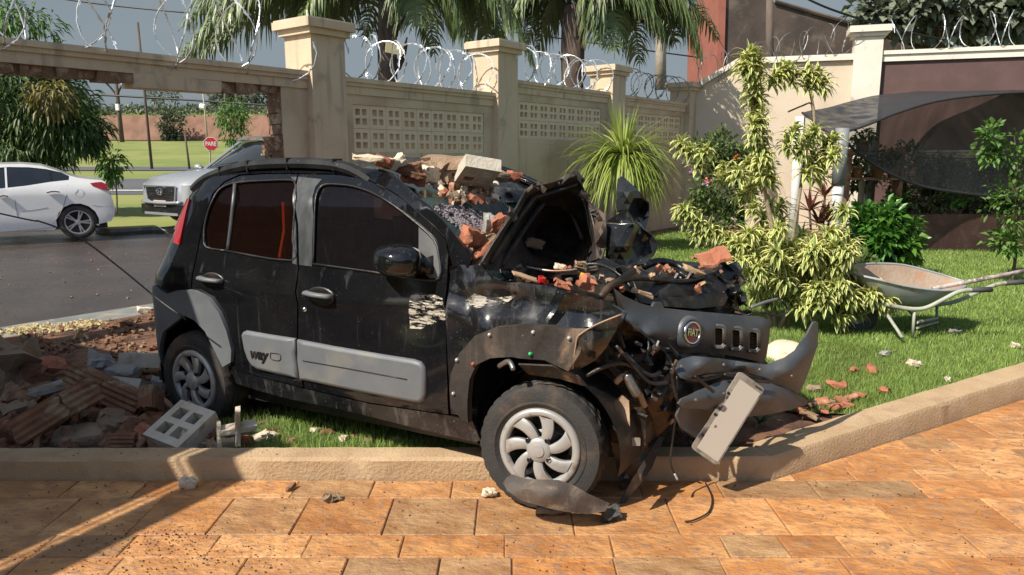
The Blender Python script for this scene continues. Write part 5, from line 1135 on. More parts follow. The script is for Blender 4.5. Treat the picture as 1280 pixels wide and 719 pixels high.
palm('queen_palm', Vector((at(484, 100, Y1).x, Y1, 0)), [Vector((at(484, 100, Y1).x, Y1, 0)), at(484, 60, Y1), at(487, -40, Y1)], [.19, .18, .17, .17, .16, .16, .15], at(487, -48, Y1),
     [(330, -60, 205, 88, .3, .6), (370, -130, 208, 78, -.6, .75), (340, -90, 222, 20, .4, .75), (390, -110, 262, 30, -.9, .75), (400, -90, 320, 20, .6, .7), (430, -100, 360, 35, -1.0, .75), (450, -110, 415, 40, .8, .7), (500, -120, 452, 40, 1.2, .6), (520, -110, 545, 60, .9, .6), (560, -120, 590, 60, -.3, .75), (580, -90, 640, 60, .5, .75), (600, -110, 672, 75, -.5, .75), (420, -60, 300, -5, 1.2, .7), (480, -120, 540, 10, 1.6, .7), (550, -70, 620, 10, 1.2, .7), (400, -60, 240, 60, .2, .75), (430, -40, 360, 10, .2, .75), (450, -60, 400, 0, .2, .75), (540, -80, 570, 30, .1, .75), (520, -70, 520, 20, -.5, .7), (590, -70, 610, 40, .9, .75), (360, -50, 280, -10, -.6, .7)],
     'queen palm with drooping fronds behind the first two pillars of the wall', Y1)
m = MB(); m.tube([at(493, 60, Y1-.2), at(512, 30, Y1-.2), at(540, -14, Y1)], [.05, .045, .04], 6)
Y2 = 15.6
palm('queen_palm', Vector((at(716, 110, Y2).x, Y2, 0)), [Vector((at(716, 110, Y2).x, Y2, 0)), at(716, 60, Y2), at(718, 8, Y2)], [.20, .21, .22, .24, .24, .22, .18], at(719, -6, Y2),
     [(690, -80, 618, 40, -.3, .7), (670, -70, 590, 10, .6, .7), (700, -90, 655, 45, .9, .65), (715, -100, 690, 20, 1.2, .6), (770, -90, 768, 55, -.6, .8), (790, -80, 800, 70, .5, .8), (830, -95, 880, 62, -.2, .85), (820, -60, 846, 42, .8, .8), (800, -110, 905, 40, .9, .7), (745, -90, 742, 25, 1.3, .6), (650, -60, 560, 30, .8, .7), (690, -60, 640, 10, .2, .8), (760, -60, 790, 20, .2, .8), (780, -50, 830, 20, -.3, .8), (800, -40, 870, 20, .4, .8), (700, -50, 670, 50, .5, .7), (750, -70, 750, 40, -.4, .8)],
     'queen palm with thick fibrous trunk behind the third wall pillar', Y2)
pole(826, 112, 826, -10, 19, .14, m_pale, 'pale slim concrete pole behind the corner of the garden wall', rt=.85)
m_card = M_('yellow_card', (.62, .55, .30), rough=.7)
cd = at(493, 60, 12.6); props(MB().box(cd, (.30, .01, .19), rot(0, .12, .5)).build('card', m_card, loc=cd), 'pale yellow card fixed on the palm trunk behind the razor wire', 'card')

# terracotta-edged building behind the back wall
m_dark = M_('weathered_render', (.085, .062, .05), (.05, .038, .032), scale=.9, rough=.95, bump=.4, bscale=10, c3=(.13, .1, .075), s3=1.4, t3=.58)
m_terra = M_('terracotta_paint', (.30, .10, .07), (.25, .085, .055), scale=2, rough=.8)
g0 = at(906, 90, 24); bd = thing('gabled_building', Vector((g0.x, 24, 0)), 'tall weathered brown gable building with a terracotta corner beyond the back wall', 'building')
Mg = frame((0, 24, 0), (1, 0, 0), (0, 0, 1), (0, -1, 0))
pt = lambda x, y: (at(x, y, 24).x, at(x, y, 24).z)
MB().prism([(pt(906, 90)[0], -.1), (pt(1240, 90)[0], -.1), (pt(1240, 78)), pt(1170, 60), pt(969, 3), pt(906, -16)], Mg, -4).build('gable_wall', m_dark, bd)
MB().prism([(pt(898, 90)[0], -.1), (pt(907, 90)[0], -.1), pt(907, -20), pt(898, -20)], frame((0, 23.9, 0), (1, 0, 0), (0, 0, 1), (0, -1, 0)), -4).build('corner_strip', m_terra, bd)
MB().tube([at(969, 2, 23.95), at(1170, 59, 23.95), at(1240, 77, 23.95)], .06, 6).build('roof_edge', m_dark, bd)
pole(962, 120, 962, -12, 21.5, .13, m_wood, 'dark double pole standing before the brown gable building')
# big-leaved tree top right
mb_ = at(1180, 8, 22)
tree('big_leaved_tree', Vector((mb_.x, 22, -.05)), (4.6, .16), [((mb_.x+.2, 22, mb_.z+.1), (2.7, 1.3, .95), 90, 26, .42, .30, .22, .12, .15), ((at(1100, 12, 22)), (.8, .7, .4), 26, 22, .36, .30, .22, .12, .15), (at(1250, 20, 22), (1.0, .8, .7), 36, 24, .4, .30, .22, .12, .15)], m_grey, 'tree with large pale drooping leaves above the brown wall', 'tree', seed=9, branches=9)

# ------------------------------------------------------------------ parked cars on the street
m_whitep = M_('white_car_paint', (.79, .78, .76), (.75, .74, .72), scale=2, rough=.18, coat=.6)
m_silver = M_('silver_car_paint', (.46, .47, .49), (.42, .43, .45), scale=2, rough=.25, metal=.5, coat=.6)
m_dglass = M_('dark_car_glass', (.012, .014, .016), (.02, .022, .024), scale=2, rough=.06, spec=.8)
m_alloy = M_('alloy_wheel', (.55, .55, .56), (.45, .45, .46), scale=8, rough=.3, metal=.6)
m_lamp = M_('headlight_glass', (.55, .57, .6), (.3, .31, .33), scale=14, rough=.1, coat=.8)
def simple_wheel(c, out, up_, R0, par, spokes=10, w=.2):
    r_ = up_.cross(out); F = frame(c, r_, up_, out)
    t = MB().lathe([(R0*.66, -w*.9), (R0*.9, -w), (R0, -w*.8), (R0, -.02), (R0*.93, .006), (R0*.72, .006), (R0*.67, -.01)], F, 36).build('tyre', m_tyre, par, smooth=True)
    MB().lathe([(R0*.68, -.05), (R0*.3, -.1), (.001, -.1)], F, 24).build('rim', m_black, t, smooth=True)
    m = MB(); m.lathe([(R0*.70, -.02), (R0*.70, .006), (R0*.64, .004), (R0*.63, -.03)], F, 30); m.lathe([(R0*.16, -.03), (R0*.15, .0), (.001, .004)], F, 14)
    for k in range(spokes):
        a = 2*PI*(k//2)/(spokes/2)+(.13 if k % 2 else -.13); q = F @ Matrix.Rotation(a, 4, 'Z'); m.box(q @ Vector((R0*.4, 0, -.012)), (R0*.52, R0*.085, .025), q.to_3x3().to_4x4())
    m.build('alloy', m_alloy, t); return t
# white sedan, flank traced on to its side
sf = Vector((-.853, -.522, 0)); sl = Vector((.522, -.853, 0)); su = Vector((0, 0, 1)); sw = at(97.6, 277.7, 14.2); SO = Vector((sw.x, sw.y, sw.z-.325))-sl*.88
sedan = thing('white_sedan', Vector((SO.x, SO.y, SO.z)), 'white four-door sedan parked on the street beyond the gap in the wall', 'car')
def SW(x, z):
    w = .90
    if z > .93: w -= (z-.93)*.42
    if z < .35: w -= (.35-z)*.2
    if x < -.45: w -= (-.45-x)**2*.5
    return w
def suv_(px, py):
    w = .88; d = ray(px, py)
    for _ in range(12):
        t = ((SO-C0).dot(sl)+w)/d.dot(sl); q = C0+d*t-SO; w = SW(q.dot(sf), q.z)
    return q.dot(sf), q.z
def spanel(name, P, mat, par, off=0, th=.02, step=.1, holes=(), px=True, sides=(1, -1), sharp=40):
    P = [suv_(*p) for p in P] if px else P; H = [[suv_(*p) for p in h] if px else h for h in holes]; V, T = fill2d(P, step, H)
    for s in sides:
        m = MB(); N = len(V); bdr = border(T); ring = sorted({i for e in bdr for i in e}); idx = {i: N+k for k, i in enumerate(ring)}
        m.add([SO+sf*x+sl*s*(SW(x, z)+off)+su*z for x, z in V]+[SO+sf*V[i][0]+sl*s*(SW(*V[i])+off-th)+su*V[i][1] for i in ring], [t if s < 0 else t[::-1] for t in T]+[(b, a, idx[a], idx[b]) for a, b in bdr]); m.build(name, mat, par, sharp=sharp)
Z = lambda x, y: (x/5.53, 190+y/5.53)
rl = [suv_(*Z(*p)) for p in ((745, 240), (720, 203), (700, 195), (620, 190), (530, 178), (470, 160), (380, 125), (280, 95), (150, 84), (0, 86))]
back = [suv_(*Z(*p)) for p in ((660, 500), (690, 497), (770, 477), (790, 440), (796, 390), (772, 330), (752, 270))]
x_r = rl[-1]
top = rl+[(x_r[0]+.35, x_r[1]-.02), (x_r[0]+.75, x_r[1]-.12), (x_r[0]+1.25, x_r[1]-.38), (2.75, .95), (3.35, .85), (3.6, .70), (3.62, .3)]
arc = lambda cx, r, n=9: [(cx+r*math.cos(a), .325+r*math.sin(a)) for a in [PI*(-.08+1.16*k/n) for k in range(n+1)]]
low = [(3.05, .22)]+[(x, z) for x, z in arc(2.70, .36)]+[(2.3, .2), (.40, .2)]+arc(0, .36)
glass = [suv_(*Z(*p)) for p in ((478, 167), (420, 141), (320, 119), (200, 106), (60, 104), (0, 108))]; gl_b = [suv_(*Z(*p)) for p in ((0, 253), (45, 249), (180, 234), (350, 207), (476, 194))]
gx = gl_b[0]; GLS = glass+[(gx[0]+.5, glass[-1][1]-.05), (gx[0]+1.15, gx[1]+.06), (gx[0]+1.2, gx[1])]+gl_b
spanel('body_side', back+top+low, m_whitep, sedan, holes=[GLS], px=False, step=.13)
spanel('side_glass', GLS, m_dglass, sedan, off=-.012, th=.004, px=False, step=.3)
for q in (((330, 116), (346, 120), (362, 203), (348, 208)), ((30, 105), (44, 104), (52, 248), (38, 250))): spanel('window_post', [Z(*p) for p in q], m_whitep if q[0][0] < 100 else m_black, sedan, off=-.004, th=.01, step=.3)
m = MB(); n = len(top); vs = []
for x, z in [back[-1]]+top:
    w = SW(x, z)
    for j in range(7): s = -1+j/3; vs.append(SO+sf*x+sl*s*w+su*(z+.035*(1-s*s)))
m.add(vs, [(i*7+j, i*7+j+1, i*7+j+8, i*7+j+7) for i in range(n) for j in range(6)]); m.build('roof', m_whitep, sedan, sharp=40)
m = MB(); vs = []
for x, z in back:
    w = SW(x, z)
    for j in range(7): s = -1+j/3; vs.append(SO+sf*(x-.05*(1-s*s))+sl*s*w+su*z)
m.add(vs, [(i*7+j, i*7+j+1, i*7+j+8, i*7+j+7) for i in range(len(back)-1) for j in range(6)]); m.build('rear_bumper', m_whitep, sedan, sharp=40)
spanel('tail_light', [Z(*p) for p in ((622, 216), (660, 210), (700, 207), (735, 222), (751, 268), (720, 263), (680, 252), (640, 236))], m_red, sedan, off=.008, th=.02, step=.2)
m = MB()
for p in ((-.46, -.2, 0),): pass
def sline(pts, r, mat, nm, off=.003): P = [suv_(*Z(*p)) for p in pts]; MB().tube(smooth_path([SO+sf*x+sl*(SW(x, z)+off)+su*z for x, z in P], 3), r, 5).build(nm, mat, sedan)
m_gap = M_('panel_gap', (.25, .25, .26), rough=.6)
sline([(92, 262), (105, 350), (118, 440), (132, 535)], .006, m_gap, 'door_gap', -.002); sline([(468, 228), (458, 300), (440, 370), (400, 450), (360, 500)], .006, m_gap, 'door_gap', -.002)
sline([(140, 410), (230, 402), (330, 385)], .006, m_gap, 'side_crease', -.002); sline([(0, 555), (180, 540), (400, 520)], .006, m_gap, 'side_crease', -.002); sline([(640, 368), (700, 378), (780, 380)], .005, m_gap, 'bumper_gap', -.002)
for p in ((322, 415, 278), (-10, 58, 308)): sline([(p[0], p[2]+4), ((p[0]+p[1])/2, p[2]-6), (p[1], p[2])], .016, m_chrome, 'handle', .02)
cxy = [(550+29*math.cos(a), 288+29*math.sin(a)) for a in [k*PI/8 for k in range(17)]]; sline(cxy, .002, m_gap, 'fuel_flap', -.001)
for x in (0, 2.70):
    for s in (1, -1): simple_wheel(SO+sf*x+sl*s*.88+su*.325, sl*s, su, .325, sedan)
m = MB(); m.box(SO+sf*1.45+su*.30, (3.9, 1.5, .22), frame((0, 0, 0), sf, sl, su)); m.box(SO+sf*1.2+su*.62, (3.6, 1.5, .5), frame((0, 0, 0), sf, sl, su)); m.build('underbody', m_black, sedan)

# silver SUV, seen from its front corner
vf = Vector((-.56, -.828, 0)).normalized(); vl = Vector((-vf.y, vf.x, 0)); VO0 = at(208, 287, 15.4)
VSC = 1.15; VO = Vector((VO0.x, VO0.y, .12))-vf*3.42*VSC; vsv = thing('silver_suv', VO, 'silver SUV with dark grille parked beyond the black hatchback', 'car')
def vw(x, y, z): return VO+vf*x*VSC+vl*y*VSC+Vector((0, 0, z*VSC))
def loft(secs, name, mat, par, closed=False, sharp=40, cap=True):
    n = len(secs[0]); m = MB(); m.add([vw(*p) for s in secs for p in s], [(i*n+j, i*n+j+1, (i+1)*n+j+1, (i+1)*n+j) for i in range(len(secs)-1) for j in range(n-1)]+([tuple(range(n))[::-1], tuple(range((len(secs)-1)*n, len(secs)*n))] if cap else [])); return m.build(name, mat, par, sharp=sharp)
def bsec(x, w, z0, zb, zt): return [(x, -w*.95, z0), (x, -w, .55), (x, -w*.985, .8), (x, -w*.95, zb), (x, -w*.82, zt), (x, -w*.4, zt+.02), (x, 0, zt+.025), (x, w*.4, zt+.02), (x, w*.82, zt), (x, w*.95, zb), (x, w*.985, .8), (x, w, .55), (x, w*.95, z0)]
loft([bsec(-.80, .78, .40, .92, 1.0), bsec(-.6, .87, .30, .98, 1.05), bsec(0, .89, .25, 1.0, 1.06), bsec(1.6, .89, .22, .98, 1.05), bsec(2.2, .89, .24, .96, 1.05), bsec(2.9, .88, .3, .92, .99), bsec(3.2, .84, .34, .86, .93), bsec(3.38, .74, .38, .76, .84), bsec(3.44, .60, .42, .70, .76)], 'body', m_silver, vsv)
def gsec(x, w, zb, wt, zt): return [(x, -w, zb), (x, -wt, zt-.05), (x, -wt*.7, zt), (x, 0, zt+.02), (x, wt*.7, zt), (x, wt, zt-.05), (x, w, zb)]
gh = loft([gsec(-.72, .80, 1.0, .66, 1.20), gsec(-.45, .83, 1.02, .64, 1.52), gsec(0, .84, 1.02, .64, 1.60), gsec(1.0, .84, 1.02, .64, 1.62), gsec(1.30, .84, 1.02, .63, 1.57), gsec(1.98, .82, 1.02, .72, 1.12), gsec(2.1, .8, 1.02, .72, 1.06)], 'cabin_glass', m_dglass, vsv, cap=True)
def rsec(x, w, z): return [(x, -w, z-.07), (x, -w*.8, z), (x, 0, z+.025), (x, w*.8, z), (x, w, z-.07)]
loft([rsec(-.5, .62, 1.55), rsec(0, .66, 1.63), rsec(1.0, .66, 1.65), rsec(1.30, .65, 1.60)], 'roof', m_silver, vsv, cap=False)
for s in (-1, 1):
    MB().tube([vw(2.06, s*.80, 1.03), vw(1.30, s*.645, 1.58), vw(1.1, s*.645, 1.60)], .035, 6).build('pillar', m_silver if s < 0 else m_black, vsv)
    MB().tube([vw(.55, s*.85, 1.0), vw(.5, s*.65, 1.58)], .05, 6).build('pillar', m_black, vsv)
    MB().tube([vw(-.3, s*.62, 1.66), vw(.2, s*.60, 1.71), vw(1.1, s*.60, 1.70), vw(1.35, s*.61, 1.63)], .022, 6).build('roof_rail', m_silver, vsv)
    sq = [vw(3.36, s*.50, .80), vw(3.22, s*.74, .86), vw(2.98, s*.87, .90), vw(3.05, s*.885, .80), vw(3.28, s*.76, .73), vw(3.41, s*.52, .72)]
    m = MB(); k = (vf*.6+vl*s*.5)*.035; m.add([p+k for p in sq]+sq, [(0, 1, 2, 3, 4, 5), (5, 4, 3, 2, 1, 0)][(0 if s < 0 else 1):][:1]+[(i, (i+1) % 6, (i+1) % 6+6, i+6) for i in range(6)]); m.build('headlight', m_lamp, vsv)
    simple_wheel(vw(2.59, s*.87, .33), vl*s, su, .33, vsv); simple_wheel(vw(0, s*.87, .33), vl*s, su, .33, vsv)
    mi_ = MB(); mi_.tube([vw(2.05, s*.86, 1.08), vw(2.05, s*.98, 1.10), vw(2.04, s*1.08, 1.1)], [.05, .1, .06], 8, flat=.7); mi_.build('mirror', m_silver, vsv, smooth=True)
    MB().tube([vw(2.59+.40*math.cos(a), s*.885, .33+.40*math.sin(a)) for a in [PI*k/10 for k in range(11)]], .04, 6).build('arch_trim', m_black, vsv)
FV = frame(vw(3.46, 0, .66), vl, su, vf)
gr = MB().prism([(-.52, .11), (.52, .11), (.46, -.14), (.38, -.17), (-.38, -.17), (-.46, -.14)], FV @ Matrix.Translation((0, 0, -.06)), .07).build('grille', m_black, vsv)
for k in range(5): MB().tube([FV @ Vector((-.48+.012*k, .085-.055*k, .016)), FV @ Vector((.48-.012*k, .085-.055*k, .016))], .007, 5).build('grille_bar', m_oily, gr)
fr = [(-.54, .13), (.54, .13), (.475, -.15), (.39, -.185), (-.39, -.185), (-.475, -.15), (-.54, .13)]; MB().tube([FV @ Vector((x, y, .012)) for x, y in fr], .016, 6).build('grille_frame', m_chrome, gr)
MB().tube([FV @ Vector((.11*math.cos(a), .02+.062*math.sin(a), .04)) for a in [k*PI/10 for k in range(21)]], .010, 6).build('badge_ring', m_chrome, gr)
for q in (((-.05, -.02), (-.03, .06)), ((.03, -.02), (.05, .06)), ((-.035, .012), (.04, .03))): MB().tube([FV @ Vector((*q[0], .04)), FV @ Vector((*q[1], .04))], .011, 5).build('badge_bar', m_chrome, gr)
m = MB(); m.box(vw(3.40, 0, .36), (.18, 1.5, .2), frame((0, 0, 0), vf, vl, su)); m.box(vw(3.22, 0, .34), (.3, 1.72, .14), frame((0, 0, 0), vf, vl, su)); lb_ = m.build('lower_bumper', m_black, vsv)
MB().box(vw(3.44, 0, .285), (.14, 1.2, .05), frame((0, 0, 0), vf, vl, su)).build('skid_plate', m_silver, lb_); MB().box(vw(3.50, 0, .47), (.015, .44, .13), frame((0, 0, 0), vf, vl, su)).build('number_plate', m_plate, lb_)
MB().tube(smooth_path([vw(3.47, -.6, .50), vw(3.51, -.3, .485), vw(3.52, 0, .48), vw(3.51, .3, .485), vw(3.47, .6, .50)], 3), .05, 6, flat=.7).build('bumper_bar', m_silver, lb_, smooth=True)
MB().tube([vw(2.08, -.6, 1.1), vw(1.9, .1, 1.2)], .01, 5).build('wiper', m_black, vsv)
# ------------------------------------------------------------------ garden plants
def strips(m, base, d, L, w, n=5, hang=.35, wprof=(.6, 1, 1, .8, .45, .02), tri=False, mi=(0, 1)):
    """an arching strap leaf; tri = green middle with yellow margins"""
    q = Vector(base); d = Vector(d).normalized(); o = len(m.v); vs = []
    sd = d.cross(Vector((0, 0, 1))); sd = sd.normalized() if sd.length > .05 else Vector((random.random()-.5, random.random()-.5, 0)).normalized()
    for i in range(n+1):
        ww = w*wprof[min(i, len(wprof)-1)]/2; up_ = sd.cross(d).normalized()
        if tri: vs += [q-sd*ww, q-sd*ww*.52-up_*ww*.25, q+sd*ww*.52-up_*ww*.25, q+sd*ww]
        else: vs += [q-sd*ww, q-up_*ww*.3, q+sd*ww]
        q = q+d*(L/n); d = (d+Vector((0, 0, -hang))).normalized()
    c = 4 if tri else 3
    fs = [(o+i*c+j, o+i*c+j+1, o+(i+1)*c+j+1, o+(i+1)*c+j) for i in range(n) for j in range(c-1)]
    m.v += [tuple(p) for p in vs]; m.f += fs; m.m += ([mi[1], mi[0], mi[1]]*n if tri else [mi[0]]*(2*n))
m_cg = lmat('croton_green', (.15, .25, .06), (.20, .30, .08), isl=.35); m_cy = lmat('croton_yellow', (.78, .71, .30), (.68, .65, .24), isl=.3)
def rosette(m, c, ax, n=24, L=.15, w=.026, hang=.34):
    ax = Vector(ax).normalized(); a = ax.cross(Vector((.3, .2, 1))).normalized(); b = ax.cross(a)
    for k in range(n):
        t = k/n; ph = k*2.4; el = .15+1.35*t
        d = a*math.cos(ph)*math.sin(el)+b*math.sin(ph)*math.sin(el)+ax*math.cos(el); strips(m, Vector(c)+ax*(.05*(1-t)), d, L*random.uniform(.75, 1.15), w, 4, hang*random.uniform(.7, 1.3), (.7, 1, .9, .6, .06), True)
cb0 = gp(975, 412, .02); YC = cb0.y
cro = thing('variegated_dragon_tree', cb0, 'tall yellow striped dragon tree with several bare stems on the lawn', 'plant')
stems = [([(968, 412), (966, 360), (968, 300), (958, 250), (948, 190), (940, 130), (936, 92)], .024, 0), ([(985, 410), (984, 350), (992, 290), (1000, 240), (1008, 190), (1018, 150), (1012, 112)], .018, .1), ([(974, 412), (982, 395), (1000, 380), (1030, 372), (1060, 368)], .02, -.25),
         ([(966, 410), (950, 370), (925, 335), (890, 302), (868, 282)], .018, .1), ([(978, 410), (985, 380), (1000, 340), (1030, 320), (1045, 316)], .018, -.15), ([(970, 408), (965, 370), (945, 330), (930, 300)], .018, .25), ([(972, 410), (990, 375), (1010, 352), (1015, 335)], .016, .3)]
for P, r, dy in stems: MB().tube(smooth_path([at(x, y, YC+dy*i/len(P)) for i, (x, y) in enumerate(P)], 3), [r*(1-.4*i/(3*len(P))) for i in range(3*len(P)-2)], 7).build('stem', m_barkp, cro, smooth=True)
MB().tube(smooth_path([at(1016, 152, YC+.1), at(1014, 130, YC+.1), at(1004, 132, YC+.12), at(985, 140, YC+.12)], 3), .008, 5).build('bare_twig', m_bark, cro, smooth=True)
ros = []
def col(x0, y0, x1, y1, n, dy, spread=7):
    for i in range(n): t = i/(n-1); ros.append((x0+(x1-x0)*t+random.uniform(-spread, spread), y0+(y1-y0)*t+random.uniform(-3, 3), dy+random.uniform(-.06, .06), (random.uniform(-.7, .7), random.uniform(-.8, -.1), .9), 18, .14))
col(934, 88, 953, 205, 20, 0, 8); col(953, 205, 958, 236, 5, 0, 4)
for x, y in ((928, 92), (944, 84), (934, 76), (948, 100)): ros.append((x, y, 0, (random.uniform(-.5, .5), -.3, 1), 24, .15))
for x, y in ((975, 100), (990, 104), (1005, 98), (1018, 104), (985, 94), (1010, 112), (965, 106), (1022, 112)): ros.append((x, y, .1, (random.uniform(-.3, .6), -.4, .7), 22, .15))
for x, y in ((990, 170), (1004, 178), (1018, 172), (1030, 190), (1038, 182), (1000, 195), (1014, 205), (1028, 208), (984, 186), (1006, 222), (1022, 224), (1040, 200)): ros.append((x, y, random.uniform(-.1, .15), (random.uniform(-.6, .6), -.4, .8), 22, .15))
for x, y in ((862, 195), (872, 210), (852, 186), (880, 196), (908, 215), (922, 222), (935, 212), (900, 228), (925, 250), (934, 240), (948, 232), (940, 265), (955, 275), (962, 262), (950, 295), (972, 262), (978, 282)): ros.append((x, y, random.uniform(.1, .5), (random.uniform(-.8, .3), -.4, .7), 20, .14))
for x, y in ((862, 272), (874, 280), (888, 288), (900, 296), (912, 302), (856, 266), (880, 296)): ros.append((x, y, .1, (-.6, -.4, .5), 20, .14))
for i in range(74):
    x = random.uniform(918, 1060); y = 320+random.gauss(0, 16)+abs(x-985)*.05; ros.append((x, y, random.uniform(-.35, .35), (random.uniform(-.7, .7), random.uniform(-.9, 0), .8), 22, .155))
for i in range(34):
    x = random.uniform(1000, 1100); y = 372+random.gauss(0, 11); ros.append((x, y, random.uniform(-.35, .1), (random.uniform(-.3, .8), random.uniform(-.9, 0), .7), 22, .15))
for x, y in ((975, 372), (962, 378), (986, 380), (955, 362), (940, 372), (1095, 385), (1085, 376), (1070, 390)): ros.append((x, y, random.uniform(-.2, .1), (random.uniform(-.5, .5), -.5, .8), 20, .14))
for k in range(0, len(ros), 1):
    x, y, dy, ax, n, L = ros[k]; m = MB(); rosette(m, at(x, y, YC+dy), ax, n+6, L*1.12, .042, .5); m.build('leaf_rosette', [m_cg, m_cy], cro)
# ponytail palm by the wall
YP = 12.6; pc_ = at(779, 205, YP); pb = Vector((pc_.x, YP, .02)); pon = thing('ponytail_palm', pb, 'ponytail palm with a fountain of narrow drooping leaves by the wall', 'palm')
m_pt = lmat('ponytail_leaf', (.22, .30, .05), (.30, .36, .07), (.42, .40, .13), isl=.3)
MB().tube([pb, pb+Vector((0, 0, .2)), pb.lerp(pc_, .6), pc_], [.22, .2, .1, .08], 9).build('trunk', m_barkp, pon, smooth=True)
m = MB(); wpr = (.7, 1, 1, .95, .85, .7, .55, .3, .03)
for k in range(620):
    a = random.random()*2*PI; e = random.choice([random.uniform(.1, .5)]*1+[random.uniform(.4, 1.0)]*3+[random.uniform(-.2, .4)]*2); d = Vector((math.cos(a)*math.cos(e), math.sin(a)*math.cos(e), math.sin(e))); L = random.uniform(.95, 1.45); strips(m, pc_+Vector((0, 0, random.uniform(-.1, .12))), d, L, .03, 8, random.uniform(.16, .4)*(1.25 if e < .8 else .8), wpr)
for k in range(80):
    a = random.random()*2*PI; d = Vector((math.cos(a)*.3, math.sin(a)*.3, 1)); strips(m, pc_, d, random.uniform(.8, 1.15), .03, 6, random.uniform(0, .05), (.8, 1, .9, .7, .4, .2, .03))
for k in range(26):
    a = random.uniform(PI*.85, PI*1.3); d = Vector((math.cos(a), math.sin(a), random.uniform(.3, .6))); strips(m, pc_, d, random.uniform(1.2, 1.7), .022, 8, random.uniform(.05, .14), wpr)
m.build('foliage', m_pt, pon)
# flowering shrub behind the dragon tree
YS = 11.2; sb = gp(905, 318, .02); m_orf = lmat('orange_flower', (.7, .16, .04), (.6, .12, .03)); m_pkf = lmat('pink_flower', (.55, .3, .5), (.5, .25, .45))
t = tree('flowering_shrub', Vector((sb.x, YS, .02)), (.5, .03), [(at(905, 232, YS), (.52, .5, .5), 50, 30, .16, .085, .045, .1), (at(895, 190, YS), (.36, .35, .28), 32, 30, .14, .085, .045, .1), (at(925, 205, YS), (.4, .4, .25), 26, 30, .14, .085, .045, .1), (at(890, 275, YS), (.5, .45, .3), 34, 30, .16, .085, .045, .1)], m_fine, 'airy green shrub with a few orange flowers by the cream wall', 'shrub', seed=6, branches=9)
for nm, mt, px, py in (('orange_flower', m_orf, 921, 197), ('orange_flower', m_orf, 884, 225), ('pink_flower', m_pkf, 882, 229), ('pink_flower', m_pkf, 866, 213)):
    lv = LV(); lv.add(np.array(at(px, py, YS-.5))+rng.normal(0, .02, (14, 3)), sph(14), .035, .03); lv.build(nm, mt, t)
# red cordyline
YR = 9.6; rb = Vector((at(1028, 300, YR).x, YR, .02)); cor = thing('red_cordyline', rb, 'dark red cordyline with spiky leaves before the white net post', 'plant'); m_cor = lmat('cordyline_leaf', (.10, .022, .022), (.16, .05, .03), (.25, .10, .03), transl=.25)
for px, py in ((1012, 258), (1031, 240), (1036, 272), (1024, 276)):
    c = at(px, py+6, YR); MB().tube([Vector((rb.x+random.uniform(-.08, .08), YR, .0)), c], .014, 6).build('stem', m_bark, cor); m = MB()
    for k in range(15): a = k*2.4; e = random.uniform(.2, 1.4); strips(m, c, (math.cos(a)*math.cos(e), math.sin(a)*math.cos(e), math.sin(e)), random.uniform(.3, .45), .05, 6, .14, (.3, .7, 1, .9, .6, .3, .03))
    m.build('leaf_tuft', m_cor, cor)
# glossy bush, edge shrub, planter plants, low plants
YG = 9.9; gb = gp(1100, 345, .02)
tree('glossy_bush', Vector((at(1098, 330, YG).x, YG, .02)), (.3, .02), [(at(1100, 298, YG), (.44, .4, .32), 60, 20, .12, .15, .07, .15), (at(1095, 268, YG), (.3, .25, .14), 20, 18, .1, .15, .07, .15), (at(1118, 312, YG), (.3, .3, .2), 24, 18, .1, .15, .07, .15)], m_gloss, 'rounded bright green glossy bush behind the wheelbarrow', 'bush', seed=2, branches=6)
YE = 9.2
t = tree('leggy_shrub', Vector((at(1268, 330, YE).x, YE, .02)), (1.0, .018), [(at(1266, 250, YE), (.24, .3, .45), 20, 20, .11, .09, .045, .1), (at(1238, 178, YE), (.10, .1, .2), 9, 22, .1, .10, .05, .1), (at(1268, 190, YE), (.2, .2, .22), 9, 18, .1, .09, .045, .1), (at(1256, 300, YE), (.16, .16, .12), 10, 22, .1, .1, .05, .1)], m_lime, 'leggy yellow-green shrub at the right end of the shade net', 'shrub', seed=12, branches=12)
YL = 9.0
for px, py, w_, h_, lb, mt in ((968, 300, 70, 40, 'low leafy plant behind the dragon tree stems', m_fine), (1072, 300, 46, 34, 'low ragged plant left of the glossy bush', m_fine)):
    c = at(px, py, 9.4); s = 9.4/FPX; tree('low_plant', Vector((c.x, 9.4, .02)), (.1, .01), [((c.x, 9.4, .02+h_*s*.5), (w_*s/2, .25, h_*s/2), 26, 20, .1, .1, .05, .1)], mt, lb, 'plant', branches=3)
# planter bed
m_planter = M_('planter_brown', (.105, .050, .035), (.08, .038, .028), scale=2, rough=.8, bump=.3, bscale=40, c3=(.15, .09, .06), s3=2.5, t3=.62)
px0 = 6.35; pl_ = thing('planter', Vector((px0, 12.9, 0)), 'long low brown planter wall under the shade net', 'planter')
m = MB(); m.box((px0+3.2, 12.7, .30), (6.4, .16, .66)); m.box((px0+.08, 13.35, .298), (.16, 1.14, .65)); m.build('planter_wall', m_planter, pl_); MB().box((px0+3.3, 13.4, .25), (6.2, 1.2, .6)).build('planter_soil', m_soil, pl_)
for i in range(13):
    x = px0+.35+i*.40+random.uniform(-.08, .08); h = random.uniform(.25, .5); y = 13.0+random.uniform(0, .5)
    tree('bed_plant', (x, y, .55), (.12, .012), [((x, y, .58+h*.5), (.26, .2, h*.5), 14, 16, .09, .11, .05, .15)], m_shadeleaf if i % 3 else m_gloss, 'leafy plant in the brown planter under the shade net', 'plant', 'plants along the brown planter', seed=i, branches=3)
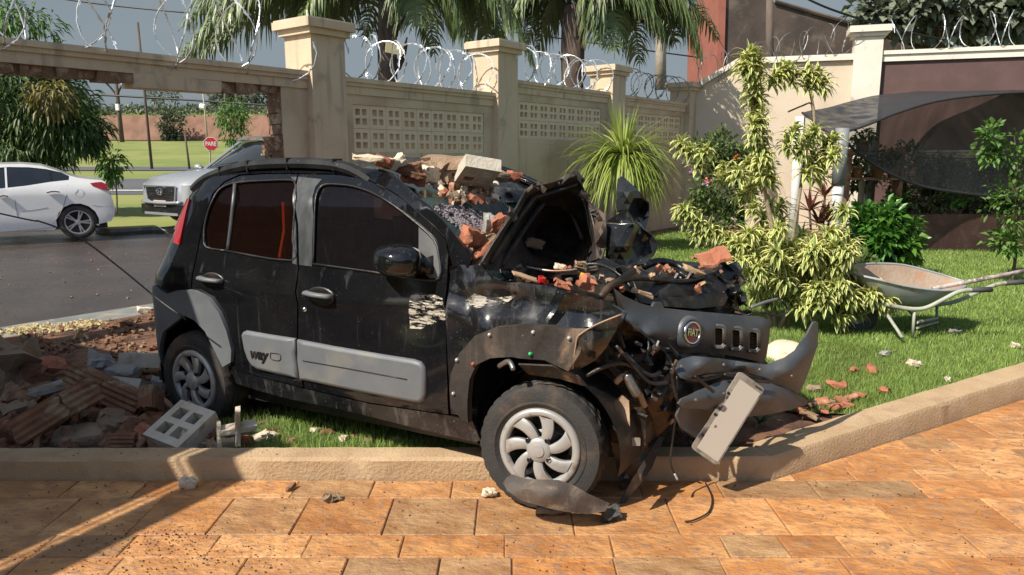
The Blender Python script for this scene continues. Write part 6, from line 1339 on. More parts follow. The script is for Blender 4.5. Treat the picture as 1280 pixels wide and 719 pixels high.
for i in range(5):
    x = px0-.3+i*.85; y = 14.2
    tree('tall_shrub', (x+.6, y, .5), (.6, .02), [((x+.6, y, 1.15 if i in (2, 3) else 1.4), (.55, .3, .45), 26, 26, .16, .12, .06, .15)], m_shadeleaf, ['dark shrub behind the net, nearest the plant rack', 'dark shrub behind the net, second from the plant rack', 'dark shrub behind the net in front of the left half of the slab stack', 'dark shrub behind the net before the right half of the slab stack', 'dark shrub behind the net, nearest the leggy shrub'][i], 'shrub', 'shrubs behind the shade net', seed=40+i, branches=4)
# slabs stacked behind the net
m_slabs = M_('stone_slab', (.60, .53, .44), (.48, .41, .33), scale=4, rough=.9, bump=.3)
a_, b_ = at(1133, 250, 14.6), at(1228, 250, 14.6)
for r_ in range(22):
    z = .62+r_*.052; x = a_.x+random.uniform(-.02, .08)
    if z > at(1133, 166, 14.6).z: break
    while x < b_.x-.1:
        L = random.uniform(.28, .5); m = MB(); m.box((x+L/2, 14.6+random.uniform(-.03, .03), z), (L-.012, .4, .042), jit=.006); o = m.build('stone_slab', m_slabs, loc=(x+L/2, 14.6, z-.02)); props(o, 'pale stone slab in the stack behind the shade net', 'slab', 'stone slabs stacked behind the shade net'); x += L
# clay pots on a shelf
m_pot = M_('clay_pot', (.30, .12, .07), (.22, .09, .05), scale=5, rough=.85); m_board = M_('shelf_board', (.22, .13, .085), (.16, .09, .06), scale=5, rough=.85, stretch=(.3, 1, 1)); m_conc2 = M_('pale_render', (.42, .36, .29), (.36, .3, .24), scale=2, rough=.9)
sh = at(1083, 222, 13.2); rack = thing('plant_rack', Vector((sh.x, 13.2, 0)), 'wooden plant rack with shelves left of the shade net curtain', 'plant rack')
for z in (sh.z-.6, sh.z-.02, sh.z+.42): MB().box((sh.x+.1, 13.2, z), (1.0, .3, .04)).build('shelf', m_board, rack)
for x in (-.36, .56): MB().box((sh.x+x, 13.2, (sh.z+.5)/2), (.05, .26, sh.z+.5)).build('post', m_board, rack)
for i, (dx, z, lb) in enumerate(((-.2, sh.z, 'clay pot at the left of the middle rack shelf'), (.15, sh.z, 'clay pot in the middle of the middle rack shelf'), (.42, sh.z, 'clay pot at the right of the middle rack shelf'), (-.15, sh.z+.44, 'clay pot on the top rack shelf'))):
    c = Vector((sh.x+dx, 13.12, z+.0)); p = thing('flower_pot', c, lb, 'pot', 'clay pots on the plant rack'); MB().lathe([(.001, .002), (.075, .002), (.105, .16), (.12, .16), (.12, .2), (.1, .2), (.095, .15), (.001, .15)], Matrix.Translation(c), 16).build('pot', m_pot, p, smooth=True)
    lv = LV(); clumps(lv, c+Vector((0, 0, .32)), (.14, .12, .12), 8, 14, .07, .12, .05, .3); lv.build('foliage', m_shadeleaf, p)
for px, py, lb in ((921, 300, 'clay pot under the flowering shrub, left of a pair'), (931, 300, 'clay pot under the flowering shrub, right of a pair')):
    c = at(px, py, 12.5); c.z = .02; p = MB().lathe([(.001, 0), (.09, 0), (.13, .3), (.15, .3), (.15, .35), (.12, .35), (.001, .3)], Matrix.Translation(c), 16).build('flower_pot', m_pot, loc=c, smooth=True); props(p, lb, 'pot')

# ------------------------------------------------------------------ shade net on white posts
m_post = M_('white_pipe', (.74, .73, .70), (.66, .65, .62), scale=4, rough=.5, c3=(.4, .36, .3), s3=4, t3=.66)
m_greyp = M_('grey_pipe', (.22, .23, .24), (.17, .18, .19), scale=4, rough=.5)
def netmat(name, thru, c):
    m = bpy.data.materials.new(name); m.use_nodes = True; N, L = m.node_tree.nodes, m.node_tree.links; b = N['Principled BSDF']; b.inputs['Base Color'].default_value = (*c, 1); b.inputs['Roughness'].default_value = .6
    t = N.new('ShaderNodeBsdfTransparent'); ms = N.new('ShaderNodeMixShader'); tc = N.new('ShaderNodeTexCoord'); nz = N.new('ShaderNodeTexNoise'); nz.inputs['Scale'].default_value = 2.2; nz.inputs['Detail'].default_value = 4
    mp = N.new('ShaderNodeMapping'); mp.inputs['Scale'].default_value = (3, 1, .5); L.new(tc.outputs['Object'], mp.inputs[0]); L.new(mp.outputs[0], nz.inputs['Vector'])
    mr = N.new('ShaderNodeMapRange'); mr.inputs[1].default_value = .3; mr.inputs[2].default_value = .7; mr.inputs[3].default_value = thru+.12; mr.inputs[4].default_value = thru-.10; L.new(nz.outputs['Fac'], mr.inputs[0]); L.new(mr.outputs[0], ms.inputs[0])
    L.new(b.outputs[0], ms.inputs[1]); L.new(t.outputs[0], ms.inputs[2]); L.new(ms.outputs[0], N['Material Output'].inputs[0]); return m
m_net = netmat('shade_net', .42, (.012, .012, .014)); m_net2 = netmat('shade_net_roof', .08, (.014, .015, .018))
def grid_sheet(name, f, nu, nv, mat, par):
    m = MB(); m.add([f(i/nu, j/nv) for i in range(nu+1) for j in range(nv+1)], [(i*(nv+1)+j, i*(nv+1)+j+1, (i+1)*(nv+1)+j+1, (i+1)*(nv+1)+j) for i in range(nu) for j in range(nv)]); return m.build(name, mat, par, smooth=True)
nb = at(1040, 300, 11.2); net = thing('shade_net', Vector((nb.x, 11.2, 0)), 'black shade net stretched from the wall with a sagging see-through curtain', 'shade net')
F0 = smooth_path([at(1040, 170, 11.2), at(1080, 158, 11.3), at(1120, 142, 11.4), at(1170, 127, 11.5), at(1230, 119, 11.5), at(1300, 115, 11.5), at(1420, 112, 11.5)], 4)
B0 = smooth_path([at(1003, 141, 13.4), at(1040, 133, 14.0), at(1090, 120, 15.2), at(1150, 115, 15.6), at(1220, 113.5, 15.6), at(1300, 112, 15.6), at(1420, 110, 15.6)], 4)
def lerpP(P, t): x = t*(len(P)-1); i = min(len(P)-2, int(x)); return P[i].lerp(P[i+1], x-i)
grid_sheet('net_roof', lambda u, v: lerpP(F0, u).lerp(lerpP(B0, u), v)+Vector((0, 0, -.04*math.sin(PI*v)+.02*noise.noise(Vector((u*9, v*5, 0))))), 48, 10, m_net2, net)
BT = smooth_path([at(1052, 172, 11.25), at(1078, 196, 11.5), at(1110, 216, 11.7), at(1150, 232, 11.8), at(1200, 241, 11.8), at(1260, 246, 11.8), at(1320, 244, 11.8), at(1440, 236, 11.8)], 4)
grid_sheet('net_curtain', lambda u, v: lerpP(F0, u).lerp(lerpP(BT, u), v)+Vector((0, .10*math.sin(PI*v)+.05*noise.noise(Vector((u*14, v*2, 0))), 0)), 60, 14, m_net, net)
m_hem = M_('net_hem', (.012, .012, .014), rough=.7)
MB().tube(F0, .018, 6).build('net_hem', m_hem, net); MB().tube(BT, .022, 6).build('net_hem', m_hem, net); MB().tube([at(1003, 141, 13.4), at(1020, 156, 12.3), at(1040, 170, 11.2)], .02, 6).build('net_hem', m_hem, net)
for (px, y0, y1, Y, sp, lb) in ((1040, 162, 335, 11.2, 232, 'front white net post with a grey sleeve beside the red cordyline'), (989, 146, 320, 13.3, 150, 'rear white net post behind the dragon tree')):
    a, b = at(px, y0, Y), at(px, y1, Y); a.x = b.x; b.z = .0; t = thing('net_post', b, lb, 'post', 'white posts of the shade net'); MB().tube([b, a], .085, 14).build('pipe', m_post, t, smooth=True)
    if sp > 160: c = at(px, sp, Y); c.x = b.x; MB().tube([Vector((b.x, Y, c.z)), a+Vector((0, 0, .02))], .098, 14).build('sleeve', m_greyp, t, smooth=True)
for px, Y, lb in ((1092, 14.8, 'dark upright under the shade net, nearest its left end'), (1078, 13.6, 'thin pale upright left of the planter')):
    a = at(px, 170 if px > 1080 else 226, Y); MB().tube([Vector((a.x, Y, 0)), a], .09 if px > 1080 else .05, 8).build('upright', m_greyp if px > 1080 else m_conc2, loc=(a.x, Y, 0)); props(bpy.context.scene.objects['upright' if 'upright.001' not in bpy.context.scene.objects else 'upright.001'], lb, 'post')

# ------------------------------------------------------------------ wheelbarrow
m_tub = M_('barrow_blue_grey', (.30, .335, .345), (.25, .28, .285), scale=4, rough=.5, c3=(.26, .15, .085), s3=4, t3=.6, w3=.12)
m_tubin = M_('barrow_rust', (.33, .265, .20), (.29, .20, .14), scale=5, rough=.9, bump=.4, bscale=30, c3=(.36, .19, .11), s3=4, t3=.6)
m_bframe = M_('barrow_frame_paint', (.35, .365, .29), (.29, .30, .24), scale=5, rough=.5, c3=(.2, .12, .08), s3=8, t3=.64)
m_grip = M_('rubber_grip', (.045, .048, .05), rough=.7)
YB = gp(1138, 422, .03).y; wb = thing('wheelbarrow', gp(1138, 422, .03), 'blue-grey wheelbarrow with a rusty tray standing on the lawn', 'wheelbarrow')
# rim outline (photo pixel, depth): left end is the nose, right end by the handles
RIM = [(1057, 336, YB+.25), (1072, 331, YB+.42), (1100, 329.5, YB+.52), (1130, 331.5, YB+.53), (1165, 340, YB+.50), (1195, 349, YB+.44), (1207, 353, YB+.30), (1204, 360, YB+.08), (1188, 363.5, YB-.05), (1160, 362, YB-.10), (1128, 357, YB-.10), (1095, 349, YB-.05), (1070, 343, YB+.06)]
BOT = [(1096, 372, YB+.22), (1104, 371, YB+.32), (1118, 370, YB+.36), (1132, 371, YB+.37), (1146, 373, YB+.36), (1158, 375, YB+.33), (1163, 377, YB+.25), (1160, 380, YB+.12), (1150, 382, YB+.06), (1138, 382, YB+.04), (1124, 381, YB+.04), (1108, 379, YB+.07), (1099, 375, YB+.13)]
R3 = [at(*p) for p in RIM]; B3 = [at(*p) for p in BOT]; n = len(R3)
def closed_smooth(P, k=3):
    out = []; n = len(P)
    for i in range(n):
        p0, p1, p2, p3 = P[i-1], P[i], P[(i+1) % n], P[(i+2) % n]
        for j in range(k): t = j/k; out.append(.5*((2*p1)+(p2-p0)*t+(2*p0-5*p1+4*p2-p3)*t*t+(3*p1-p0-3*p2+p3)*t**3))
    return out
R3 = closed_smooth(R3); B3 = closed_smooth(B3); n = len(R3)
def tub(off, flip):
    c = sum(R3, Vector((0, 0, 0)))/n; rings = []
    for t in (0, .12, .35, .65, .88, 1): rings.append([(r.lerp(b, t**.9))+(r-c).normalized()*(.03*math.sin(PI*t))+(c-r).normalized()*off+Vector((0, 0, off*.5*t)) for r, b in zip(R3, B3)])
    m = MB(); K = len(rings); fs = [(i*n+k, i*n+(k+1) % n, (i+1)*n+(k+1) % n, (i+1)*n+k) for i in range(K-1) for k in range(n)]+[tuple(range((K-1)*n, K*n))]
    m.add([p for r in rings for p in r], [f[::-1] for f in fs] if flip else fs); return m
ty = tub(0, True).build('tray', m_tub, wb, smooth=True); tub(.006, False).build('tray_lining', m_tubin, ty, smooth=True); MB().tube(R3+[R3[0]], .011, 7).build('tray_rim', m_tub, ty, smooth=True)
fr1 = smooth_path([at(1080, 376, YB+.2), at(1105, 380, YB-.02), at(1128, 385, YB-.06), at(1146, 386.5, YB-.08), at(1160, 384, YB-.1), at(1180, 374, YB-.12), at(1198, 365, YB-.12), at(1214, 362.5, YB-.12), at(1239, 362, YB-.12)], 4)
fr2 = smooth_path([at(1085, 374, YB+.3), at(1120, 378, YB+.42), at(1150, 382, YB+.44), at(1180, 380, YB+.45), at(1200, 375, YB+.45), at(1225, 364, YB+.46), at(1245, 356, YB+.46), at(1262, 353.5, YB+.46), at(1292, 351.5, YB+.46)], 4)
for P, k, nm in ((fr1, 4, 'frame_tube'), (fr2, 5, 'frame_tube')):
    t = MB().tube(P, .019, 9).build(nm, m_bframe, wb, smooth=True); MB().tube([P[-1].lerp(P[-1-k], -.02), P[-1-k]], .024, 10).build('grip', m_grip, t, smooth=True)
for a, b in (((1143, 387, YB-.07), (1140.5, 424, YB-.05)), ((1171, 383, YB+.44), (1171, 414, YB+.42)), ((1134, 386, YB+.36), (1150, 404, YB+.40)), ((1106, 389, YB+.02), (1128, 422, YB-.28))): MB().tube([at(*a), at(*b)], .016, 8, flat=.7).build('leg', m_bframe, wb, smooth=True)
MB().tube([at(1145, 410, YB-.05), at(1171, 403, YB+.42)], .02, 6, flat=.5).build('brace', m_bframe, wb); MB().tube([at(1146, 403, YB-.05), at(1171, 398, YB+.42)], .014, 6).build('brace', m_bframe, wb)
wc = at(1072, 386, YB+.25); wc.z = .19; MB().lathe([(.09, -.03), (.15, -.045), (.19, -.02), (.19, .02), (.15, .045), (.09, .03), (.09, -.03)], frame(wc, (1, .05, 0), (0, 0, 1), (-.05, 1, 0)), 24).build('tyre', m_grip, wb, smooth=True)
MB().lathe([(.10, -.02), (.02, -.03), (.02, .03), (.10, .02)], frame(wc, (1, .05, 0), (0, 0, 1), (-.05, 1, 0)), 18).build('wheel_disc', m_tub, wb, smooth=True); MB().tube([wc+Vector((0, -.06, 0)), at(1105, 381, YB)], .014, 7).build('fork', m_bframe, wb)
m_rod = M_('speckled_rod', (.13, .10, .095), (.42, .35, .32), scale=16, rough=.6, c4=(.5, .42, .38), s4=30, t4=.58)
ra, rb_ = at(1166, 361, YB+.12), at(1300, 335, YB+.30); props(MB().tube([ra, ra.lerp(rb_, .5), rb_], .02, 8).build('rod', m_rod, loc=ra, smooth=True), 'long dark speckled rod resting across the wheelbarrow tray', 'rod')
# small plant under the bumper
wp_ = gp(958, 530, .03)
for px, py, lb in ((950, 528, 'small spiky rosette plant under the torn bumper'), (924, 522, 'small pale striped leaf tuft behind the hanging plate')):
    c = gp(px, py, .03); pt_ = thing('small_plant', c, lb, 'plant'); m = MB()
    for k in range(16): a = k*2.4; e = random.uniform(.2, .9); strips(m, c, (math.cos(a)*math.cos(e), math.sin(a)*math.cos(e), math.sin(e)), random.uniform(.1, .17), .02, 4, .12, (.7, 1, .8, .5, .05), px < 930)
    m.build('foliage', [m_shadeleaf, m_cy] if px > 930 else [m_cg, m_cy], pt_)
# ------------------------------------------------------------------ rubble
m_ventw = M_('pale_block', (.56, .50, .41), (.48, .42, .33), scale=6, rough=.9, bump=.4, bscale=45, c3=(.34, .25, .17), s3=5, t3=.62)
m_mort = M_('mortar', (.30, .215, .14), (.235, .16, .10), scale=9, rough=.95, bump=.8, bscale=40, c3=(.27, .14, .08), s3=6, t3=.6)
m_plas = M_('cream_plaster', (.66, .56, .42), (.58, .47, .34), scale=7, rough=.95, bump=.5, bscale=50, c3=(.36, .25, .16), s3=6, t3=.64)
m_clayo = M_('orange_clay', (.40, .15, .08), (.32, .11, .06), scale=9, rough=.9, bump=.5, bscale=40, c3=(.45, .30, .2), s3=7, t3=.64)
m_clayd = M_('red_clay', (.23, .105, .052), (.15, .068, .035), scale=9, rough=.9, bump=.6, bscale=40, c3=(.27, .19, .12), s3=6, t3=.57, c4=(.06, .035, .02), s4=40, t4=.68)
m_gcon = M_('grey_concrete', (.30, .29, .27), (.24, .23, .21), scale=6, rough=.9, bump=.4, bscale=50, c3=(.2, .15, .1), s3=5, t3=.62)
m_woodc = M_('splintered_wood', (.44, .30, .18), (.34, .22, .13), scale=12, rough=.85, stretch=(.2, 1, 1))
m_dirtc = M_('dark_soil_crumb', (.085, .042, .026), (.12, .06, .036), scale=20, rough=.95)
m_rock = M_('dark_rock', (.06, .055, .05), (.09, .08, .07), scale=12, rough=.9, bump=.6)
def E3(x, y, z): return rot(x, y, z)
nrub = [0]
def lump(px, py, z, size, ang, mat, name, label, cat='rubble', group=None, jit=None, pos=None, sub=4, cut=.25):
    nrub[0] += 1; p = Vector(pos) if pos is not None else gp(px, py, z)
    o = rough_block(name, size, Matrix.Translation(p) @ E3(*ang), mat, jit=jit if jit is not None else min(size)*.14, sub=sub, seed=nrub[0], loc=p, cut=cut)
    return props(o, label, cat, group)
def hollow_brick(pa, pb, w, h, roll, name, label, mat=m_clayd, holes=(3, 2), group=None):
    pa, pb = Vector(pa), Vector(pb); d = (pb-pa); L = d.length; d.normalize(); u = Vector((0, 0, 1)); s = d.cross(u).normalized(); u = s.cross(d)
    F = frame(pa, s, u, d) @ Matrix.Rotation(roll, 4, 'Z')
    P = []; nr = 4
    for (ax, ay, bx, by) in ((-1, -1, 1, -1), (1, -1, 1, 1), (1, 1, -1, 1), (-1, 1, -1, -1)):
        for k in range(nr*2):
            t = (k+.5)/(nr*2); q = .84 if k % 2 else 1.0; x = ax+(bx-ax)*t; y = ay+(by-ay)*t; nx_, ny_ = (0, ay) if ay == by else (ax, 0)
            P.append(((x if not nx_ else nx_*q)*w/2, (y if not ny_ else ny_*q)*h/2))
    H = []; cx, cy = holes
    for i in range(cx):
        for j in range(cy):
            x = (-.5+(i+.5)/cx)*w*.9; y = (-.5+(j+.5)/cy)*h*.9; r = min(w/cx, h/cy)*.36; H.append([(x+r*math.cos(a), y+r*math.sin(a)) for a in [k*PI/4 for k in range(8)]])
    V, T = fill2d(P, .2, H); N = len(V); m = MB(); jt = [random.uniform(-.012, .012) for _ in V]
    nb_ = len(P); q0 = [F @ Vector((x, y, jt[i])) for i, (x, y) in enumerate(V)]; q1 = [F @ Vector((x, y, L+jt[-i])) for i, (x, y) in enumerate(V)]
    bd = border([t if (V[t[1]][0]-V[t[0]][0])*(V[t[2]][1]-V[t[0]][1])-(V[t[2]][0]-V[t[0]][0])*(V[t[1]][1]-V[t[0]][1]) > 0 else t[::-1] for t in T])
    m.add(q0+q1, [t[::-1] for t in T]+[tuple(i+N for i in t) for t in T]+[(a, b, b+N, a+N) for a, b in bd])
    o = m.build(name, mat, loc=(pa+pb)/2, sharp=30); return props(o, label, 'brick', group)
def vent_piece(pos, ang, name, label, sc=1.0, keep=None, group='broken vent blocks'):
    m = vent_block() if keep is None else keep(); M = Matrix.Translation(Vector(pos)) @ E3(*ang) @ Matrix.Scale(sc, 4); m.v = [tuple(M @ Vector(p)) for p in m.v]
    return props(m.build(name, m_ventw, loc=pos), label, 'vent block', group)
# left heap behind the kerb
hollow_brick(at(17, 545, 3.80), at(78, 508, 3.98), .11, .15, .5, 'hollow_brick', 'long red hollow brick sloping up from the kerb at the far left of the heap', m_clayd)
hollow_brick(at(77, 509, 3.99), at(118, 487, 4.16), .11, .155, .45, 'hollow_brick', 'red hollow brick mortared to the upper end of the sloping brick', m_clayd)
hollow_brick(at(92, 468, 4.55), at(136, 489, 4.42), .14, .15, .25, 'hollow_brick', 'red hollow brick showing its open round holes at the heap top', m_clayd, (3, 2))
hollow_brick(at(137, 489, 4.42), at(180, 508, 4.28), .13, .145, .2, 'hollow_brick', 'ridged red brick joined to the right of the brick with open holes', m_clayd)
hollow_brick(at(188, 512, 4.2), at(190, 485, 4.28), .10, .13, .3, 'hollow_brick', 'short red brick end standing upright beside the flat vent block', m_clayd)
hollow_brick(at(140, 552, 3.76), at(168, 552, 3.78), .09, .09, .1, 'hollow_brick', 'small broken red brick with open holes lying by the kerb', m_clayd, (2, 1))
lump(8, 470, .14, (.36, .5, .42), (0, .1, .3), m_mort, 'mortar_lump', 'brown mortar mound at the left edge of the photo', jit=.06)
lump(18, 515, .05, (.2, .15, .10), (0, .1, .5), m_mort, 'mortar_lump', 'pale mortar lump left of the sloping long brick', jit=.03)
lump(104, 545, .04, (.30, .16, .08), (.25, -.12, .1), m_mort, 'mortar_slab', 'flat brown mortar slab against the kerb below the long brick')
lump(145, 532, .08, (.2, .14, .14), (.3, .5, .4), m_mort, 'mortar_lump', 'brown mortar lump leaning over the small red brick', jit=.02)
lump(178, 535, .07, (.2, .16, .12), (.2, .3, .9), m_clayd, 'brick_chunk', 'jagged red brick chunk left of the tilted vent block', jit=.03)
lump(50, 468, .16, (.3, .16, .14), (.2, .2, .4), m_clayd, 'brick_chunk', 'cracked red brick chunk behind the pale flat slab', jit=.03)
lump(66, 458, .20, (.2, .12, .1), (.5, .2, .9), m_clayo, 'brick_chunk', 'orange red brick chunk on top of the left heap', jit=.02)
lump(57, 487, .12, (.36, .12, .045), (.1, -.22, .35), m_gcon, 'concrete_slab', 'thin pale concrete slab tilted behind the long brick')
lump(155, 463, .15, (.22, .11, .07), (.1, .02, -.05), m_gcon, 'concrete_block', 'grey concrete block lying behind the flat vent block')
lump(124, 457, .18, (.14, .14, .14), (.3, .3, .7), m_gcon, 'concrete_block', 'pale angular concrete piece beside the grey block', jit=.02)
lump(30, 495, .08, (.22, .2, .12), (.3, .1, .2), m_clayd, 'brick_chunk', 'dark red brick chunk above the pale mortar lump', jit=.03)
lump(112, 520, .06, (.16, .12, .08), (.1, .3, .4), m_clayd, 'brick_chunk', 'small red chunk under the joined bricks', jit=.02)
lump(206, 478, .12, (.18, .1, .06), (.1, .2, .7), m_gcon, 'concrete_slab', 'pale concrete shard between the standing vent block and rear wheel')
lump(200, 497, .12, (.26, .03, .03), (.1, .35, -.6), m_woodc, 'wood_splinter', 'thin dark wood splinter lying across the flat vent block', jit=.004)
vp = gp(170, 484, .10); vent_piece(at(166, 486, 4.75), (PI/2-.5, .05, -.15), 'vent_block', 'pale four-hole vent block lying flat behind the hollow bricks')
vent_piece(at(183, 450, 5.25), (PI/2-.25, .06, .12), 'vent_block', 'sunlit cream vent block standing left of the car rear wheel', 1.0)
vent_piece(at(228, 536, 3.90), (-1.12, .12, -.45), 'vent_block', 'large tilted four-hole vent block before the rear wheel', .95)
def cross():
    m = MB(); m.box((0, 0, 0), (.035, .10, .24), rot(0, .05, 0), jit=.004, taper=.85); m.box((0, .002, -.01), (.23, .098, .03), rot(0, -.06, 0), jit=.004); m.box((-.115, 0, -.06), (.03, .1, .19), rot(0, .03, 0), jit=.004, taper=.8); return m
vent_piece(at(297, 533, 3.84), (.1, 0, .35), 'vent_fragment', 'white cross-shaped vent block fragment standing under the car sill', .85, cross)
lump(245, 552, .05, (.16, .1, .09), (.3, .3, .6), m_plas, 'plaster_chunk', 'pale chunk under the tilted vent block, right side')
lump(262, 548, .05, (.16, .08, .06), (.2, .4, .2), m_mort, 'mortar_slab', 'thin mortar strip right of the tilted vent block')
lump(285, 553, .04, (.12, .07, .04), (.2, .1, .4), m_plas, 'plaster_chunk', 'flat cream shard in front of the white cross fragment')
lump(318, 548, .03, (.16, .06, .04), (.1, -.2, .4), m_plas, 'plaster_chunk', 'long cream shard right of the white cross fragment')
lump(306, 552, .04, (.07, .05, .06), (.3, .2, .1), m_clayo, 'brick_chunk', 'small orange brick chunk by the kerb below the white cross')
lump(340, 545, .03, (.07, .05, .04), (.1, .2, .6), m_plas, 'plaster_chunk', 'cream lump on the grass patch right of the white cross')
for k in range(90):
    px, py = random.uniform(0, 300), random.uniform(462, 558)
    if px > 205 and py < 525: continue
    s = random.uniform(.025, .075); lump(px, py, random.uniform(.02, .08), (s*1.6, s, s*.8), (random.random()*3, random.random()*3, random.random()*3), random.choice([m_clayd, m_mort, m_clayd, m_clayd, m_clayo]), 'rubble_piece', 'small broken brick or mortar piece in the heap behind the kerb', 'rubble', 'small pieces in the rubble heap', sub=3)
for k, (px, py) in enumerate(((410, 541), (430, 548), (462, 551), (478, 548), (500, 551), (520, 549), (448, 544), (540, 550), (395, 538), (365, 552))):
    s = random.uniform(.035, .06); lump(px, py, .025, (s*1.7, s, s*.7), (.1, .2, random.random()*3), random.choice([m_mort, m_clayd, m_plas]), 'rubble_piece', 'small rubble piece on the grass under the car sill', 'rubble', 'rubble under the car sill', sub=3)
# on the pavement
lump(235, 604, .025, (.075, .05, .05), (.2, .2, .3), m_plas, 'plaster_chip', 'white plaster chip on the pavement in the slotted light', jit=.008)
lump(415, 622, .02, (.075, .045, .03), (.3, .2, .5), m_mort, 'mortar_chip', 'brown flaky chip lying on the pavement before the car sill', jit=.01)
lump(363, 609, .015, (.02, .06, .02), (.2, .2, -.3), m_clayd, 'brick_chip', 'small dark red chip on the pavement close to the kerb', jit=.005)
lump(612, 616, .02, (.07, .045, .03), (.1, .1, .4), m_plas, 'plaster_chip', 'white plaster chip left of the front wheel', jit=.006)
lump(762, 642, .03, (.08, .07, .06), (.4, .2, .3), m_rock, 'dark_rock', 'dark lump beside the crushed liner under the front wheel', jit=.014)
lump(688, 639, .012, (.13, .04, .02), (0, .05, .1), m_clayd, 'brick_chip', 'flat red chip under the front wheel liner', jit=.005)
# lawn at the right
for px, py, s, mt, nm, lb in ((1107, 441, .10, m_gcon, 'mortar_chip', 'grey brown lump on the lawn below the wheelbarrow legs'), (1144, 455, .11, m_plas, 'plaster_chip', 'cream flat chip on the lawn right of the grey brown lump'), (1193, 414, .12, m_gcon, 'concrete_chip', 'grey flat piece in the wheelbarrow shadow'),
                              (1068, 462, .09, m_clayo, 'tile_chip', 'orange tile chip on the lawn, uppermost of the chips by the kerb'), (1090, 461, .13, m_clayo, 'tile_chip', 'larger orange tile chip right of the uppermost chip'), (1046, 482, .12, m_clayo, 'tile_chip', 'orange tile chip above the row along the kerb'),
                              (1105, 488, .10, m_clayo, 'tile_chip', 'orange tile chip close to the kerb, rightmost'), (1020, 486, .10, m_mort, 'mortar_chip', 'brown chip on the lawn beside the bumper tip'), (1270, 432, .08, m_plas, 'plaster_chip', 'white chip on the lawn at the right edge by the kerb'), (1186, 474, .05, m_plas, 'plaster_chip', 'tiny white chip on the lawn above the kerb')):
    lump(px, py, .05, (s, s*.6, s*.35), (.1, .15, random.random()*1.5), mt, nm, lb, jit=.01, sub=3)
sl = gp(986, 446, .03); o = MB().lathe([(.001, .10), (.09, .10), (.15, .075), (.19, .02), (.195, -.03)], Matrix.Translation(sl) @ rot(.25, .1, 0), 24).build('round_stone', m_plas, loc=sl, smooth=True); props(o, 'pale rounded stone on the lawn behind the grille panel', 'stone')
for k, (px, py) in enumerate(((1000, 512), (1014, 506), (1026, 503), (1040, 502), (1052, 500), (1064, 497), (1075, 493), (1030, 514), (1046, 508), (1060, 505), (1012, 518))):
    s = random.uniform(.07, .12); lump(px, py, .05, (s, s*.65, s*.3), (random.uniform(-.3, .3), random.uniform(-.3, .3), random.random()*3), random.choice([m_clayo, m_clayd]), 'tile_shard', 'broken red tile shard in the row behind the slanting kerb', 'rubble', 'tile shards along the slanting kerb', sub=3)
# on the car roof, windscreen and bay
def car_at(px, py):
    if py > 262: return at(px, py, 3.56 if px < 604 else 3.66)
    return at(px, py, 4.02+(px-495)/130*.55-max(0, py-226)*.012)
def carlump(px, py, z, size, ang, mat, nm, lb, group=None, jit=None, sub=4): return lump(0, 0, 0, size, ang, mat, nm, lb, group=group, jit=jit, pos=car_at(px, py), sub=sub)
carlump(566, 204, 1.545, (.34, .24, .08), (.05, .06, -.35), m_mort, 'mortar_slab', 'broad flat mortar slab on the crushed car roof')
carlump(553, 218, 1.50, (.10, .13, .15), (.1, .3, .3), m_mort, 'mortar_lump', 'rounded brown mortar lump under the flat slab on the roof', jit=.02)
vent_piece(at(597, 214, 4.16), (PI/2-.45, .16, .32), 'vent_block', 'broken vent block on the car roof beside the flat mortar slab', .72)
carlump(537, 219, 1.48, (.11, .08, .09), (.3, .2, .5), m_plas, 'plaster_chunk', 'cream plaster chunk in the middle of the car roof rubble')
carlump(564, 229, 1.44, (.09, .07, .11), (.2, .4, .2), m_plas, 'plaster_chunk', 'pointed cream plaster chunk before the vent block on the roof')
carlump(578, 230, 1.44, (.07, .06, .08), (.3, .2, .5), m_plas, 'plaster_chunk', 'tan plaster chunk right of the pointed cream one', jit=.012)
carlump(517, 222, 1.48, (.12, .09, .07), (.1, .2, .4), m_clayo, 'brick_chunk', 'orange brick chunk left of the cream chunk on the roof')
carlump(514, 211, 1.51, (.12, .08, .06), (.2, -.1, .2), m_clayd, 'brick_chunk', 'dusty pink brick chunk behind the orange one on the roof')
carlump(503, 213, 1.50, (.24, .05, .035), (.2, .38, .1), m_clayd, 'brick_shard', 'long dark red shard lying across the roof rubble', jit=.008)
carlump(495, 203, 1.53, (.11, .06, .06), (.3, -.4, .3), m_plas, 'plaster_chunk', 'cream shard standing behind the long dark red shard')
carlump(460, 198, 1.55, (.16, .06, .025), (.05, .05, .2), m_plas, 'plaster_flake', 'thin cream flake at the rear of the roof rubble', jit=.008)
carlump(480, 202, 1.54, (.09, .07, .05), (.2, .3, .3), m_clayo, 'brick_chunk', 'small orange chunk behind the cream shard on the roof')
carlump(491, 224, 1.47, (.06, .03, .02), (.2, -.5, .3), m_clayo, 'brick_chip', 'tiny orange chip on the roof edge above the front window', jit=.005)
carlump(643, 220, 1.42, (.09, .06, .05), (.1, .2, .3), m_clayo, 'brick_chunk', 'orange chunk at the far right end of the roof')
carlump(622, 217, 1.44, (.14, .06, .05), (.1, .3, .4), m_mort, 'mortar_lump', 'dark mortar piece right of the roof vent block')
carlump(503, 244, 1.39, (.07, .06, .02), (.4, .6, .2), m_plas, 'plaster_flake', 'cream flake on the windscreen pillar top', jit=.008)
carlump(516, 249, 1.36, (.09, .05, .02), (.4, .6, .2), m_plas, 'plaster_flake', 'crumbly cream flake just behind the windscreen edge', jit=.01)
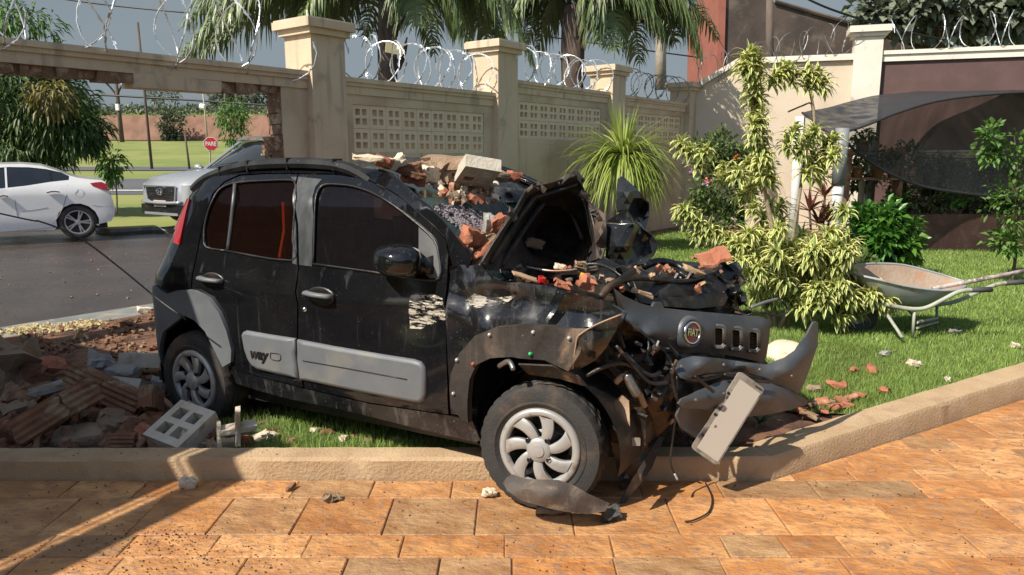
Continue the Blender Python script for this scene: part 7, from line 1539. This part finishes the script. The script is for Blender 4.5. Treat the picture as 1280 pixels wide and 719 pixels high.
for k in range(64):
    px, py = random.uniform(548, 622), random.uniform(228, 254); s = random.uniform(.012, .042); carlump(px, py, 1.40-(py-228)*.003, (s*1.4, s, s*.8), (random.random()*3, random.random()*3, random.random()*3), random.choice([m_clayo, m_clayd, m_plas, m_mort]), 'rubble_piece', 'small brick piece on the broken windscreen top', 'small brick pieces on the windscreen', sub=2)
carlump(590, 297, 1.10, (.10, .07, .09), (.3, .2, .6), m_clayo, 'brick_chunk', 'orange brick chunk at the foot of the windscreen')
carlump(607, 301, 1.08, (.16, .07, .06), (.1, -.4, .3), m_woodc, 'wood_chunk', 'grey tan wood chunk leaning on the bonnet edge')
carlump(601, 314, 1.04, (.13, .04, .03), (.2, -.6, .3), m_clayo, 'brick_shard', 'orange brick shard below the grey wood chunk', jit=.008)
carlump(588, 326, 1.03, (.09, .06, .03), (.2, -.5, .4), m_clayo, 'tile_chip', 'orange tile chip on the wing top by the mirror')
carlump(610, 280, 1.16, (.04, .06, .1), (.2, .1, .4), m_gcon, 'concrete_chip', 'grey upright concrete chip behind the bonnet edge')
carlump(625, 281, 1.12, (.1, .07, .08), (.2, -.4, .4), m_clayo, 'brick_chunk', 'orange brick chunk half hidden behind the bonnet edge')
for px, py, Y, sz, mt, nm, lb in ((704, 357, 3.32, (.07, .05, .035), m_clayo, 'tile_chip', 'orange tile chip on the wing edge, left of the pair'), (733, 354, 3.26, (.07, .05, .06), m_clayo, 'tile_chip', 'bright orange chip on the wing edge, right of the pair'), (679, 351, 3.42, (.05, .04, .03), m_red, 'plastic_chip', 'red plastic chip in the open engine bay'),
        (729, 347, 3.27, (.03, .03, .03), M_('yellow_plastic', (.7, .36, .03), rough=.5), 'plastic_chip', 'yellow plastic chip beside the bright orange chip'), (656, 346, 3.46, (.13, .045, .012), m_woodc, 'wood_splinter', 'tan splinter lying across the engine bay edge'), (802, 366, 3.42, (.11, .035, .02), m_woodc, 'wood_splinter', 'tan wood splinter resting on top of the grille panel'),
        (700, 334, 3.62, (.06, .03, .03), m_plas, 'plaster_chip', 'cream chip inside the folded bonnet'), (726, 331, 3.58, (.06, .04, .03), m_mort, 'mortar_chip', 'brown chip inside the folded bonnet, right side'), (868, 338, 3.82, (.12, .06, .02), m_woodc, 'wood_splinter', 'flat wood piece beside the orange roof tile on the engine'), (668, 304, 3.92, (.10, .03, .05), m_woodc, 'wood_splinter', 'tan torn board caught under the folded bonnet')):
    lump(0, 0, 0, sz, (.2, .35 if sz[0] > .1 else .2, .2), mt, nm, lb, pos=at(px, py, Y), jit=min(sz)*.2, sub=3)
tp = at(888, 322, 3.94); F = frame(tp, (1, .25, .12), (-.2, .8, .2), (0, -.2, 1)); m = MB(); vs = []
for i in range(9):
    for j in range(6):
        x = -.085+.17*i/8; y = -.07+.14*j/5; z = .022*math.cos((j/5-.5)*PI*2)+(.02 if i > 4 else 0)+random.uniform(-.003, .003); vs.append(F @ Vector((x+random.uniform(-.006, .006), y, z+.012)))
vs += [v-Vector((0, 0, .016)) for v in vs]; fs = [(i*6+j, (i+1)*6+j, (i+1)*6+j+1, i*6+j+1) for i in range(8) for j in range(5)]; bdr = border([t for f in fs for t in ((f[0], f[1], f[2]), (f[0], f[2], f[3]))])
m.add(vs, fs+[tuple(k+54 for k in f[::-1]) for f in fs]+[(b, a, a+54, b+54) for a, b in bdr]); props(m.build('roof_tile', m_clayo, loc=tp, sharp=35), 'broken orange roof tile lying on top of the wrecked engine', 'roof tile')
for k in range(36):
    px, py = random.uniform(640, 905), random.uniform(334, 362); Y = 3.35+max(0, (px-770)/150*.5)+random.uniform(0, .12)+(.2 if px < 760 else 0); s = random.uniform(.012, .03)
    if px < 760 and py > 352: py = 350
    lump(0, 0, 0, (s*1.5, s, s*.7), (random.random()*3, random.random(), random.random()*3), random.choice([m_clayo, m_mort, m_clayd, m_woodc]), 'rubble_piece', 'small brick crumb scattered over the open engine bay', 'rubble', 'brick crumbs in the engine bay', pos=at(px, py, Y), sub=2)
# grit on the soil and pavement
def grit(name, region, n, s0, s1, mat, z=.006, zf=None):
    m = MB()
    for k in range(n):
        x, y = region(); r = random.uniform(s0, s1)**1; m.box((x, y, z+r*.3), (r*1.3, r, r*.7), rot(random.random(), random.random(), random.random()*3), jit=r*.2)
    return props(m.build(name, mat), kind='stuff')
def inreg(P, dens=None):
    xs = [p[0] for p in P]; ys = [p[1] for p in P]
    while True:
        x, y = random.uniform(min(xs), max(xs)), random.uniform(min(ys), max(ys))
        if inpoly(x, y, P) and (dens is None or noise.noise(Vector((x*3, y*3, 7)))+.3 > random.random()*.8): return x, y
soilP = [(-5.5, 3.72), (-1.1, 3.72), (-1.6, 4.6), (-2.2, 6.5), (-3.3, 8.2), (-5.0, 6.0)]
grit('rubble_grit', lambda: inreg(soilP, 1), 1500, .006, .035, m_clayd, .01); grit('rubble_grit', lambda: inreg(soilP, 1), 900, .006, .03, m_mort, .01); grit('rubble_grit', lambda: inreg([(-.9, 3.72), (1.1, 3.72), (1.3, 4.2), (1.0, 5.2), (-.9, 4.4)], 1), 700, .005, .025, m_clayd, .02)
grit('pavement_grit', lambda: inreg([(-2.9, 2.3), (3, 2.3), (3, 4.2), (1.4, 3.48), (-2.9, 3.48)], 1), 800, .002, .006, m_dirtc, 0); grit('pavement_grit', lambda: (random.gauss(-1.46, .12), random.gauss(2.93, .08)), 260, .0015, .005, m_dirtc, 0); grit('pavement_grit', lambda: (random.gauss(-1.3, .3), random.gauss(2.72, .08)), 260, .0015, .005, m_dirtc, 0)
grit('kerb_grit', lambda: inreg([(-3, 3.53), (1.2, 3.53), (1.2, 3.64), (-3, 3.64)], 1), 130, .003, .010, m_clayd, .107)
gut = [(-4.6, 6.2), (-3.2, 8.2), (-3.7, 8.6), (-5.3, 6.4)]
m_sand = M_('straw_sand', (.52, .43, .22), (.42, .34, .18), scale=12, rough=.95)
grit('straw_litter', lambda: inreg([(-4.75, 6.0), (-3.9, 7.0), (-4.3, 7.3), (-5.2, 6.3)], 1), 900, .008, .026, m_sand, .004); grit('street_litter', lambda: inreg([(-5.5, 7), (-3.2, 9), (-6, 14), (-9, 12)], 1), 70, .008, .022, m_mort, -.010)
yc = gp(101, 425, .03); props(MB().tube(smooth_path([gp(92, 424, .02), gp(97, 418, .06), gp(101, 411, .12), gp(103, 416, .06), gp(108, 421, .03), gp(110, 424, .02)], 4), .012, 6).build('yellow_strap', m_sand, loc=yc), 'curled yellow strap on the gutter strip above the rubble', 'strap')
for px, py, lb in ((180, 388, 'pale brick fragment on the gutter strip, behind the car tail'), (157, 404, 'brown flat fragment on the gutter strip, left of the car tail')): lump(px, py, .03, (.13, .09, .05), (.1, .1, .5), m_plas if px == 180 else m_clayd, 'brick_fragment', lb, jit=.015, sub=3)
cpts = [(-40, 262, 4.1), (0, 267, 4.1), (50, 277, 4.1), (100, 298, 4.1), (150, 335, 4.1), (195, 372, 4.08), (222, 392, 4.03), (232, 400, 4.08)]
props(MB().tube(smooth_path([E0+GD*1.1+GN*3.4+Vector((0, 0, 2.45)), Vector((-4.6, 4.08, 1.72))]+[at(*p) for p in cpts[1:]], 5), .0045, 6).build('loose_cable', m_cable, loc=at(100, 298, 4.1)), 'loose black cable drooping across the view to the car rear wheel arch', 'cable')
tw = [gp(882, 604, .01), gp(890, 622, .012), gp(886, 640, .01), gp(868, 650, .012), gp(856, 652, .01)]
props(MB().tube(smooth_path(tw, 4), .004, 5).build('wire_scrap', m_cable, loc=tw[0]), 'thin dark wire scrap curling on the pavement below the hanging plate', 'wire')
